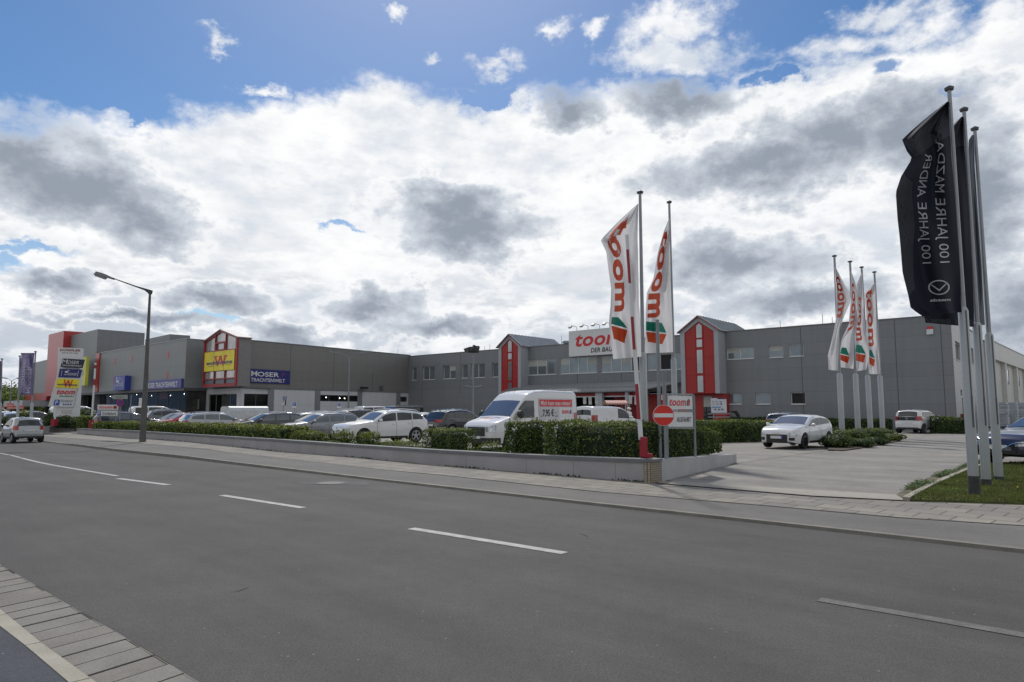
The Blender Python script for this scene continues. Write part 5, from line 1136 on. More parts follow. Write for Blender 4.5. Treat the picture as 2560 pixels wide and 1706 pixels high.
# covered white trailer
p = place(613, 56); t = thing('box_trailer', p, 'white covered box trailer with rounded roof before the glazed doors', 'trailer', None, R(44))
prof = [(-.95, .5), (-.95, 1.55), (-.85, 1.78), (-.6, 1.88), (.6, 1.88), (.85, 1.78), (.95, 1.55), (.95, .5)]
q = MB(); q.prism([(-1.6, y, z) for y, z in prof], (3.2, 0, 0)); q.build('box_body', mat('trailer_white', (.50, .53, .55), .5), t, world=False)
q = MB(); q.box((-1.5, -.8, .38), (1.5, .8, .498)); q.tube([(1.5, 0, .45), (2.6, 0, .45)], .05, 8); q.build('chassis', steel, t, world=False)
for sg in (1, -1): q = MB(); q.tube([(-.2, sg * .85, .32), (-.2, sg * 1.03, .32)], .32, 20); q.build('wheel', tyre_m, t, world=False)
# ---------------------------------------------------------------- retaining walls
WT = []   # long wall, outer top line
wb = [G(*p) for p in ((192, 1086.5), (330, 1099), (480, 1110.5), (682, 1133), (885, 1148), (1100, 1168), (1300, 1185), (1470, 1199.5), (1612, 1211.5))]
wt_px = [(192, 1071.5), (330, 1077), (480, 1086), (682, 1098), (885, 1112), (1100, 1125.5), (1300, 1136), (1470, 1143), (1612, 1148)]
wall = thing('retaining_wall', wb[-1][:], 'long low rendered retaining wall with dark coping, hedges behind it', 'wall')
rows = []; crow = []; tops = []
for k, b in enumerate(wb):
    t_ = (wb[min(k + 1, len(wb) - 1)] - wb[max(k - 1, 0)]).normalized(); nn = V((-t_.y, t_.x, 0))
    if nn.y < 0: nn = -nn
    zt = D(wt_px[k][0], wt_px[k][1], b.y).z; tops.append((b, nn, zt))
    rows.append([(b.x, b.y, 0), (b.x, b.y, zt - .09), (b.x + nn.x * .30, b.y + nn.y * .30, zt - .09), (b.x + nn.x * .30, b.y + nn.y * .30, 0)])
    a = b - nn * .03; c_ = b + nn * .33
    crow.append([(a.x, a.y, zt - .089), (a.x, a.y, zt), (c_.x, c_.y, zt), (c_.x, c_.y, zt - .089), (a.x, a.y, zt - .089)])
q = MB(); q.grid(rows); q.build('wall_body', render_w, wall)
q = MB(); q.grid(crow); q.poly(crow[0][:4]); q.build('coping', cope_m, wall)
for k, f_ in ((1, .5), (2, .7), (3, .55), (4, .5), (5, .35), (6, .1), (6, .8), (7, .5)):
    (p0, n0_, z0_), (p1, n1_, z1_) = tops[k], tops[k + 1]; p = p0 + (p1 - p0) * f_; zt = z0_ + (z1_ - z0_) * f_; t_ = (p1 - p0).normalized(); nn = n0_
    q = MB(); q.obox(V((p.x, p.y, zt / 2 - .05)) - nn * .001, t_, nn, (0, 0, 1), .004, .003, zt / 2 - .06); q.build('wall_joint', mat('wall_joint', (.20, .19, .20), .9), wall)
cor = G(1620, 1211.5); zc_ = tops[-1][2]
q = MB(); cA = wb[-1]; cB = G(1655, 1208)
def mosaic():
    m = bpy.data.materials.new('mosaic_tiles'); m.use_nodes = True; n = m.node_tree.nodes; l = m.node_tree.links; b = n['Principled BSDF']; b.inputs['Roughness'].default_value = .5
    tcn = n.new('ShaderNodeTexCoord'); s = n.new('ShaderNodeSeparateXYZ'); l.new(tcn.outputs['Object'], s.inputs[0]); ad = n.new('ShaderNodeMath'); ad.operation = 'MULTIPLY_ADD'; l.new(s.outputs[1], ad.inputs[0]); ad.inputs[1].default_value = .3; l.new(s.outputs[0], ad.inputs[2])
    cb = n.new('ShaderNodeCombineXYZ'); l.new(ad.outputs[0], cb.inputs[0]); l.new(s.outputs[2], cb.inputs[1])
    br = n.new('ShaderNodeTexBrick'); br.offset = 0; br.inputs['Scale'].default_value = 1; br.inputs['Brick Width'].default_value = .032; br.inputs['Row Height'].default_value = .05; br.inputs['Mortar Size'].default_value = .006
    br.inputs['Color1'].default_value = (.42, .33, .20, 1); br.inputs['Color2'].default_value = (.30, .25, .19, 1); br.inputs['Mortar'].default_value = (.10, .09, .08, 1); l.new(cb.outputs[0], br.inputs['Vector']); l.new(br.outputs[0], b.inputs['Base Color']); return m
pA, pB, pC = G(1611, 1212), G(1628, 1214.2), G(1654, 1210.4)
pD = pC + V((-.1, .35, 0)); pE = pA + V((.0, .5, 0))
q.prism([(p.x, p.y, 0) for p in (pA, pB, pC, pD, pE)], (0, 0, zc_ - .055)); q.build('corner_pier', mosaic(), wall)
q = MB(); q.prism([(p.x + d_[0], p.y + d_[1], zc_ - .054) for p, d_ in ((pA, (-.04, -.03)), (pB, (0, -.05)), (pC, (.03, -.02)), (pD, (0, 0)), (pE, (0, 0)))], (0, 0, .06)); q.build('pier_coping', cope_m, wall)
f0_, f1_ = G(1655, 1209.5), G(1842, 1161.5); zA = D(1655, 1149, f0_.y).z; zB = D(1842, 1136, f1_.y).z
t_ = (f1_ - f0_).normalized(); nn = V((-t_.y, t_.x, 0)); tt = .30; nn_f = nn.copy()
q = MB(); q.hexa([(f0_.x, f0_.y, 0), (f1_.x, f1_.y, 0), (f1_.x + nn.x * tt, f1_.y + nn.y * tt, 0), (f0_.x + nn.x * tt, f0_.y + nn.y * tt, 0), (f0_.x, f0_.y, zA), (f1_.x, f1_.y, zB), (f1_.x + nn.x * tt, f1_.y + nn.y * tt, zB), (f0_.x + nn.x * tt, f0_.y + nn.y * tt, zA)])
wall2 = tag(q.build('retaining_wall', render_light, loc=f0_[:]), 'short pale rendered wall running back from the tiled corner along the driveway', 'wall')
# second wall at the far entrance
w0 = G(*c1(500, 1371)); w1 = G(*c1(872, 1352)); w2 = G(*c1(380, 1372)) + V((-.3, 1.5, 0)); zz = D(*c1(500, 1292), w0.y).z
q = MB()
for a, b in ((w0, w1 + (w1 - w0) * .4), (w0 + V((-.02, .02, 0)), w0 + V((-6.5, 4.6, 0)))):
    d_ = (b - a).normalized(); nn = V((-d_.y, d_.x, 0)); nn = nn if nn.y > 0 else -nn
    q.hexa([(p.x, p.y, 0) for p in (a, b, b + nn * .3, a + nn * .3)] + [(p.x, p.y, zz) for p in (a, b, b + nn * .3, a + nn * .3)])
tag(q.build('retaining_wall', render_w, loc=w0[:]), 'small rendered planter wall below the sign pylon, behind the two seater', 'wall')
# planting beds: soil level with the wall tops
bed = MB(); r_ = []
for b, nn, zt in tops[:-1]: r_.append([(b.x + nn.x * .29, b.y + nn.y * .29, zt - .14), (b.x + nn.x * 2.6, b.y + nn.y * 2.6, zt - .24), (b.x + nn.x * 3.3, b.y + nn.y * 3.3, .03)])
bed.grid(r_); tag(bed.build('planting_bed', soil_m), kind='structure')
_i = tops[-1][0] + tops[-1][1] * .3; _j = tops[-2][0] + tops[-2][1] * .3; _k = tops[-2][0] + tops[-2][1] * 3.2
flat('planting_bed', [V((_j.x, _j.y, 0)), V((_i.x, _i.y, 0)), f0_ + nn_f * .28 + (f1_ - f0_).normalized() * .1, f1_ + nn_f * .28 - (f1_ - f0_).normalized() * .05, f1_ + nn_f * 2.2, V((_k.x, _k.y, 0))], soil_m, min(zB, zc_) - .10, thick=.3)
flat('planting_bed', [w0 + V((.1, .3, 0)), w1 + V((.6, .1, 0)), w1 + V((2, 4, 0)), w0 + V((-4, 8, 0)), w0 + V((-6.3, 4.8, 0))], soil_m, zz - .1)

# ---------------------------------------------------------------- foliage
def leaf_cloud(mb, pts, size, rnd, mats_w, up=.35):
    """pts: (position, outward normal, topness 0..1)"""
    for p, nrm, topn in pts:
        s = size * rnd.uniform(.6, 1.35)
        d = (nrm + V((rnd.gauss(0, .6), rnd.gauss(0, .6), rnd.gauss(0, .6) + up))).normalized()
        a = d.orthogonal().normalized(); b = d.cross(a); ang = rnd.uniform(0, 2 * pi); u_ = a * cos(ang) + b * sin(ang); w_ = d.cross(u_)
        r_ = rnd.random(); acc = 0; mi = 0
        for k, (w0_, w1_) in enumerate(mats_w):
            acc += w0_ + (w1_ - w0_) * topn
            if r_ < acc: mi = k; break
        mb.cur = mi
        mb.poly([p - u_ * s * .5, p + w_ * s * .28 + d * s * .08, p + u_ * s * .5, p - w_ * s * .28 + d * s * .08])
LM = ['leaf_dark', 'leaf_mid', 'leaf_light', 'leaf_young']
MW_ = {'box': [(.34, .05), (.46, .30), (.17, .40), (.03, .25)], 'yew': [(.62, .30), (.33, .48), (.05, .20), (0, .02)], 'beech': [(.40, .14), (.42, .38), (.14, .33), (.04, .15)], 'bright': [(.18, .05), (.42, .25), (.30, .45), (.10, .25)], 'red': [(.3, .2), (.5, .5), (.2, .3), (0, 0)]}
def hedge(label, line, half, ztop_, zbot, dens, size, kind, seed, lump=.07, sprigs=0, name='clipped_hedge', cat='hedge', group=None, taper=0.0):
    """clipped hedge following a ground line; ztop_ is a list or number"""
    rnd = random.Random(seed); n_ = len(line); zt = ztop_ if isinstance(ztop_, (list, tuple)) else [ztop_] * n_
    base = V((line[0].x, line[0].y, zbot)); t = thing(name, base[:], label, cat, group)
    cum = [0]
    for a, b in zip(line, line[1:]): cum.append(cum[-1] + (V((b.x, b.y)) - V((a.x, a.y))).length)
    Lh = cum[-1]
    def at(s):
        for k in range(n_ - 1):
            if s <= cum[k + 1] or k == n_ - 2:
                f = max(0, min(1, (s - cum[k]) / max(.001, cum[k + 1] - cum[k]))); a, b = line[k], line[k + 1]; d_ = (V((b.x, b.y, 0)) - V((a.x, a.y, 0))).normalized(); nn = V((-d_.y, d_.x, 0))
                return V((a.x + (b.x - a.x) * f, a.y + (b.y - a.y) * f, 0)), d_, nn, zt[k] + (zt[k + 1] - zt[k]) * f
    at0 = at
    def at(s):
        p, d_, nn, z_ = at0(s); a_, b_ = at0(max(0, s - .5))[0], at0(min(Lh, s + .5))[0]
        d_ = (b_ - a_).normalized(); return p, d_, V((-d_.y, d_.x, 0)), z_
    ph = [rnd.uniform(0, 6) for _ in range(6)]
    def wob(s, q_): return lump * (sin(s * 2.1 + ph[0]) * .5 + sin(s * 4.7 + ph[1] + q_) * .35 + sin(s * 9.3 + ph[2] + q_ * 2) * .25)
    rr = []
    ns_ = max(4, int(Lh / .35))
    for i in range(ns_ + 1):
        s = min(.14, Lh * .2) + (Lh - 2 * min(.14, Lh * .2)) * i / ns_; c_, d_, nn, z_ = at(s); e_ = min(1, min(s, Lh - s) / .25 * .5 + .5); h_ = (z_ - zbot - .10 + wob(s, 0) * .6); w_ = (half - .11) * e_
        rr.append([c_ + nn * w_ * x + V((0, 0, zbot + h_ * y * (.8 + .2 * e_))) for x, y in ((-1, 0), (-1.02, .4), (-1, .85), (-.8, 1), (.8, 1), (1, .85), (1, 0))])
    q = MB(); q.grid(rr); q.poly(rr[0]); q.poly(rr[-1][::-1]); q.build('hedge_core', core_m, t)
    dens = dens * (3.4 if size < .075 else 2.6); size = size * (1.0 if size < .075 else 1.12)
    pts = []; H = sum(zt) / n_ - zbot
    per = 2 * H + 2 * half; N_ = int(Lh * per * dens) + int(2 * H * 2 * half * dens)
    for _ in range(N_):
        s = rnd.uniform(-.04, Lh + .04); c_, d_, nn, z_ = at(max(0, min(Lh, s))); h_ = z_ - zbot; k = rnd.uniform(0, per)
        if rnd.random() < 4 * half * H / (4 * half * H + per * Lh): s = rnd.choice((-.02, Lh + .02)) + rnd.uniform(-.03, .03); c_, d_, nn, z_ = at(max(0, min(Lh, s))); y_ = rnd.uniform(-half, half); p = c_ + d_ * (.06 if s > Lh / 2 else -.06) + nn * y_ + V((0, 0, zbot + h_ * rnd.random())); pts.append((p, d_ * (1 if s > Lh / 2 else -1), .25)); continue
        if k < H: x_, zf, nr = -1, k / H, -nn
        elif k < 2 * H: x_, zf, nr = 1, (k - H) / H, nn
        else: x_, zf, nr = (k - 2 * H) / half - 1, 1, V((0, 0, 1))
        rc = max(0, zf - .82) / .18 * .18 * (1 if abs(x_) == 1 else 0)
        off = wob(s, x_ * 2 + zf * 3) + rnd.gauss(0, .022)
        p = c_ + nn * (x_ * (half - rc * .5 - taper * zf)) + V((0, 0, zbot + h_ * zf)) + nr * off
        if zf == 1 and abs(x_) > .85: p.z -= .05
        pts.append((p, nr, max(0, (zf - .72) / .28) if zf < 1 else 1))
    for _ in range(sprigs):
        s = rnd.uniform(0, Lh); c_, d_, nn, z_ = at(s); p = c_ + nn * rnd.uniform(-half, half) + V((0, 0, z_)); hh = rnd.uniform(.05, .22); lean = V((rnd.gauss(0, .25), rnd.gauss(0, .25), 1))
        for k in range(int(hh / .03)): pts.append((p + lean * k * .03 + V((rnd.gauss(0, .015), rnd.gauss(0, .015), 0)), V((rnd.gauss(0, 1), rnd.gauss(0, 1), .5)).normalized(), 1.4))
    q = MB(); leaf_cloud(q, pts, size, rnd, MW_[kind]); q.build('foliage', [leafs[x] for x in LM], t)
    return t
TX = [(tops[0][0] + (tops[0][0] - tops[1][0]).normalized() * 6, tops[0][1], tops[0][2])] + tops + [(tops[-1][0] + (tops[-1][0] - tops[-2][0]).normalized() * 3, tops[-1][1], tops[-1][2])]
def along(x0px, x1px, offd, n=5):
    """line a fixed distance behind the long wall between two picture columns"""
    o = []
    for k in range(n):
        px = x0px + (x1px - x0px) * k / (n - 1); kx = (px - 1280) / F
        best = None
        for (a, na, za), (b, nb, zb_) in zip(TX, TX[1:]):
            A_, B_ = a + na * offd, b + nb * offd
            fa, fb = A_.x - kx * A_.y, B_.x - kx * B_.y
            if fa * fb <= 0: f = fa / (fa - fb); best = A_ + (B_ - A_) * f; best.z = za + (zb_ - za) * f; break
        if best is None: e_ = tops[-1] if kx > 0 else tops[0]; best = e_[0] + e_[1] * offd + V((0, 0, e_[2]))
        o.append(best)
    return o
def hz_(line, ys, px):            # hedge top heights from picture rows
    return [D(x, y, p.y).z for p, y, x in zip(line, ys, px)]
def hedge_px(label, x0, x1, offd, half, yt, n, dens, size, kind, seed, **k):
    dm = along(x0, x1, offd, 3)[1].y; sh = min(.72 * half / dm * F, .38 * (x1 - x0)); x0 += sh; x1 -= sh
    ln = along(x0, x1, offd, n); pxs = [x0 + (x1 - x0) * i / (n - 1) for i in range(n)]
    zt = [D(pxs[i], yt[0] + (yt[1] - yt[0]) * i / (n - 1), ln[i].y).z for i in range(n)]
    return hedge(label, ln, half, zt, ln[0].z - .16, dens, size, kind, seed, **k)
HG = 'clipped hedge blocks along the long wall'
hedge_px('tall clipped bush at the far left end of the long wall', 216, 258, 1.2, .8, (1043, 1042), 3, 190, .085, 'bright', 1, lump=.10, group=HG)
hedge_px('low clipped block between the tall end bush and the long hedge', 246, 300, .9, .5, (1057, 1057), 3, 190, .085, 'bright', 2, group=HG)
hedge_px('long clipped hedge behind the wall, from the lamp post to the light grey estate', 306, 765, .95, .55, (1056, 1069), 9, 190, .08, 'bright', 3, lump=.09, group=HG)
hedge_px('low loose shrub in the gap before the white off road estate', 738, 822, .9, .45, (1083, 1084), 3, 230, .07, 'bright', 4, lump=.09, group=HG, sprigs=30)
hedge_px('rounded shrub below the nose of the white off road estate', 842, 884, .8, .42, (1085, 1086), 3, 260, .065, 'bright', 5, lump=.08, group=HG, sprigs=40)
hedge_px('ragged dark green shrub below the front wheel of the white off road estate', 896, 952, .8, .40, (1089, 1092), 3, 260, .065, 'box', 6, lump=.08, group=HG, sprigs=90)
hedge_px('very low ground cover strip between two hedge blocks', 962, 1052, .7, .35, (1104, 1108), 3, 260, .05, 'bright', 7, lump=.03, group=HG, sprigs=20)
hedge_px('dark squared hedge block left of the rental van', 1062, 1188, 1.15, .62, (1074, 1076), 4, 330, .055, 'beech', 8, lump=.04, group=HG)
hedge_px('thin ground cover before the van bumper', 1196, 1256, .8, .4, (1112, 1114), 3, 260, .05, 'box', 9, lump=.03, group=HG, sprigs=40)
hedge_px('square bushy hedge block with loose shoots in front of the rental van', 1262, 1384, 1.25, .72, (1055, 1056), 4, 360, .062, 'beech', 10, lump=.06, group=HG, sprigs=26)
# corner hedge wraps round the tiled corner
cl = along(1414, 1600, 1.3, 4); c2_ = [G(1690, 1180), G(1775, 1163)]
ln = [cl[0], cl[1], cl[2]] + [V((p.x - .25, p.y + .45, 0)) for p in (G(1650, 1186), G(1712, 1172), G(1768, 1158))]
zt = [D(x, y, p.y + .0).z for (x, y), p in zip(((1414, 1054), (1480, 1056), (1560, 1060), (1650, 1062), (1712, 1068), (1768, 1078)), ln)]
hedge('large dark corner hedge around the barrier and the exit sign', ln, .85, zt, cl[0].z - .16, 360, .062, 'beech', 11, lump=.05, sprigs=60, group=HG)
# hedge across the lot behind the corner, and the dark strip at the store foot
a, b = G(1745, 1108), G(1950, 1103)
hedge('square topped hedge behind the exit sign, left of the white hatchback', [a, (a + b) / 2, b + V((0, .8, 0))], .9, [D(1745, 1053, a.y).z, D(1850, 1054, a.y).z, D(1945, 1056, b.y).z], .03, 170, .085, 'beech', 12, lump=.06, sprigs=30)
f_ = [T.pt(T.px((x, 1065))[0], 0, 2.2) for x in (1850, 1990, 2120, 2240)]
hedge('low dark hedge strip at the foot of the grey store wall', f_, .8, [.95, .95, .9, .9], .03, 75, .12, 'yew', 13, lump=.06)
p = G(2375, 1086); hedge('rounded low shrub at the corner of the grey store', [p + V((-.9, .5, 0)), p + V((.9, -.5, 0))], .8, 1.1, .03, 110, .11, 'yew', 14, lump=.12)
def bush(label, c, r, h, seed, kind='yew', dens=150, size=.10, group=None, name='round_bush'):
    rnd = random.Random(seed); t = thing(name, (c.x, c.y, c.z), label, 'shrub', group)
    q = MB(); q.grid([[V((c.x + r * .85 * cos(a_ / 12 * 2 * pi) * sin(b_ / 6 * pi), c.y + r * .85 * sin(a_ / 12 * 2 * pi) * sin(b_ / 6 * pi), c.z + h / 2 - .95 * h / 2 * cos(b_ / 6 * pi))) for a_ in range(13)] for b_ in range(7)]); q.build('core', core_m, t)
    ph = [rnd.uniform(0, 6) for _ in range(4)]; pts = []
    for _ in range(int(4 * pi * r * h / 2 * dens)):
        u_ = rnd.uniform(-1, 1); a_ = rnd.uniform(0, 2 * pi); n_ = V((sqrt(1 - u_ * u_) * cos(a_), sqrt(1 - u_ * u_) * sin(a_), u_)); k = 1 + .10 * sin(a_ * 3 + ph[0] + u_ * 3) + .07 * sin(a_ * 7 + ph[1]) + rnd.gauss(0, .03)
        pts.append((V((c.x + n_.x * r * k, c.y + n_.y * r * k, c.z + h / 2 + n_.z * h / 2 * k)), n_, max(0, u_)))
    q = MB(); leaf_cloud(q, pts, size, rnd, MW_[kind]); q.build('foliage', [leafs[x] for x in LM], t)
    return t
for k, (x0, x1, y, dd, lb) in enumerate(((44, 80, 1028, 52, 'round dark bush between the purple banner poles'), (104, 130, 1048, 50.5, 'low dark bush left of the pylon foot'), (117, 152, 1031, 51, 'round dark bush at the pylon barrier foot'), (140, 182, 1040, 50, 'wide low bush in front of the sign pylon'),
                                    (188, 240, 1024, 53, 'tall dark bush right of the sign pylon'), (160, 215, 1044, 50, 'low dark bush behind the small planter wall'), (-8, 24, 1042, 52, 'low bush at the left picture edge'), (96, 118, 1052, 50, 'small clipped bush behind the two seater'))):
    r = (x1 - x0) / 2 / F * dd; c_ = D((x0 + x1) / 2, y, dd); b_ = .35; bush(lb, V((c_.x, c_.y, b_)), r * 1.08, c_.z - b_, 40 + k, 'yew' if k != 0 else 'box', 170, .15, 'bushes around the sign pylon')
# flag island planting
isl = [G(*p) for p in ((2070, 1130), (2108, 1132), (2180, 1121), (2252, 1106), (2235, 1096), (2150, 1094), (2070, 1096))]
flat('flag_island', isl, soil_m, .10, thick=.06)
for k, (px, py, r, h, kd) in enumerate(((2092, 1124, .75, .62, 'yew'), (2120, 1110, .9, .72, 'box'), (2150, 1122, .7, .42, 'yew'), (2165, 1106, .9, .75, 'beech'), (2200, 1104, .85, .70, 'box'), (2230, 1106, .7, .42, 'bright'), (2080, 1106, .7, .8, 'red'), (2190, 1116, .7, .40, 'yew'))):
    c_ = G(px, py); bush(['dark creeping bush at the near tip of the flag island', 'mid green bush among the white banner poles, second from the left', 'low dark bush at the island edge facing the driveway', 'tall leafy bush in the middle of the flag island', 'green bush behind the last white banner pole', 'small yellowish bush at the right tip of the flag island', 'reddish bush beside the white hatchback', 'flat dark ground shrub at the right of the island edge'][k], V((c_.x, c_.y, .08)), r * .88, h * .85, 60 + k, kd, 600, .085, 'shrubs on the flag island')
# ---------------------------------------------------------------- grass corner at the right
ge = [G(*b6(x, y)) for x, y in ((1700, 575), (1760, 540), (1830, 500), (1900, 468), (1980, 430), (2060, 395), (2160, 368))]
ge2 = [G(2560, 1268), G(2640, 1275)]
gp = ge + [V((24, 24, 0)), V((24, 6, 0)), G(2640, 1276), G(2560, 1268.5), G(2400, 1262)]
flat('lawn', gp, turf_m, .075, thick=.05)
q = MB()
for a, b in zip(ge, ge[1:]):
    d_ = (b - a).normalized(); nn = V((-d_.y, d_.x, 0)) * .055; q.hexa([(p.x, p.y, .03) for p in (a - nn, b - nn, b + nn, a + nn)] + [(p.x, p.y, .115) for p in (a - nn, b - nn, b + nn, a + nn)])
tag(q.build('lawn_kerb', kerb_m), kind='structure')
sp_ = [G(*b6(x, y)) for x, y in ((1645, 544), (1720, 492), (1820, 448), (1900, 418), (2010, 380), (2120, 342))]
flat('verge_soil', sp_ + [p for p in ge[::-1]], mat('verge_soil', (.12, .105, .07), .95, var=.4, vs=3, bump=.5, bs=20, fine=.2), .062)
def inside(p, poly):
    c_ = False
    for i in range(len(poly)):
        a, b = poly[i], poly[i - 1]
        if (a.y > p[1]) != (b.y > p[1]) and p[0] < (b.x - a.x) * (p[1] - a.y) / (b.y - a.y) + a.x: c_ = not c_
    return c_
rnd = random.Random(5); q = MB(); cnt = 0
mnx = min(p.x for p in gp); 
while cnt < 42000:
    x, y = rnd.uniform(mnx, 19.5), rnd.uniform(8, 21)
    if x / y > .80 or not inside((x, y), gp): continue
    cnt += 1; hg = rnd.uniform(.025, .075) * (1.5 if rnd.random() < .08 else 1) * (.8 + .3 * sin(x * 2.3) * sin(y * 1.7)); a_ = rnd.uniform(0, pi); w_ = rnd.uniform(.004, .009) * (1 + y / 14); lx, ly = rnd.gauss(0, .02), rnd.gauss(0, .02)
    q.cur = 1 if rnd.random() < .25 + .25 * sin(x * 1.1 + 2) * sin(y * 1.4) else 0
    q.poly([(x - cos(a_) * w_, y - sin(a_) * w_, .074), (x + cos(a_) * w_, y + sin(a_) * w_, .074), (x + lx, y + ly, .075 + hg)])
tag(q.build('grass', [grass_m, mat('grass_dry', (.16, .15, .05), .8, var=.3)]), 'short patchy green grass with dry blades around the flagpole feet', 'grass', kind='stuff')
q = MB(); vp = sp_ + ge[::-1]; cnt = 0; tries = 0
while cnt < 5200 and tries < 400000:
    tries += 1; x, y = rnd.uniform(7, 17), rnd.uniform(9.5, 23)
    if not inside((x, y), vp): continue
    if sin(x * 3.1) + sin(y * 2.2) + rnd.gauss(0, .6) < -.1: continue
    cnt += 1; z = .064 + abs(rnd.gauss(0, .035)); s_ = rnd.uniform(.02, .05); a_ = rnd.uniform(0, 6); q.cur = rnd.choice((0, 1, 1, 2)); tl = rnd.uniform(-.5, .8)
    q.poly([(x - cos(a_) * s_, y - sin(a_) * s_, z), (x + sin(a_) * s_ * .4, y - cos(a_) * s_ * .4, z + tl * s_ * .5), (x + cos(a_) * s_, y + sin(a_) * s_, z + tl * s_), (x - sin(a_) * s_ * .4, y + cos(a_) * s_ * .4, z + tl * s_ * .5)])
tag(q.build('verge_weeds', [leafs['leaf_dark'], leafs['leaf_mid'], leafs['leaf_light']]), 'low weeds growing on bare soil along the driveway edge', 'weeds', kind='stuff')
q = MB()
for _ in range(150):
    x, y = rnd.uniform(9.5, 15), rnd.uniform(10, 17)
    if not inside((x, y), gp) or sin(x * 1.3 + 1) * sin(y * 1.1) < .05: continue
    q.disc((x, y, .075 + rnd.uniform(.05, .1)), (rnd.gauss(0, .2), -.5, 1), .014, 6)
tag(q.build('dandelions', mat('dandelion', (.75, .55, .02), .7)), 'scattered yellow dandelion heads in the grass', 'flowers', kind='stuff')
# grass tufts over the planting bed of the long wall
q = MB()
for _ in range(26000):
    k = rnd.randrange(len(tops) - 2) if rnd.random() < .9 else len(tops) - 3; f_ = rnd.random(); A_, B_ = tops[k], tops[k + 1]; o_ = .34 + 2.4 * rnd.random() ** 1.3
    p = A_[0] + A_[1] * o_ + (B_[0] + B_[1] * o_ - A_[0] - A_[1] * o_) * f_; zt = A_[2] + (B_[2] - A_[2]) * f_ - .16 - .03 * o_
    if sin(p.x * 2.1) * sin(p.y * 1.7) + rnd.gauss(0, .5) < -.35: continue
    a_ = rnd.uniform(0, pi); w_ = rnd.uniform(.008, .022); hg = rnd.uniform(.05, .16); q.cur = rnd.choice((0, 0, 1, 2))
    q.poly([(p.x - cos(a_) * w_, p.y - sin(a_) * w_, zt), (p.x + cos(a_) * w_, p.y + sin(a_) * w_, zt), (p.x + rnd.gauss(0, .04), p.y + rnd.gauss(0, .04), zt + hg)])
tag(q.build('grass', [grass_m, leafs['leaf_mid'], leafs['leaf_light']]), 'rough grass between the hedge blocks on top of the long wall bed', 'grass', kind='stuff')
# ragged weeds at wall feet
q = MB()
for _ in range(900):
    k = rnd.randrange(len(wb) - 1); f_ = rnd.random(); 
    if sin((k + f_) * 5) + rnd.gauss(0, .5) < .5: continue
    p = wb[k] + (wb[k + 1] - wb[k]) * f_; z0_ = kz(p.x); q.poly([(p.x - .02, p.y - .03, z0_), (p.x + .02, p.y - .04, z0_), (p.x + rnd.gauss(0, .03), p.y - .04 + rnd.gauss(0, .02), z0_ + rnd.uniform(.02, .07))])
tag(q.build('wall_weeds', leafs['leaf_dark']), 'tiny weeds along the foot of the long wall', 'weeds', kind='stuff')
# ---------------------------------------------------------------- hills, far trees
q = MB(); rr = [[], []]
for k in range(61):
    a_ = R(-75 + 150 * k / 60); hgt = 60 + 14 * sin(k * .7) + 9 * sin(k * 1.9 + 1); rr[0].append((sin(a_) * 2400, cos(a_) * 2400, -5)); rr[1].append((sin(a_) * 2600, cos(a_) * 2600, hgt + 24))
rr.append([(x * 1.05, y * 1.05, -5) for x, y, z in rr[0]]); q.grid(rr)
tag(q.build('hills', mat('far_hills', (.075, .125, .20), .95, var=.12, vs=.004), smooth=True), kind='structure')  # distance haze is put into the blue of the hill colour
def tree(label, c, H, r, seed, nleaf=2600, size=.42, kind='yew'):
    rnd = random.Random(seed); t = thing('broadleaf_tree', (c.x, c.y, 0), label, 'tree', 'trees at the far left')
    q = MB(); q.tube([(c.x, c.y, 0), (c.x + .1, c.y, H * .3), (c.x - .1, c.y, H * .75)], [.3, .22, .08], 8)
    for k in range(6): a_ = k * 1.1 + seed; q.tube([(c.x, c.y, H * (.25 + .07 * k)), (c.x + cos(a_) * r * .6, c.y + sin(a_) * r * .6, H * (.45 + .07 * k))], [.11, .03], 5)
    q.build('trunk', bark, t)
    cl_ = [(V((c.x + rnd.gauss(0, r * .45), c.y + rnd.gauss(0, r * .45), H * rnd.uniform(.32, .86))), r * rnd.uniform(.25, .5)) for _ in range(16)]; pts = []
    for _ in range(nleaf):
        cc, rr_ = rnd.choice(cl_); n_ = V((rnd.gauss(0, 1), rnd.gauss(0, 1), rnd.gauss(0, 1))).normalized(); p = cc + n_ * rr_ * rnd.uniform(.75, 1.08); pts.append((p, n_, max(0, n_.z) * .7 + max(0, (p.z / H - .6))))
    q = MB(); leaf_cloud(q, pts, size, rnd, MW_[kind]); q.build('crown', [leafs[x] for x in LM], t)
for k, (px, py, dd, r, kd) in enumerate(((-40, 962, 150, 5, 'yew'), (6, 966, 150, 5, 'yew'), (30, 975, 138, 4.2, 'beech'), (52, 972, 128, 4.5, 'box'), (74, 980, 125, 4.0, 'beech'), (96, 985, 140, 4, 'yew'), (-110, 950, 150, 7, 'yew'))):
    c_ = D(px, py, dd); tree(['dark tree at the extreme left of the far tree row', 'dark dense tree behind the first purple banner', 'broad green tree below the distant hills', 'brighter green tree between the banner poles', 'yellow green tree left of the red banded wing', 'small dark tree in front of the red banded wing', 'large dark tree outside the left row'][k], V((c_.x, dd, 0)), c_.z, r, 80 + k, kind=kd)
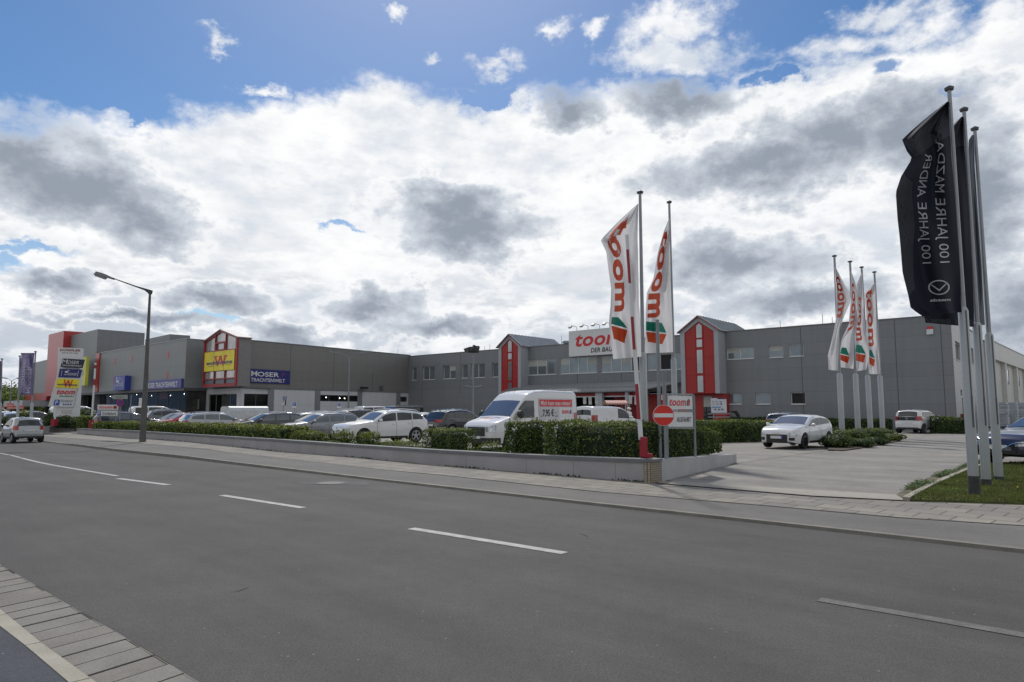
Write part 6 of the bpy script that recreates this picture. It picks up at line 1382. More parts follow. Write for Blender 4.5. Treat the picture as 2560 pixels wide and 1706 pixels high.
# red hoardings far left
def panel_thing(name, label, cat, f, quad, dist, m_, th=.06, posts=True, group=None):
    pts = [D(*f(*p), dist) for p in quad]; c_ = (pts[2] + pts[3]) / 2; t = thing(name, (c_.x, c_.y, 0), label, cat, group)
    fn = quadfn(*pts); q = MB(); n_ = (pts[1] - pts[0]).cross(pts[3] - pts[0]).normalized(); n_ = n_ if n_.y < 0 else -n_
    q.prism([p - n_ * .0 for p in pts], -n_ * th); q.build('panel', m_, t)
    if posts:
        for k in (3, 2):
            f_ = .12 if k == 3 else .88; b_ = pts[3] + (pts[2] - pts[3]) * f_ - n_ * (th + .03); q = MB(); q.tube([(b_.x, b_.y, 0), (b_.x, b_.y, b_.z + .2)], .035, 6); q.build('post', steel, t)
    return t, fn
for k, (qd, lb) in enumerate((([(75, 1035), (152, 1035), (152, 1068), (75, 1068)], 'small red hoarding, the raised one of the far left group'), ([(75, 1062), (270, 1062), (272, 1100), (72, 1100)], 'wide red hoarding with pale stripes far left'), ([(0, 1068), (50, 1068), (50, 1100), (0, 1100)], 'red hoarding cut by the left picture edge'))):
    t, fn = panel_thing('hoarding', lb, 'hoarding', c1, qd, 92 + k, mat('hoarding_red', (.50, .10, .09), .5, var=.25, vs=1), group='red hoardings far left')
    q = MB(); rect(q, fn, .05, .2, .95, .5, .02); q.build('stripe', mat('hoarding_stripe', (.55, .38, .30), .5, var=.3, vs=1), t)
# ---------------------------------------------------------------- signs on the buildings
def wall_sign(name, label, w, f, box, m_, proud=.12, base=.02, cat='sign', quad=None):
    """box sign fixed on wall w; the rectangle is read off the wall plane"""
    s0, s1, z0, z1 = w.pxrect(f, *box); q = MB(); w.box(q, s0, s1, z0, z1, base, base + proud); o = q.build(name, m_, None, loc=w.pt((s0 + s1) / 2, z0, base)[:]); tag(o, label, cat)
    fn = lambda u, v, k=0.0: w.pt(s0 + (s1 - s0) * u, z0 + (z1 - z0) * v, base + proud + .012 + k)
    return o, fn
def child(mb, name, m_, parent): return mb.build(name, m_, parent)
# costume shop sign on the long wall
o, fn = wall_sign('shop_sign', 'blue sign board with white MOSER TRACHTENWELT lettering on the long grey wall', LW, c2, (540, 524, 1020, 668), blue_s)
q = MB(); put_text(q, 'M', fn, .14, .48, .27, .86, bold=.018); put_text(q, 'OSER', fn, .275, .48, .75, .82, bold=.018); put_text(q, 'TRACHTENWELT', fn, .14, .10, .89, .36, bold=.018, shear=.06); child(q, 'lettering', white_s, o)
q = MB(); pshape(q, fn, [(.80, .50), (.83, .55), (.86, .80), (.84, .78), (.82, .60)]); pshape(q, fn, [(.84, .66), (.88, .80), (.87, .82), (.845, .72)], .001); child(q, 'emblem', mat('emblem_red', (.35, .02, .10), .4), o)
# yellow sign on the glazed tower
def logo_w(q1, q2, q3, fn, parent, k0=.0):
    # big red slab letter with the name across it
    def WW(u, v, k=0.0): return fn(u, v, k + k0)
    q = MB(); put_text(q, 'W', lambda u, v: WW(u, v, .004), .34, .22, .76, .75, bold=.025, space=1.05)
    for a, b in ((.33, .46), (.50, .60), (.66, .78)): rect(q, WW, a, .70, b, .76, .006)
    child(q, 'letter', red_s, parent)
    q = MB(); put_text(q, 'wohnorama', lambda u, v: WW(u, v, .012), .07, .32, .95, .53, bold=.02); child(q, 'lettering', mat('logo_blue', (.015, .02, .20), .4), parent)
    q = MB(); rect(q, WW, .15, .25, .34, .27, .004); rect(q, WW, .72, .25, .90, .27, .004); child(q, 'small_print', grey_d, parent)
o, fn = wall_sign('shop_sign', 'yellow banner with a red letter and blue wohnorama lettering on the glazed tower', TW, c2, (140, 330, 452, 534), yellow_s, .03, .065)
logo_w(0, 0, 0, fn, o)
for k in (1, 2): q = MB(); rect(q, fn, .33 * k, 0, .33 * k + .008, 1, .002); child(q, 'banner_seam', mat('banner_seam', (.35, .30, .03), .5), o)
# blue square sign with a bird and a bed, strip sign, yellow sign behind the pylon
def bird_bed(fn, parent):
    q = MB()
    circ(q, fn, .36, .62, .12, .075); pshape(q, fn, [(.28, .62), (.24, .88), (.30, .90), (.34, .64)], .001); circ(q, fn, .27, .88, .045, .04, .002); pshape(q, fn, [(.42, .66), (.54, .78), (.48, .60)], .001); child(q, 'bird', white_s, parent)
    q = MB(); put_text(q, 'DÄNISCHES', fn, .38, .46, .86, .55, bold=.02); put_text(q, 'BETTENLAGER', fn, .22, .30, .84, .40, bold=.02); child(q, 'lettering', white_s, parent)
    q = MB(); oring(q, fn, .5, .45, .38, .42, .02, .001, 20, pi * .05, pi * .95); rect(q, fn, .10, .12, .125, .5, .002); rect(q, fn, .875, .12, .90, .5, .002); oring(q, fn, .5, .10, .3, .1, .018, .003, 16, 0, pi); child(q, 'bed_outline', white_s, parent)
o, fn = wall_sign('shop_sign', 'square blue box sign with a white bird and bed on the road side wing', MW, c1, (1352, 728, 1478, 888), mat('sign_blue_mid', (.035, .06, .34), .4), .7, .02); bird_bed(fn, o)
o, fn = wall_sign('shop_sign', 'long blue strip sign MOSER TRACHTENWELT above the shop windows', MW, c1, (1676, 768, 2075, 868), mat('sign_violet_blue', (.06, .06, .28), .4), .25, .02)
q = MB(); put_text(q, 'MOSER TRACHTENWELT', fn, .03, .15, .90, .72, bold=.025, space=1.05); child(q, 'lettering', white_s, o)
yk = [c1(960, 522), c1(995, 522), c1(990, 835), c1(840, 842)]
yw = Wall(KW.pt(0, 0, 1.2).xy, KW.pt(KW.len, 0, 1.2).xy)
o, fn = wall_sign('shop_sign', 'tall yellow sign with grey emblem on the tall hall behind the pylon', yw, c1, (830, 522, 1000, 838), mat('sign_yellow_pale', (.55, .56, .06), .4, var=.2, vs=.3), .35, .0)
q = MB(); pshape(q, fn, [(.35, .30), (.86, .36), (.86, .52), (.62, .46), (.35, .44)]); pshape(q, fn, [(.4, .20), (.75, .22), (.75, .26), (.4, .24)], .001); child(q, 'emblem', mat('emblem_grey', (.20, .21, .22), .5), o)
# store roof sign
o, fn = wall_sign('roof_sign', 'large white roof sign with red toom and black DER BAUMARKT lettering', T, lambda x, y: c4(x, y), (52, 225, 985, 575), white_s, .5, .06)
q = MB(); put_text(q, 'toom', fn, .10, .36, .78, .84, shear=.22, bold=.025, space=1.05); child(q, 'lettering', red_s, o)
q = MB(); put_text(q, 'DER BAUMARKT', fn, .33, .10, .90, .28, shear=.18, bold=.018); child(q, 'slogan', black_m, o)
q = MB(); pshape(q, fn, [(.82, .36), (.86, .36), (.885, .84), (.84, .76)]); child(q, 'emblem_grey', grey_d, o); q = MB(); pshape(q, fn, [(.87, .36), (.91, .36), (.93, .70), (.90, .82)]); child(q, 'emblem_red', red_s, o)
for k, u in enumerate((.10, .27, .44, .60, .76)):
    p = fn(u, 1.0); t = thing('sign_floodlight', (p.x, p.y, p.z), 'small floodlight on a bent arm along the top edge of the white roof sign', 'floodlight', 'floodlights on the roof sign')
    n_ = T.n; q = MB(); q.tube([p - n_ * .3, p - n_ * .3 + V((0, 0, .42)), p + n_ * .55 + V((0, 0, .5)), p + n_ * .75 + V((0, 0, .38))], .03, 6); q.build('arm', steel, t)
    q = MB(); q.obox(p + n_ * .9 + V((0, 0, .34)), T.d, n_ + V((0, 0, -.8)), (n_ * .8 + V((0, 0, 1))), .16, .17, .09); q.build('lamp_head', mat('lamp_head_grey', (.30, .31, .32), .4), t)
# ---------------------------------------------------------------- free standing signs
def post(t, x, y, z0, z1, r=.035, m_=steel, name='post', n=8): q = MB(); q.tube([(x, y, z0), (x, y, z1)], r, n); return q.build(name, m_, t)
ds = G(1530, 1170).y + 1.1      # exit sign stands in the corner bed
ds = 16.6
A_, B_, C_, D_ = D(*c6(1145, 385), ds), D(*c6(1452, 392), ds + 1.55), D(*c6(1462, 795), ds + 1.55), D(*c6(1142, 795), ds)
t = thing('exit_sign', (D_.x, ds, .4), 'white framed sign reading toom and AUSFAHRT beside the no entry disc', 'sign')
fn = quadfn(A_, B_, C_, D_)
q = MB(); n_ = (B_ - A_).cross(D_ - A_).normalized(); n_ = n_ if n_.y < 0 else -n_
def fbar(q, u0, v0, u1, v1): a = [fn(u0, v0), fn(u1, v0), fn(u1, v1), fn(u0, v1)]; q.prism(a, -n_ * .06)
fbar(q, -.02, 0, .02, 1); fbar(q, .975, 0, 1.02, .97); fbar(q, .02, .955, .975, 1.0); fbar(q, .02, -.0, .975, .04); fbar(q, .02, .49, .975, .525); q.build('frame', steel, t)
for nm, v0, v1 in (('upper_panel', .55, .94), ('lower_panel', .055, .475)):
    q = MB(); a = [fn(.03, v0, -.02), fn(.965, v0, -.02), fn(.965, v1, -.02), fn(.03, v1, -.02)]; q.prism(a, -n_ * .03); q.build(nm, white_s, t)
q = MB(); put_text(q, 'toom', lambda u, v: fn(u, v, -.012), .09, .645, .70, .845, shear=.22, bold=.025, space=1.05); q.build('lettering', red_s, t)
q = MB(); pshape(q, fn, [(.72, .655), (.77, .655), (.81, .86), (.74, .80)], -.012); q.build('emblem_grey', grey_d, t); q = MB(); pshape(q, fn, [(.785, .655), (.84, .655), (.86, .80), (.82, .86)], -.012); q.build('emblem_red', red_s, t)
q = MB(); put_text(q, 'AUSFAHRT', lambda u, v: fn(u, v, -.012), .35, .19, .88, .335, shear=.1, bold=.004); q.build('exit_lettering', black_m, t)
for p in (D_, C_): post(t, p.x, p.y + .03, .38, A_.z if p is D_ else B_.z - .05, .035)
# no entry disc on its own post, with the small plate above and the tall spare posts
ce = D(*c6(1100, 640), ds - .45); px_ = D(*c6(1100, 640), ds - .45).x
t = thing('no_entry_sign', (ce.x, ce.y + .06, .4), 'round red no entry sign with a white bar on a grey post', 'road sign')
post(t, ce.x + .04, ce.y + .05, .38, ce.z + .5, .03)
rr = 120 * .2169 / F * ce.y
q = MB(); q.disc(ce, (-.12, -1, 0), rr, 40, .015); q.build('disc_rim', white_s, t)
q = MB(); q.disc(ce + V((0, -.02, 0)), (-.12, -1, 0), rr * .965, 40); q.build('disc', mat('sign_red_disc', (.62, .03, .02), .4), t)
q = MB(); q.obox(ce + V((0, -.03, 0)), (1, -.12, 0), (0, 0, 1), (0, -1, 0), rr * .90, rr * .19, .004); q.build('bar', white_s, t)
sp1 = D(*c6(1048, 400), ds + .9); t = thing('sign_post', (sp1.x, sp1.y, .4), 'tall bare galvanised post behind the no entry sign', 'post'); post(t, sp1.x, sp1.y, .38, D(1642, 800, sp1.y).z, .045, name='tube')
sp2 = D(*c6(1108, 300), ds + 1.6); t = thing('plate_sign_post', (sp2.x, sp2.y, .4), 'shorter grey post with a small red bordered plate behind the exit sign', 'sign'); post(t, sp2.x, sp2.y, .38, D(*c6(1108, 135), sp2.y).z, .055, name='tube')
a = [D(*c6(x, y), ds - .1) for x, y in ((1062, 395), (1132, 395), (1132, 472), (1062, 472))]; fn = quadfn(*a); q = MB(); q.prism(a, (0, .02, 0)); q.build('plate', red_d, t); q = MB(); rect(q, fn, .1, .1, .9, .9, .006); q.build('plate_face', mat('plate_face', (.45, .45, .42), .5, var=.25, vs=12), t)
q = MB(); rect(q, fn, .35, -.6, .75, .0, .0); q.build('red_strip', red_s, t)
# barriers
def barrier(label, base, top, blen, parts, wd, foot):
    t = thing('raised_barrier', base[:], label, 'barrier'); d_ = (top - base); Lb = d_.length; d_.normalize(); sx = V((1, 0, 0)); fy = d_.cross(sx).normalized()
    for k, (a, b, m_) in enumerate(parts):
        w_ = wd * (1 - .25 * a); q = MB(); c_ = base + d_ * Lb * (a + b) / 2; q.obox(c_, sx, fy, d_, w_ / 2, .03, Lb * (b - a) / 2); q.build('boom_white' if m_ is white_f else 'boom_red', m_, t)
    return t
rb = mat('barrier_red', (.30, .012, .03), .4)
bb = D(*c6(875, 1010), 16.0); bt = D(1567, 588, 16.6)
bt = V((bt.x, bt.y, bt.z))
t = barrier('red and white striped barrier arm standing nearly upright beside the tall flagpole', V((bb.x, bb.y, .62)), bt, 0, ((0, .235, white_f), (.235, .50, white_f), (.50, .0, white_f))[:0] + ((0.03, .27, white_f), (.27, .445, rb), (.445, .56, white_f)), .0, 0) if False else None
t = thing('raised_barrier', (bb.x, bb.y, .4), 'red and white barrier arm raised upright on a red stand by the wall corner', 'barrier')
def arm_pt(y): # the arm leans: follow two picture points
    k = (1125 - y) / (1125 - 588.0); return D(1604 + (1567 - 1604) * k, y, bb.y + .3 * k)
segs = ((1100, 1049, white_f), (1049, 961, rb), (961, 875, white_f), (875, 793, rb), (793, 709, white_f), (709, 625, rb), (625, 588, white_f))
for y0_, y1_, m_ in segs:
    p0, p1 = arm_pt(y0_), arm_pt(y1_); q = MB(); dd_ = (p1 - p0).normalized(); w_ = .050 * (.55 + .45 * (y1_ / 1100)); q.obox((p0 + p1) / 2, (1, 0, 0), dd_.cross(V((1, 0, 0))), dd_, w_, .035, (p1 - p0).length / 2); q.build('arm_section', m_, t)
    if m_ is rb: q = MB(); q.obox((p0 + p1) / 2 + V((w_ * .72, -.02, 0)), (1, 0, 0), dd_.cross(V((1, 0, 0))), dd_, w_ * .30, .03, (p1 - p0).length / 2); q.build('white_edge', white_f, t)
s0_ = D(*c6(870, 890), bb.y)
q = MB(); q.box((s0_.x - .085, bb.y - .08, s0_.z - .45), (s0_.x + .075, bb.y + .07, s0_.z)); q.box((s0_.x - .02, bb.y - .05, s0_.z - .8), (s0_.x + .07, bb.y + .05, s0_.z - .45)); q.build('arm_bracket', rb, t)
q = MB(); q.box((s0_.x - .15, bb.y - .06, .40), (s0_.x - .06, bb.y + .12, s0_.z - .52)); q.box((s0_.x + .08, bb.y - .06, .40), (s0_.x + .20, bb.y + .12, s0_.z - .38)); q.box((s0_.x - .06, bb.y + .08, .40), (s0_.x + .08, bb.y + .14, .75)); q.build('stand', rb, t)
bl = D(*c1(1060, 1000), 46); t = thing('raised_barrier', (D(*c1(1040, 1180), 46).x, 46, .3), 'distant raised barrier arm left of the toom entrance sign', 'barrier')
p_ = lambda y: D(*c1(1040 + (1078 - 1040) * (1180 - y) / 600, y), 46)
for y0_, y1_, m_ in ((1180, 830, white_f), (830, 760, rb), (760, 640, white_f), (640, 600, rb), (600, 575, white_f)): q = MB(); q.tube([p_(y0_), p_(y1_)], .06, 8); q.build('arm_section', m_, t)
q = MB(); c_ = D(*c1(1038, 1210), 46); q.box((c_.x - .15, 45.9, .1), (c_.x + .15, 46.2, .95)); q.build('stand', rb, t)
c_ = D(*c1(615, 1230), 48.6); t = thing('raised_barrier', (c_.x, 48.6, .1), 'white barrier arm on a red stand in front of the sign pylon', 'barrier')
q = MB(); q.box((c_.x - .14, 48.4, D(*c1(618, 1285), 48.6).z), (c_.x + .14, 48.8, D(*c1(618, 1212), 48.6).z)); q.build('stand', rb, t); q = MB(); q.tube([D(*c1(620, 1215), 48.6), D(*c1(628, 1075), 48.6)], .07, 8); q.build('arm', white_f, t)
# pylon
dp_ = 50.5; E = lambda x, y, k=0: D(*c1(x, y), dp_ - k)
t = thing('sign_pylon', (E(760, 1180).x, dp_, 0), 'tall white slanted sign pylon with stacked shop panels, DÖRFLER ZENTRUM on top', 'sign pylon')
def slab(name, pts, m_, k, th): q = MB(); q.prism([E(x, y, k) for x, y in pts], (0, th, 0)); return q.build(name, m_, t)
slab('pylon_blade', [(655, 402), (913, 412), (888, 860), (868, 1185), (600, 1185), (645, 700)], white_s, 0, .35)
slab('pylon_wing', [(645, 700), (888, 742), (820, 1075), (545, 1070)], mat('wing_white', (.62, .63, .63), .4), .12, .10)
def psign(name, tl, tr, br, bl, m_, k=.16): a = [E(*p, k) for p in (tl, tr, br, bl)]; q = MB(); q.prism(a, (0, .035, 0)); o = q.build(name, m_, t); return o, quadfn(*a, off=.02)
_f = quadfn(E(655, 402, .02), E(913, 412, .02), E(905, 525, .02), E(650, 520, .02))
q = MB(); put_text(q, 'DÖRFLER', _f, .08, .66, .98, .93, shear=.25, bold=.018); q.build('title', mat('title_dark_red', (.22, .02, .04), .4), t); q = MB(); put_text(q, 'ZENTRUM', _f, .18, .44, .86, .56, space=1.5, bold=.01); q.build('subtitle', grey_d, t)
o, f_ = psign('panel_navy', (706, 527), (958, 540), (930, 636), (684, 624), mat('panel_navy', (.012, .018, .05), .35)); q = MB(); put_text(q, 'M', f_, .03, .42, .26, .90); put_text(q, 'OSER', f_, .27, .42, .80, .80); put_text(q, 'TRACHTENWELT', f_, .06, .14, .95, .30, bold=.018); q.build('lettering', white_s, o)
o, f_ = psign('panel_blue', (675, 643), (928, 652), (903, 747), (657, 739), blue_s); q = MB(); circ(q, f_, .33, .66, .07, .12); pshape(q, f_, [(.36, .68), (.42, .92), (.45, .90), (.40, .62)], .002); put_text(q, 'DÄNISCHES', f_, .40, .46, .82, .58, bold=.018); put_text(q, 'BETTENLAGER', f_, .26, .28, .82, .40, bold=.018); rect(q, f_, .12, .15, .14, .8, .002); rect(q, f_, .86, .15, .88, .8, .002); q.build('lettering', white_s, o)
o, f_ = psign('panel_yellow', (643, 755), (893, 765), (884, 864), (626, 855), yellow_s)
q = MB(); put_text(q, 'W', f_, .32, .06, .74, .92, bold=.025, space=1.05); q.build('letter', red_s, o); q = MB(); put_text(q, 'wohnorama', lambda u, v: f_(u, v, .01), .06, .26, .96, .50, bold=.02); q.build('lettering', mat('logo_blue', (.015, .02, .20), .4), o)
_f = quadfn(E(636, 870, .15), E(872, 876, .15), E(850, 965, .15), E(612, 960, .15)); q = MB(); put_text(q, 'toom', _f, .06, .34, .94, .92, shear=.22, bold=.025, space=1.05); q.build('lettering_red', red_s, t); q = MB(); put_text(q, 'BauMarkt', _f, .24, .02, .92, .22, shear=.15, bold=.02); q.build('lettering_green', green_s, t)
_f = quadfn(E(600, 985, .15), E(830, 990, .15), E(812, 1062, .15), E(585, 1058, .15)); q = MB(); rect(q, _f, .08, .05, .34, .90); q.build('parking_symbol', mat('symbol_blue', (.02, .07, .42), .4), t); q = MB(); put_text(q, 'P', lambda u, v: _f(u, v, .006), .15, .16, .28, .78, bold=.018); q.build('parking_letter', white_s, t)
q = MB(); put_text(q, 'Einfahrt', _f, .42, .58, .98, .95); q.build('entrance_lettering', mat('ink_blue_grey', (.12, .18, .30), .5), t)
for k in range(4): q = MB(); x = .54 + k * .12; pshape(q, _f, [(x, .05), (x + .085, .22), (x, .40)]); q.build('arrow', mat('symbol_blue', (.02, .07, .42), .4), t)
_f = quadfn(E(660, 1105, .02), E(860, 1105, .02), E(860, 1150, .02), E(660, 1150, .02)); 
for v in (.6, .1): q = MB(); rect(q, _f, .15, v, .75, v + .14); q.build('small_print', mat('small_print_red', (.40, .25, .26), .5), t)
# toom entrance sign, no stopping disc, white direction arrow
de = 45.0
a = [D(*c1(x, y), de) for x, y in ((1098, 1045), (1342, 1047), (1336, 1182), (1094, 1178))]; t = thing('entrance_sign', (a[3].x, de, 0), 'low white double board reading toom and Einfahrt near the lamp post', 'sign'); fn = quadfn(*a)
q = MB(); q.prism(a, (0, .08, 0)); q.build('frame', steel, t)
q = MB(); rect(q, fn, .03, .56, .97, .96, .01); q.build('upper_panel', white_s, t); q = MB(); rect(q, fn, .03, .04, .97, .46, .01); q.build('lower_panel', white_s, t)
q = MB(); put_text(q, 'toom', lambda u, v: fn(u, v, .02), .10, .64, .72, .88, shear=.22, bold=.025, space=1.05); q.build('lettering', red_s, t); q = MB(); rect(q, fn, .76, .64, .92, .88, .02); q.build('emblem', red_d, t)
q = MB(); rect(q, fn, .05, .06, .19, .42, .016); q.build('parking_symbol', mat('symbol_blue', (.02, .07, .42), .4), t); q = MB(); put_text(q, 'P', lambda u, v: fn(u, v, .024), .09, .12, .16, .36, bold=.02); put_text(q, 'Einfahrt', lambda u, v: fn(u, v, .02), .27, .10, .90, .38) if False else None; q.build('parking_letter', white_s, t)
q = MB(); put_text(q, 'Einfahrt', lambda u, v: fn(u, v, .02), .27, .10, .90, .38, bold=.01); q.build('entrance_lettering', grey_d, t)
post(t, a[3].x + .2, de + .1, 0, a[3].z + .3); post(t, a[2].x - .2, de + .1, 0, a[2].z + .3)
c_ = D(*c1(1355, 1030), 43.5); t = thing('no_stopping_sign', (c_.x, 43.6, 0), 'round blue and red no stopping sign beside the toom entrance board', 'road sign'); post(t, c_.x, 43.6, 0, c_.z + .3, .03)
q = MB(); q.disc(c_, (0, -1, 0), .235, 28, .01); q.build('disc_rim', mat('rim_red', (.42, .02, .05), .4), t); q = MB(); q.disc(c_ + V((0, -.02, 0)), (0, -1, 0), .18, 28); q.build('disc', mat('disc_blue', (.03, .04, .28), .4), t); q = MB(); q.obox(c_ + V((0, -.03, 0)), (1, 0, -1), (1, 0, 1), (0, -1, 0), .18, .02, .004); q.build('bar', mat('rim_red', (.42, .02, .05), .4), t)
a = [D(*c1(x, y), 52) for x, y in ((1250, 962), (1280, 940), (1440, 938), (1440, 984), (1280, 986))]; t = thing('direction_sign', (a[3].x, 52.1, 0), 'faded white arrow shaped direction board pointing left before the shop', 'sign'); q = MB(); q.prism(a, (0, .04, 0)); q.build('arrow_board', mat('faded_white', (.30, .33, .32), .6), t); post(t, a[0].x + 1.5, 52.1, 0, a[2].z)
q = MB(); _f = quadfn(a[1], a[2], a[3], a[4], off=.012); put_text(q, 'Einfahrt', _f, .2, .25, .85, .75); q.build('lettering', mat('faded_ink', (.16, .17, .17), .6), t)
# parking signs
for k, (x, y, dd, lb) in enumerate(((1075, 885, 66, 'blue and white parking sign against the white wall panel, left of the band window'), (1545, 890, 72, 'blue and white parking sign below the long band window'))):
    c_ = D(*c2(x, y), dd); s_ = .19; t = thing('parking_sign', (c_.x, dd + .1, 0), lb, 'road sign', 'parking signs'); post(t, c_.x, dd + .08, 0, c_.z + .3, .03)
    q = MB(); q.box((c_.x - s_ * 1.1, dd, c_.z - s_ * 1.9), (c_.x + s_ * 1.1, dd + .03, c_.z + s_ * 1.1)); q.build('board', white_s, t)
    q = MB(); q.box((c_.x - s_ * .85, dd - .02, c_.z - s_ * .85), (c_.x + s_ * .85, dd - .002, c_.z + s_ * .85)); q.build('blue_field', mat('symbol_blue', (.02, .07, .42), .4), t)
    fn = lambda u, v: V((c_.x - s_ + 2 * s_ * u, dd - .03, c_.z - s_ + 2 * s_ * v)); q = MB(); put_text(q, 'P', fn, .33, .2, .7, .8, bold=.018); q.build('letter', white_s, t)
dd = 52; b_ = D(*c2(955, 985), dd); tp_ = D(*c2(985, 800), dd); t = thing('tilted_sign', (b_.x, dd, 0), 'tilted post with two dark edged boards above the parked cars', 'sign')
q = MB(); q.tube([(b_.x - .1, dd, 0), b_, D(*c2(962, 885), dd)], .035, 6); q.build('post', steel, t)
q = MB(); q.hexa([D(*c2(x, y), dd + k) for k in (0,) for x, y in ((972, 900), (985, 900), (994, 802), (986, 802))] + [D(*c2(x, y), dd + .5) for x, y in ((972, 900), (985, 900), (994, 802), (986, 802))]); q.build('edge_on_board', black_m, t)
q = MB(); q.prism([D(*c2(x, y), dd - .1) for x, y in ((952, 850), (972, 852), (976, 805), (956, 803))], (0, .03, 0)); q.build('blue_board', mat('pale_blue_board', (.16, .22, .36), .5), t)
q = MB(); q.prism([D(*c2(x, y), dd - .1) for x, y in ((945, 893), (968, 893), (968, 880), (945, 880))], (0, .03, 0)); q.build('white_board', white_s, t)
# information board by the red tower
a = [D(*e5(x, y), 50) for x, y in ((912, 422), (1362, 428), (1380, 850), (930, 852))]; t = thing('information_board', ((a[2].x + a[3].x) / 2, 50, 0), 'white information board with a pale blue band in front of the red tower base', 'sign'); fn = quadfn(*a)
q = MB(); q.prism(a, (0, .08, 0)); q.build('board', mat('board_white', (.52, .55, .60), .4), t); q = MB(); rect(q, fn, .05, .33, .62, .42, .01); q.build('blue_band', mat('pale_blue', (.12, .30, .52), .4), t); q = MB(); rect(q, fn, .42, .95, .98, 1.0, .01); q.build('top_edge', navy_s, t)
for k, (u0, v0, u1, v1) in enumerate(((.07, .72, .18, .77), (.28, .73, .42, .77), (.55, .72, .70, .78), (.08, .58, .22, .61), (.32, .57, .48, .62), (.18, .18, .32, .27), (.43, .16, .55, .27), (.62, .18, .78, .27), (.60, .54, .70, .66))): q = MB(); rect(q, fn, u0, v0, u1, v1, .01); q.build('print_block', mat('print_grey', (.10, .11, .14), .5), t)
post(t, (a[2].x + a[3].x) / 2 - .4, 50.1, 0, a[3].z)
# trailer with tools beside it
p = D(*e5(1450, 950), 53); t = thing('utility_trailer', (p.x, 53, 0), 'small flat utility trailer with a dark tarpaulin roll beside the information board', 'trailer')
q = MB(); q.box((p.x - 1.9, 52.5, .55), (p.x + 1.0, 54, .62)); q.build('deck', steel, t)
for k in range(3): q = MB(); z = .8 + .25 * k; q.box((p.x - 1.8, 52.48, z), (p.x - .1, 52.52, z + .08)); q.build('rail', steel, t)
q = MB(); q.tube([(p.x + .0, 52.6, 1.55), (p.x + .35, 52.6, 1.5), (p.x + .55, 52.6, 1.2), (p.x + .6, 52.6, .75), (p.x + .45, 52.6, .62)], [.06, .16, .14, .12, .1], 8); q.build('tarpaulin_roll', black_m, t)
for sx in (-1, .4): q = MB(); q.tube([(p.x + sx, 52.4, .33), (p.x + sx, 52.6, .33)], .32, 18); q.build('wheel', tyre_m, t)
# ---------------------------------------------------------------- lamps
lb = G(356, 1110); lz = .09; dl = lb.y
t = thing('street_lamp', (lb.x, lb.y, lz), 'tall dark weathered street lamp with a single arm over the pavement', 'street lamp')
Lp = lambda x, y, k=0: D(*crop(200, 660, .0935)(x, y), dl - k)
top_ = Lp(1870, 800); q = MB(); q.tube([(lb.x, lb.y, lz), (lb.x, lb.y, lz + 1.6), (lb.x, lb.y, 3.5), (top_.x, lb.y, top_.z)], [.155, .135, .10, .055], 14); q.build('pole', lamp_m, t, smooth=60)
q = MB(); tri = [(1835, 815), (1902, 810), (1925, 710), (1800, 672), (1500, 590), (845, 362), (838, 385), (1480, 620), (1720, 710), (1800, 770)]
q.prism([Lp(*p, .045) for p in tri], (0, .09, 0)); q.build('arm', mat('lamp_arm_dark', (.05, .06, .065), .6), t)
hd = [(350, 275), (385, 250), (430, 200), (560, 235), (700, 285), (850, 360), (820, 402), (640, 350), (380, 290)]
q = MB(); q.prism([Lp(*p, .16) for p in hd], (0, .32, 0)); q.build('lamp_head', mat('lamp_shell', (.20, .22, .23), .45), t)
q = MB(); q.prism([Lp(*p, .12) for p in ((380, 291), (400, 330), (600, 402), (655, 365), (640, 352))], (0, .24, 0)); q.build('lamp_lens', mat('lamp_lens', (.32, .34, .34), .2), t)
q = MB(); c_ = D(*b4(735, 215), dl); q.box((lb.x - .20, lb.y - .16, c_.z - .2), (lb.x - .06, lb.y - .12, c_.z + .2)); q.build('sticker', white_s, t)
def twin(label, base, topz, spread, rise, headm, ang=0, group='twin headed car park lamps'):
    t = thing('car_park_lamp', (base.x, base.y, 0), label, 'lamp', group); q = MB(); q.tube([(base.x, base.y, 0), (base.x, base.y, topz)], [.09, .05], 8); q.build('pole', steel, t)
    for sg in (-1, 1):
        e_ = V((base.x + sg * spread * cos(ang), base.y + sg * spread * sin(ang), topz + rise)); q = MB(); q.tube([(base.x, base.y, topz - .05), ((base.x + e_.x) / 2, (base.y + e_.y) / 2, topz + rise * .7), e_], .03, 6); q.build('arm', steel, t)
        q = MB(); q.obox(e_ + V((sg * .3 * cos(ang), sg * .3 * sin(ang), .03)), (cos(ang), sin(ang), sg * .12), (-sin(ang), cos(ang), 0), (0, 0, 1), .42, .16, .07); q.build('lamp_head', headm, t)
dk = 62; c_ = D(*c2(1655, 400), dk); twin('pale twin headed lamp in front of the long grey wall', V((c_.x, dk, 0)), c_.z, 1.1, .5, mat('lamp_shell', (.20, .22, .23), .45))
dk = 100; c_ = D(*e3(230, 720), dk); twin('small twin headed lamp before the distant hills', V((c_.x, dk, 0)), c_.z, .9, .35, grey_d)
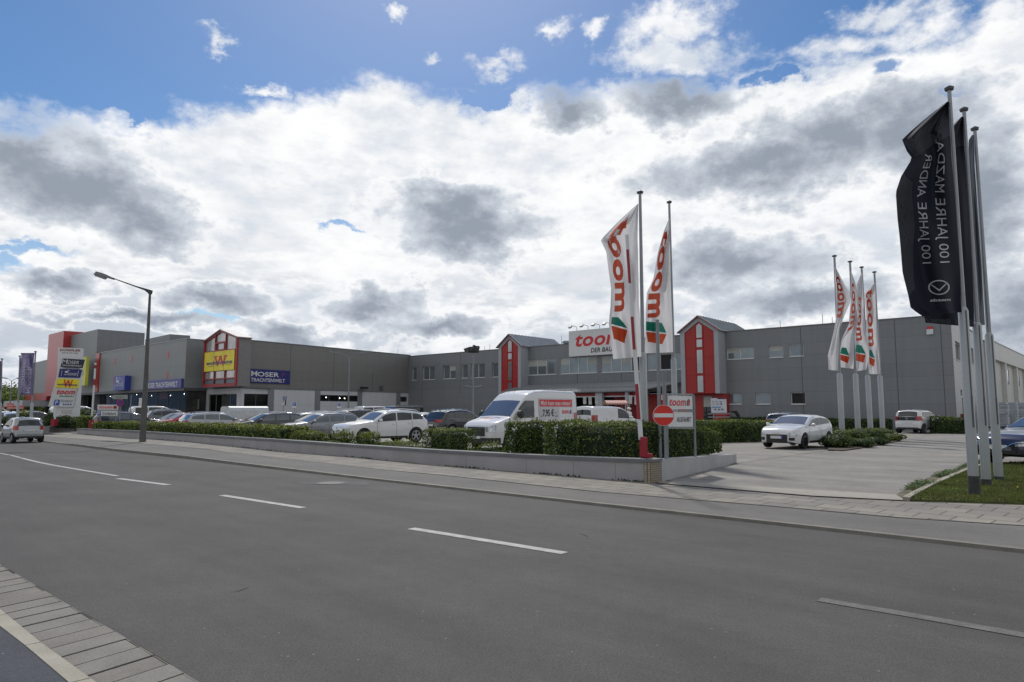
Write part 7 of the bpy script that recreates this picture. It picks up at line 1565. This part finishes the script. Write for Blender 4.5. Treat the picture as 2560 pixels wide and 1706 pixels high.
# floodlight mast
dk = 56; c_ = D(*c3(940, 262), dk); t = thing('floodlight_mast', (c_.x, dk, 0), 'slim mast carrying large dark floodlights above the grey store wall', 'floodlight mast'); q = MB(); q.tube([(c_.x, dk, 0), (c_.x, dk, c_.z)], [.11, .06], 8); q.build('pole', steel, t)
q = MB(); q.box((c_.x - .42, dk - .1, c_.z), (c_.x + .42, dk + .1, c_.z + .12)); q.build('cross_bar', black_m, t)
for x, y, sx, sz, an in ((880, 228, .27, .17, .35), (912, 224, .14, .19, .2), (950, 232, .16, .2, -.3), (972, 222, .20, .23, -.2), (944, 196, .06, .12, 0), (985, 205, .1, .1, .4)): p = D(*c3(x, y), dk); q = MB(); q.obox(p, (cos(an), .4, sin(an)), (-.4, 1, 0), (-sin(an), 0, cos(an)), sx, .15, sz); q.build('floodlight', mat('flood_dark', (.035, .038, .04), .4), t)
q = MB(); p = D(*c3(940, 620), dk); q.tube([p + V((-.7, 0, .1)), p + V((-.2, 0, 0)), p + V((.2, 0, 0)), p + V((.7, 0, .1))], .04, 6); q.build('bracket', steel, t)
# wall floodlight
s_, z_ = LW.px(c2(1780, 716)); p = LW.pt(s_, z_, .5); t = thing('wall_floodlight', (p.x, p.y, p.z), 'dark floodlight on a short arm under the eave of the long grey wall', 'floodlight'); q = MB(); q.obox(p, LW.d, LW.n, (0, 0, 1), .5, .2, .12); q.build('lamp_head', black_m, t); q = MB(); q.tube([p, LW.pt(s_, z_ + .1, .0)], .04, 6); q.build('arm', steel, t)
# ---------------------------------------------------------------- flagpoles and flags
fabric = mat('flag_white', (.66, .66, .68), .7, var=.04, vs=1.2, trans=.45)
fred = mat('flag_red', (.66, .13, .07), .7, trans=.4, var=.1); fdred = mat('flag_red_fold', (.48, .015, .03), .7, trans=.35); fgreen = mat('flag_green', (.02, .26, .19), .7, trans=.4); forange = mat('flag_orange', (.68, .11, .04), .7, trans=.4)
navyf = mat('flag_navy', (.006, .008, .018), .75, var=.15, vs=2, trans=.25); navy_backlit = mat('flag_navy_backlit', (.10, .11, .135), .75, var=.15, vs=2, trans=.6); fwhite_ink = mat('flag_ink_white', (.55, .55, .60), .7, trans=.2); purple = mat('flag_purple', (.17, .15, .27), .7, var=.15, vs=1, trans=.4)
def flagpole(label, base_px, dist, top_px, r0, r1, sleeve_y, base_z=.06, group=None, foot=False, joint=True):
    b_ = D(base_px[0], base_px[1], dist); top = D(top_px[0], top_px[1], dist); x0 = b_.x
    # keep the mast vertical: use the mean of the picture columns at its foot
    t = thing('flagpole', (x0, dist, base_z), label, 'flagpole', group); zs = D(base_px[0], sleeve_y, dist).z
    xt = top.x; f = lambda z: x0 + (xt - x0) * (z - base_z) / (top.z - base_z)
    q = MB(); q.tube([(f(base_z), dist, base_z), (f(zs), dist, zs), (f(zs + .08), dist, zs + .08)], [r0, r0 * .97, r1 * 1.05], 16); q.build('lower_mast', pole_m, t, smooth=60)
    q = MB(); q.tube([(f(zs + .05), dist, zs + .05), (f(top.z), dist, top.z)], [r1, r1 * .72], 14); q.build('upper_mast', mat('mast_upper', (.27, .285, .30), .35, metal=.5), t, smooth=60)
    q = MB(); q.tube([(f(top.z), dist, top.z), (f(top.z), dist, top.z + .05), (f(top.z), dist, top.z + .09)], [r1 * 1.5, r1 * 1.7, r1 * .6], 14); q.build('finial', grey_d, t)
    if foot:
        q = MB(); q.tube([(f(base_z), dist, base_z - .01), (f(base_z), dist, base_z + foot)], r0 * 1.05, 16); q.build('foot', pole_d, t, smooth=60)
        zc2 = D(base_px[0], 1060, dist).z; q = MB(); q.box((f(zc2) - r0 * .18, dist - r0 * 1.03, 1.35), (f(zc2) + r0 * .18, dist - r0 * .9, 1.95)); q.build('winch_slot', grey_d, t)
        q = MB(); q.box((f(zc2) - .012, dist - r0 * 1.02, 1.95), (f(zc2) + .012, dist - r0 * .93, zs)); q.build('groove', grey_d, t)
    return t, f, top
def flag(label, rows_px, dist, amp, m_, seed, group=None, nu=26, sub=6, name='banner_flag', cat='flag'):
    """rows_px: list of (v, left px, right px) polylines of the cloth as seen; billows get real depth"""
    rnd = random.Random(seed); ph = [rnd.uniform(0, 6) for _ in range(4)]
    def edge_(i, v):
        for a, b in zip(rows_px, rows_px[1:]):
            if v <= b[0] or b is rows_px[-1]:
                f = (v - a[0]) / (b[0] - a[0]); f2 = f; return (a[i][0] + (b[i][0] - a[i][0]) * f2, a[i][1] + (b[i][1] - a[i][1]) * f2)
    def P_(u, v, k=0.0):
        l_, r_ = edge_(1, v), edge_(2, v); x = l_[0] + (r_[0] - l_[0]) * u; y = l_[1] + (r_[1] - l_[1]) * u
        d_ = dist + amp * (sin(u * 7.0 + v * 4 + ph[0]) * .55 + sin(u * 13 - v * 7 + ph[1]) * .28 + sin(v * 11 + ph[2] + u * 2) * .30) * min(1, (1 - abs(2 * u - 1)) * 2.2 + .35)
        return D(x, y, d_ - k)
    q = MB(); q.grid([[P_(a / nu, b / 44) for b in range(45)] for a in range(nu + 1)])
    o_ = P_(.5, 0); o = q.build(name, m_, None, smooth=80, loc=(o_.x, o_.y, o_.z)); tag(o, label, cat, group)
    return o, P_
def onflag(q, P_, polys, k=.012):   # polys in (u, v) with v downward, subdivided so they follow the cloth
    for pts in polys:
        bm = bmesh.new(); bm.faces.new([bm.verts.new((u, v, 0)) for u, v in pts]); bmesh.ops.triangulate(bm, faces=bm.faces[:])
        for _ in range(3): bmesh.ops.subdivide_edges(bm, edges=[e for e in bm.edges if (e.verts[0].co - e.verts[1].co).length > .06], cuts=1); bmesh.ops.triangulate(bm, faces=bm.faces[:])
        bm.verts.index_update(); i = len(q.v); q.v += [tuple(P_(v.co.x, v.co.y, k)) for v in bm.verts]; q.f += [tuple(i + v.index for v in f.verts) for f in bm.faces]; q.m += [q.cur] * len(bm.faces); bm.free()
def flag_text(q, P_, s, u0, v0, u1, v1, mode, k=.014, **kw):
    """mode 'up': reads bottom to top; 'mirror': the same seen from the back"""
    vs, fs, w = text2d(s, **kw); bm = bmesh.new(); vv = [bm.verts.new((x, y, 0)) for x, y in vs]
    for f in fs:
        try: bm.faces.new([vv[j] for j in f])
        except ValueError: pass
    for _ in range(2): bmesh.ops.subdivide_edges(bm, edges=[e for e in bm.edges if (e.verts[0].co - e.verts[1].co).length > .12], cuts=1); bmesh.ops.triangulate(bm, faces=bm.faces[:])
    bm.verts.index_update(); i = len(q.v)
    for v in bm.verts:
        x, y = v.co.x, v.co.y                          # x along the words (upwards), y across the letters
        uu = (1 - y) if mode == 'up' else y
        q.v.append(tuple(P_(u0 + (u1 - u0) * y, v0 + (v1 - v0) * x, k) if mode == 'down' else P_(u0 + (u1 - u0) * uu, v1 + (v0 - v1) * x, k)))
    q.f += [tuple(i + v.index for v in f.verts) for f in bm.faces]; q.m += [q.cur] * len(bm.faces); bm.free()
# two tall white banners in the corner bed
GF = 'tall white banner poles by the wall corner'
d1 = 20.5
flagpole('tall grey flagpole just right of the raised barrier', (1612, 1150), d1, (1600, 484), .115, .062, 828 + 60, .4, GF)
flagpole('grey flagpole further right, half hidden by the exit sign', (1690, 1120), 23.5, (1673, 508), .10, .055, 900, .4, GF)
g3 = lambda x, y: b3(x, y)
rows1 = [(0, g3(405, 178), g3(414, 178)), (.10, g3(235, 335), g3(410, 300)), (.22, g3(75, 500), g3(406, 480)), (.32, g3(128, 610), g3(410, 600)), (.45, g3(150, 790), g3(414, 780)), (.58, g3(170, 930), g3(416, 920)), (.70, g3(165, 1090), g3(418, 1080)), (.83, g3(150, 1240), g3(430, 1220)), (.93, g3(165, 1390), g3(436, 1380)), (1.0, g3(190, 1562), g3(440, 1540))]
o, P_ = flag('white banner with red toom lettering blown out to the left of the tallest near pole', rows1, 20.2, .34, fabric, 3, 'white toom banners')
q = MB(); flag_text(q, P_, 'toom', .14, .085, .58, .745, 'down', bold=.04, space=1.06); q.build('lettering', fred, o)
q = MB(); onflag(q, P_, [[(.08, .785), (.30, .79), (.58, .868), (.07, .836)]]); q.build('green_field', fgreen, o)
q = MB(); onflag(q, P_, [[(.07, .846), (.58, .878), (.45, .945), (.11, .925)]]); q.build('red_field', forange, o)
rows2 = [(0, g3(682, 318), g3(690, 318)), (.12, g3(640, 420), g3(692, 440)), (.25, g3(588, 610), g3(697, 600)), (.40, g3(545, 850), g3(700, 800)), (.52, g3(488, 970), g3(704, 960)), (.66, g3(478, 1140), g3(710, 1120)), (.80, g3(476, 1260), g3(716, 1250)), (1.0, g3(470, 1510), g3(722, 1500))]
o, P_ = flag('white banner with red toom lettering on the second near pole, narrow at its top', rows2, 23.2, .30, fabric, 5, 'white toom banners')
q = MB(); flag_text(q, P_, 'toom', .06, .10, .68, .725, 'down', bold=.04, space=1.06); q.build('lettering', fred, o)
q = MB(); onflag(q, P_, [[(.02, .762), (.60, .782), (.78, .860), (.03, .838)]]); q.build('green_field', fgreen, o)
q = MB(); onflag(q, P_, [[(.03, .846), (.78, .870), (.62, .94), (.10, .918)]]); q.build('red_field', forange, o)
# four small white banners on the island
GI = 'white banner poles on the flag island'
names4 = ['first and tallest pole of the four on the planted island', 'second pole of the four on the planted island', 'third pole of the four on the planted island', 'rightmost pole of the four on the planted island']
pole4 = [((2106, 1102), 35, (2086, 642)), ((2146, 1092), 36.8, (2125, 656)), ((2177, 1085), 38.4, (2154, 670)), ((2207, 1080), 40, (2186, 682))]
for k, (b_, dd, tp_) in enumerate(pole4): flagpole(names4[k], b_, dd, tp_, .14, .075, (937, 938, 942, 942)[k], .1, GI)
h7 = lambda x, y: e7(x, y)
F4 = [([(0, h7(222, 172), h7(232, 182)), (.12, h7(226, 300), h7(300, 310)), (.27, h7(236, 480), h7(400, 490)), (.40, h7(242, 640), h7(405, 600)), (.50, h7(238, 780), h7(330, 780)), (.62, h7(215, 930), h7(278, 930)), (.75, h7(172, 1110), h7(270, 1100)), (.86, h7(140, 1230), h7(268, 1230)), (1, h7(150, 1402), h7(262, 1412))], 34.7, 'white banner on the first island pole, twisted and bulging left at its foot', [(.10, .50)], None),
      ([(0, h7(412, 232), h7(422, 238)), (.14, h7(415, 380), h7(470, 380)), (.30, h7(416, 560), h7(505, 570)), (.42, h7(400, 700), h7(510, 720)), (.55, h7(390, 860), h7(500, 820)), (.70, h7(300, 1050), h7(462, 1000)), (.82, h7(284, 1180), h7(450, 1180)), (1, h7(285, 1370), h7(446, 1390))], 36.5, 'white banner on the second island pole, swept down to the left', [(.12, .62)], (.02, .78, .70)),
      ([(0, h7(540, 250), h7(548, 250)), (.14, h7(480, 390), h7(556, 400)), (.30, h7(478, 580), h7(565, 580)), (.45, h7(495, 740), h7(572, 740)), (.60, h7(455, 930), h7(585, 930)), (.75, h7(462, 1090), h7(620, 1080)), (.86, h7(462, 1240), h7(636, 1220)), (1, h7(470, 1420), h7(596, 1400))], 38.1, 'white banner on the third island pole with stacked red bars of lettering', [(.25, .72)], (.03, .76, .75)),
      ([(0, h7(690, 370), h7(702, 368)), (.12, h7(575, 500), h7(706, 490)), (.28, h7(590, 660), h7(712, 650)), (.45, h7(598, 840), h7(722, 840)), (.60, h7(600, 1010), h7(735, 1000)), (.78, h7(612, 1180), h7(748, 1180)), (1, h7(622, 1450), h7(764, 1455))], 39.7, 'white banner on the rightmost island pole, blown to the left near its top', [(.06, .72)], (.10, .76, .62))]
for k, (rw, dd, lb_, tx, gr) in enumerate(F4):
    o, P_ = flag(lb_, rw, dd, .30, fabric, 20 + k, 'white toom banners')
    q = MB(); flag_text(q, P_, 'toom', .12, tx[0][0], .72, tx[0][1], 'down', bold=.03, space=1.06); q.build('lettering', fred, o)
    if gr:
        u0_, v0_, u1_ = gr; q = MB(); onflag(q, P_, [[(u0_ + .08, v0_), (u1_ - .25, v0_ + .01), (u1_, v0_ + .09), (u0_, v0_ + .065)]]); q.build('green_field', fgreen, o); q = MB(); onflag(q, P_, [[(u0_, v0_ + .075), (u1_, v0_ + .10), (u1_ - .12, v0_ + .17), (u0_ + .02, v0_ + .14)]]); q.build('red_field', forange, o)
# three dark banners on the lawn
GM = 'flagpoles with dark banners on the lawn'
flagpole('nearest and tallest flagpole on the lawn with a dark foot', (2436, 1228), 13.2, (2373, 226), .093, .052, 778, .075, GM, foot=.36)
flagpole('middle flagpole on the lawn', (2466, 1208), 14.6, (2410, 278), .093, .052, 815, .075, GM, foot=.16)
flagpole('farthest flagpole on the lawn beside the blue car', (2497, 1193), 15.8, (2437, 326), .093, .052, 840, .075, GM, foot=.10)
s7 = lambda x, y: c7(x, y)
rows = [(0, s7(375, 122), s7(384, 122)), (.06, s7(250, 220), s7(388, 200)), (.11, s7(122, 332), s7(390, 270)), (.18, s7(150, 400), s7(396, 340)), (.235, s7(180, 440), s7(400, 430)), (.32, s7(118, 540), s7(410, 540)), (.42, s7(88, 630), s7(418, 640)), (.52, s7(98, 780), s7(428, 770)), (.64, s7(112, 900), s7(438, 900)), (.78, s7(126, 1080), s7(448, 1060)), (.90, s7(160, 1215), s7(452, 1200)), (.96, s7(172, 1280), s7(454, 1270)), (1, s7(240, 1325), s7(456, 1300))]
o, P_ = flag('big dark navy banner with mirrored white lettering and a winged emblem', rows, 13.05, .22, navyf, 9, 'dark banners')
q = MB(); flag_text(q, P_, '100 JAHRE MAZDA.', .61, .155, .83, .745, 'mirror', bold=-.004); q.build('lettering', fwhite_ink, o)
q = MB(); flag_text(q, P_, '100 JAHRE ANDER', .31, .215, .51, .745, 'mirror', bold=-.004); q.build('lettering', fwhite_ink, o)
q = MB()
def el_(cu, cv, ru, rv, n=30): return [(cu + ru * cos(2 * pi * i / n), cv + rv * sin(2 * pi * i / n)) for i in range(n)]
O_, I_ = el_(.60, .862, .20, .036), el_(.60, .862, .172, .031)
for i in range(30): onflag(q, P_, [[O_[i], O_[(i + 1) % 30], I_[(i + 1) % 30], I_[i]]])
onflag(q, P_, [[(.45, .846), (.60, .872), (.60, .880), (.56, .872)], [(.75, .846), (.60, .872), (.60, .880), (.64, .872)], [(.45, .846), (.47, .845), (.62, .876), (.60, .880)], [(.75, .846), (.73, .845), (.58, .876), (.60, .880)]], .016)
q.build('emblem', fwhite_ink, o)
q = MB(); vs_, fs_, _w = text2d('mazda', bold=.03); i = len(q.v); q.v += [tuple(P_(.40 + .40 * (1 - x), .93 - .014 * y, .014)) for x, y in vs_]; q.f += fs_; q.m += [0] * len(fs_); q.build('brand_lettering', fwhite_ink, o)
# single thickness corner and margin: light through the cloth put into a paler colour
q = MB(); onflag(q, P_, [[(.0, .12), (.02, .02), (.99, .004), (.99, .15), (.35, .20), (.12, .23)]], .004); q.build('folded_corner', navy_backlit, o)
q = MB(); onflag(q, P_, [[(.0, .30), (.26, .36), (.12, .42), (.16, .50), (.28, .56), (.22, .66), (.12, .74), (.16, .86), (.0, .90)]], .004); q.build('thin_margin', navy_backlit, o)
rows = [(0, s7(455, 206), s7(466, 206)), (.15, s7(412, 262), s7(470, 360)), (.30, s7(418, 480), s7(480, 500)), (.5, s7(440, 780), s7(500, 760)), (.75, s7(470, 1100), s7(520, 1080)), (.90, s7(240, 1300), s7(530, 1290)), (1, s7(250, 1372), s7(526, 1382))]
rows = [(0, s7(455, 206), s7(466, 206)), (.15, s7(330, 330), s7(472, 360)), (.30, s7(300, 480), s7(482, 500)), (.5, s7(270, 780), s7(500, 760)), (.75, s7(260, 1100), s7(518, 1080)), (.90, s7(242, 1300), s7(526, 1290)), (1, s7(255, 1360), s7(526, 1384))]
o, P_ = flag('second dark banner hidden behind the first, its hem showing below', rows, 14.5, .15, navyf, 12, 'dark banners')
q = MB(); onflag(q, P_, [[(.5, .02), (.98, .01), (.98, .16), (.30, .20)], ], .004); q.build('thin_corner', navy_backlit, o)
q = MB(); onflag(q, P_, [[(.0, .96), (.98, .955), (.98, .995), (.05, .99)]], .004); q.build('thin_hem', navy_backlit, o)
rows = [(0, s7(515, 308), s7(526, 308)), (.15, s7(495, 340), s7(530, 480)), (.4, s7(500, 700), s7(545, 700)), (.7, s7(500, 1050), s7(570, 1050)), (1, s7(495, 1380), s7(588, 1372))]
o, P_ = flag('third dark banner seen as a grey sliver between the two farther lawn poles', rows, 15.7, .10, mat('flag_grey_thin', (.09, .10, .12), .7, trans=.5), 13, 'dark banners')
# purple banners at the left
pfl = []
for k, (bp, dd, tp_, lb_) in enumerate((((78, 1050), 47, (89, 881), 'slim pole of the front purple banner'), ((45, 1046), 49, (50, 892), 'slim pole of the purple banner tucked behind'), ((1, 1046), 50, (5, 899), 'slim pole at the left picture edge'))): pfl.append(flagpole(lb_, bp, dd, tp_, .10, .06, 1010, .1, 'purple banner poles')[0])
k3 = lambda x, y: e3(x, y)
rows = [(0, k3(412, 190), k3(675, 190)), (.2, k3(430, 330), k3(662, 350)), (.5, k3(410, 560), k3(650, 580)), (.8, k3(392, 830), k3(640, 830)), (1, k3(372, 995), k3(625, 1000))]
o, P_ = flag('purple banner with white MOSER TRACHTEN lettering, the front one at the left', rows, 46.8, .25, purple, 14, 'purple banners', nu=14)
q = MB(); flag_text(q, P_, 'MOSER', .40, .32, .85, .96, 'mirror', bold=.0); q.build('lettering', fwhite_ink, o)
q = MB(); flag_text(q, P_, 'TRACHTENWELT', .08, .03, .35, .97, 'mirror', bold=.02); q.build('lettering', fwhite_ink, o)
q = MB(); q.tube([D(*k3(408, 188), 46.8), D(*k3(700, 188), 46.9)], .03, 6); q.build('banner_arm', grey_d, pfl[0])
rows = [(0, k3(378, 268), k3(470, 262)), (.3, k3(395, 420), k3(480, 420)), (1, k3(372, 985), k3(470, 985))]
flag('purple banner tucked behind the front one', rows, 48.6, .15, purple, 15, 'purple banners', nu=8)
rows = [(0, k3(-60, 335), k3(22, 335)), (1, k3(-60, 900), k3(16, 900))]
flag('purple banner cut by the left picture edge', rows, 49.8, .12, purple, 16, 'purple banners', nu=8)
# ---------------------------------------------------------------- bits by the shop front
for k, (x, y) in enumerate(((600, 1040), (700, 1050), (820, 1040))):
    p = D(*e1(x, y), 66); q = MB(); q.prism([p + V((-.17, 0, .38)), p + V((.15, 0, .36)), p + V((.17, 0, -.36)), p + V((-.13, 0, -.36))], (0, .03, 0)); tag(q.build('hanging_banner', mat('banner_print', (.40, .42, .43), .6, var=.4, vs=2), loc=p[:]), ['leftmost grey printed banner hanging under the canopy', 'middle printed banner hanging under the canopy', 'rightmost of the left trio of printed banners under the canopy'][k], 'banner', 'banners under the canopy')
for k, (x, y) in enumerate(((1440, 1025), (1550, 1045))):
    p = D(*e1(x, y), 64); q = MB(); q.prism([p + V((-.17, 0, .42)), p + V((.18, 0, .38)), p + V((.15, 0, -.42)), p + V((-.17, 0, -.36))], (0, .03, 0)); tag(q.build('hanging_banner', mat('banner_white', (.48, .48, .49), .6, var=.15, vs=2), loc=p[:]), ['white tilted banner sheet left of the striped barrier arm', 'white banner sheet partly behind the striped barrier arm'][k], 'banner', 'banners under the canopy')
# market stall with striped barrel roof
c_ = D(*e1(1150, 1080), 58); t = thing('market_stall', (c_.x, 58, 0), 'wooden stall with a red and white striped curved roof by the entrance', 'stall')
x0_, x1_ = D(*e1(965, 1110), 58).x, D(*e1(1350, 1115), 58).x; zt_, zb_ = D(*e1(1100, 1040), 58).z, D(*e1(1100, 1115), 58).z; n_ = 13
for k in range(n_ * 2):
    a0, a1_ = x0_ + (x1_ - x0_) * k / (n_ * 2), x0_ + (x1_ - x0_) * (k + 1) / (n_ * 2)
    if k == 0: sr_, sw_ = MB(), MB()
    q = sr_ if k % 2 else sw_; zz_ = lambda y: zb_ + (zt_ - zb_) * sqrt(max(0, 1 - ((y) / 1.3) ** 2))
    q.grid([[(a0, 58 + y, zz_(y)) for y in (-1.3, -1.2, -.9, -.5, 0, .5, .9, 1.2, 1.3)], [(a1_, 58 + y, zz_(y)) for y in (-1.3, -1.2, -.9, -.5, 0, .5, .9, 1.2, 1.3)]])
sr_.v += sw_.v and []; q = MB(); q.v = sr_.v + sw_.v; off_ = len(sr_.v); q.f = sr_.f + [tuple(i + off_ for i in f) for f in sw_.f]; q.m = [0] * len(sr_.f) + [1] * len(sw_.f); q.build('striped_roof', [mat('awning_red', (.40, .06, .06), .7), mat('awning_cream', (.50, .44, .38), .7)], t)
q = MB(); q.prism([(x0_ - .01, 58 + y, zz_(y) - .02) for y in (-1.3, -1.2, -.9, -.5, 0, .5, .9, 1.2, 1.3)], (.02, 0, 0)); q.build('gable_board', mat('stall_wood', (.20, .12, .07), .7, var=.2), t)
for x in (x0_ + .1, x1_ - .1):
    for y in (-1.2, 1.2): post(t, x, 58 + y, 0, zb_ + .1, .05, mat('stall_wood', (.20, .12, .07), .7, var=.2))
q = MB(); q.box((x0_ + .1, 57, .1), (x1_ - .1, 58.6, 1.0)); q.build('counter', mat('stall_wood', (.20, .12, .07), .7, var=.2), t)
# pallets with stacked grey sacks by the rear hall
for k, px in enumerate((2500, 2524, 2546, 2568)):
    p = D(px - 8, 1040, 60 + k * 1.3); p.z = .05; t = thing('sack_pallet', (p.x, p.y, .05), ['pallet of stacked pale sacks, the one nearest the flagpoles', 'second pallet of stacked pale sacks by the pale hall', 'third pallet of stacked pale sacks by the pale hall', 'pallet of stacked pale sacks cut by the right picture edge'][k], 'pallet of sacks', 'sack pallets by the pale hall'); r5 = random.Random(k)
    q = MB()
    for z in range(10):
        for a_ in range(2): q.obox(p + RW.d * (-.35 + .7 * a_ + r5.gauss(0, .03)) + V((0, 0, .25 + z * .21)), RW.d, RW.n, (0, 0, 1), .34, .85 + r5.gauss(0, .03), .092)
    q.build('sacks', mat('sack_plastic', (.42, .46, .50), .35, var=.15, vs=3), t); q = MB(); q.box((p.x - .8, p.y - .8, .04), (p.x + .8, p.y + .8, .13)); q.build('pallet', mat('pallet_wood', (.22, .16, .10), .9), t)
# hydrant box and meter box at the store side
p = SW.pt(2.6, 1.1, .15); q = MB(); q.obox(p, SW.d, SW.n, (0, 0, 1), .38, .14, .22); tag(q.build('hose_box', mat('rust_red', (.16, .05, .04), .6), loc=p[:]), 'dark red hose box beside the grey door on the pale side wall', 'hose box')
p = SW.pt(2.9, .3, .3); q = MB(); q.obox(p, SW.d, SW.n, (0, 0, 1), .35, .2, .26); tag(q.build('meter_box', white_f, loc=p[:]), 'small white box on the ground under the hose box', 'box')
# ---------------------------------------------------------------- the person by the entrance
c_ = D(*e1(1410, 1200), 47.5); gx, gy = c_.x, 47.5; hgt = 1.74
t = thing('person', (gx, gy, GP), 'person in a white cap, white shirt and dark trousers walking by the white panel van', 'person')
def skin_body(name, vs, es, rad, m_, parent):
    me = bpy.data.meshes.new(name); me.from_pydata(vs, es, []); o = bpy.data.objects.new(name, me); col.objects.link(o)
    md = o.modifiers.new('skin', 'SKIN'); ss = o.modifiers.new('sub', 'SUBSURF'); ss.levels = 2; ss.render_levels = 2
    for i, v in enumerate(me.skin_vertices[0].data): v.radius = (rad[i], rad[i]); v.use_root = (i == 0)
    me.materials.append(m_); o.parent = parent; return o
skin_ = mat('skin', (.42, .24, .17), .5)
B = [(0, 0, .95), (0, 0, 1.12), (0, 0, 1.38), (0, .01, 1.50), (0, 0, 1.58), (.10, 0, .90), (.12, -.08, .50), (.11, -.02, .09), (.12, -.14, .04), (-.10, 0, .90), (-.10, .10, .50), (-.10, .26, .12), (-.10, .18, .04), (.19, 0, 1.42), (.24, .04, 1.14), (.22, -.16, .96), (-.19, 0, 1.42), (-.24, -.02, 1.14), (-.22, -.20, 1.02), (0, -.01, 1.66), (.22, -.22, .92), (-.22, -.26, 1.0)]
Ed = [(0, 1), (1, 2), (2, 3), (3, 4), (0, 5), (5, 6), (6, 7), (7, 8), (0, 9), (9, 10), (10, 11), (11, 12), (2, 13), (13, 14), (14, 15), (2, 16), (16, 17), (17, 18), (4, 19), (15, 20), (18, 21)]
Rd = [.13, .12, .14, .06, .06, .095, .065, .045, .04, .095, .065, .045, .04, .055, .042, .032, .055, .042, .032, .095, .03, .03]
body = skin_body('body', B, Ed, Rd, skin_, t)
q = MB(); q.tube([(0, 0, .93), (0, 0, 1.1), (0, 0, 1.35), (0, 0, 1.46), (0, 0, 1.50)], [.165, .155, .19, .15, .07], 14)
q.build('shirt', white_s, t, world=False, smooth=60)
for sg, el in ((1, (.25, .04, 1.16)), (-1, (-.25, -.02, 1.16))): q = MB(); q.tube([(sg * .14, 0, 1.43), (sg * .20, 0, 1.41), el], [.075, .07, .058], 10); q.build('sleeve', white_s, t, world=False, smooth=60)
for sg, k_, a_ in ((1, (.12, -.08, .50), (.11, -.02, .11)), (-1, (-.10, .10, .50), (-.10, .26, .14))): q = MB(); q.tube([(sg * .07, 0, .96), (sg * .10, 0, .88), k_, a_], [.12, .115, .085, .065], 10); q.build('trouser_leg', black_m, t, world=False, smooth=60)
q = MB(); q.tube([(0, .0, 1.66), (0, .0, 1.71), (0, 0, 1.76), (0, 0, 1.785)], [.112, .11, .085, .02], 14); q.tube([(0, -.10, 1.685), (0, -.20, 1.675)], [.075, .05], 10); q.build('cap', white_s, t, world=False, smooth=60)
for sx in (-.035, .035): q = MB(); q.disc((sx, -.098, 1.645), (0, -1, 0), .011, 8, .004); q.build('eye', black_m, t, world=False)
q = MB(); q.tube([(0, -.09, 1.64), (0, -.118, 1.61)], [.008, .016], 6); q.build('nose', skin_, t, world=False)
for sg, w_ in ((1, V((.22, -.22, .92))), (-1, V((-.22, -.26, 1.0)))):
    for k in range(4): q = MB(); o_ = V((-.024 + .016 * k, 0, 0)); q.tube([w_ + o_, w_ + o_ + V((0, -.03, -.035)), w_ + o_ + V((0, -.03, -.07 + .008 * abs(k - 1.5)))], [.009, .008, .006], 6); q.build('finger', skin_, t, world=False)
    q = MB(); q.tube([w_ + V((sg * -.025, -.01, .0)), w_ + V((sg * -.05, -.03, -.03))], [.01, .008], 6); q.build('thumb', skin_, t, world=False)
t.rotation_euler = (0, 0, R(35))
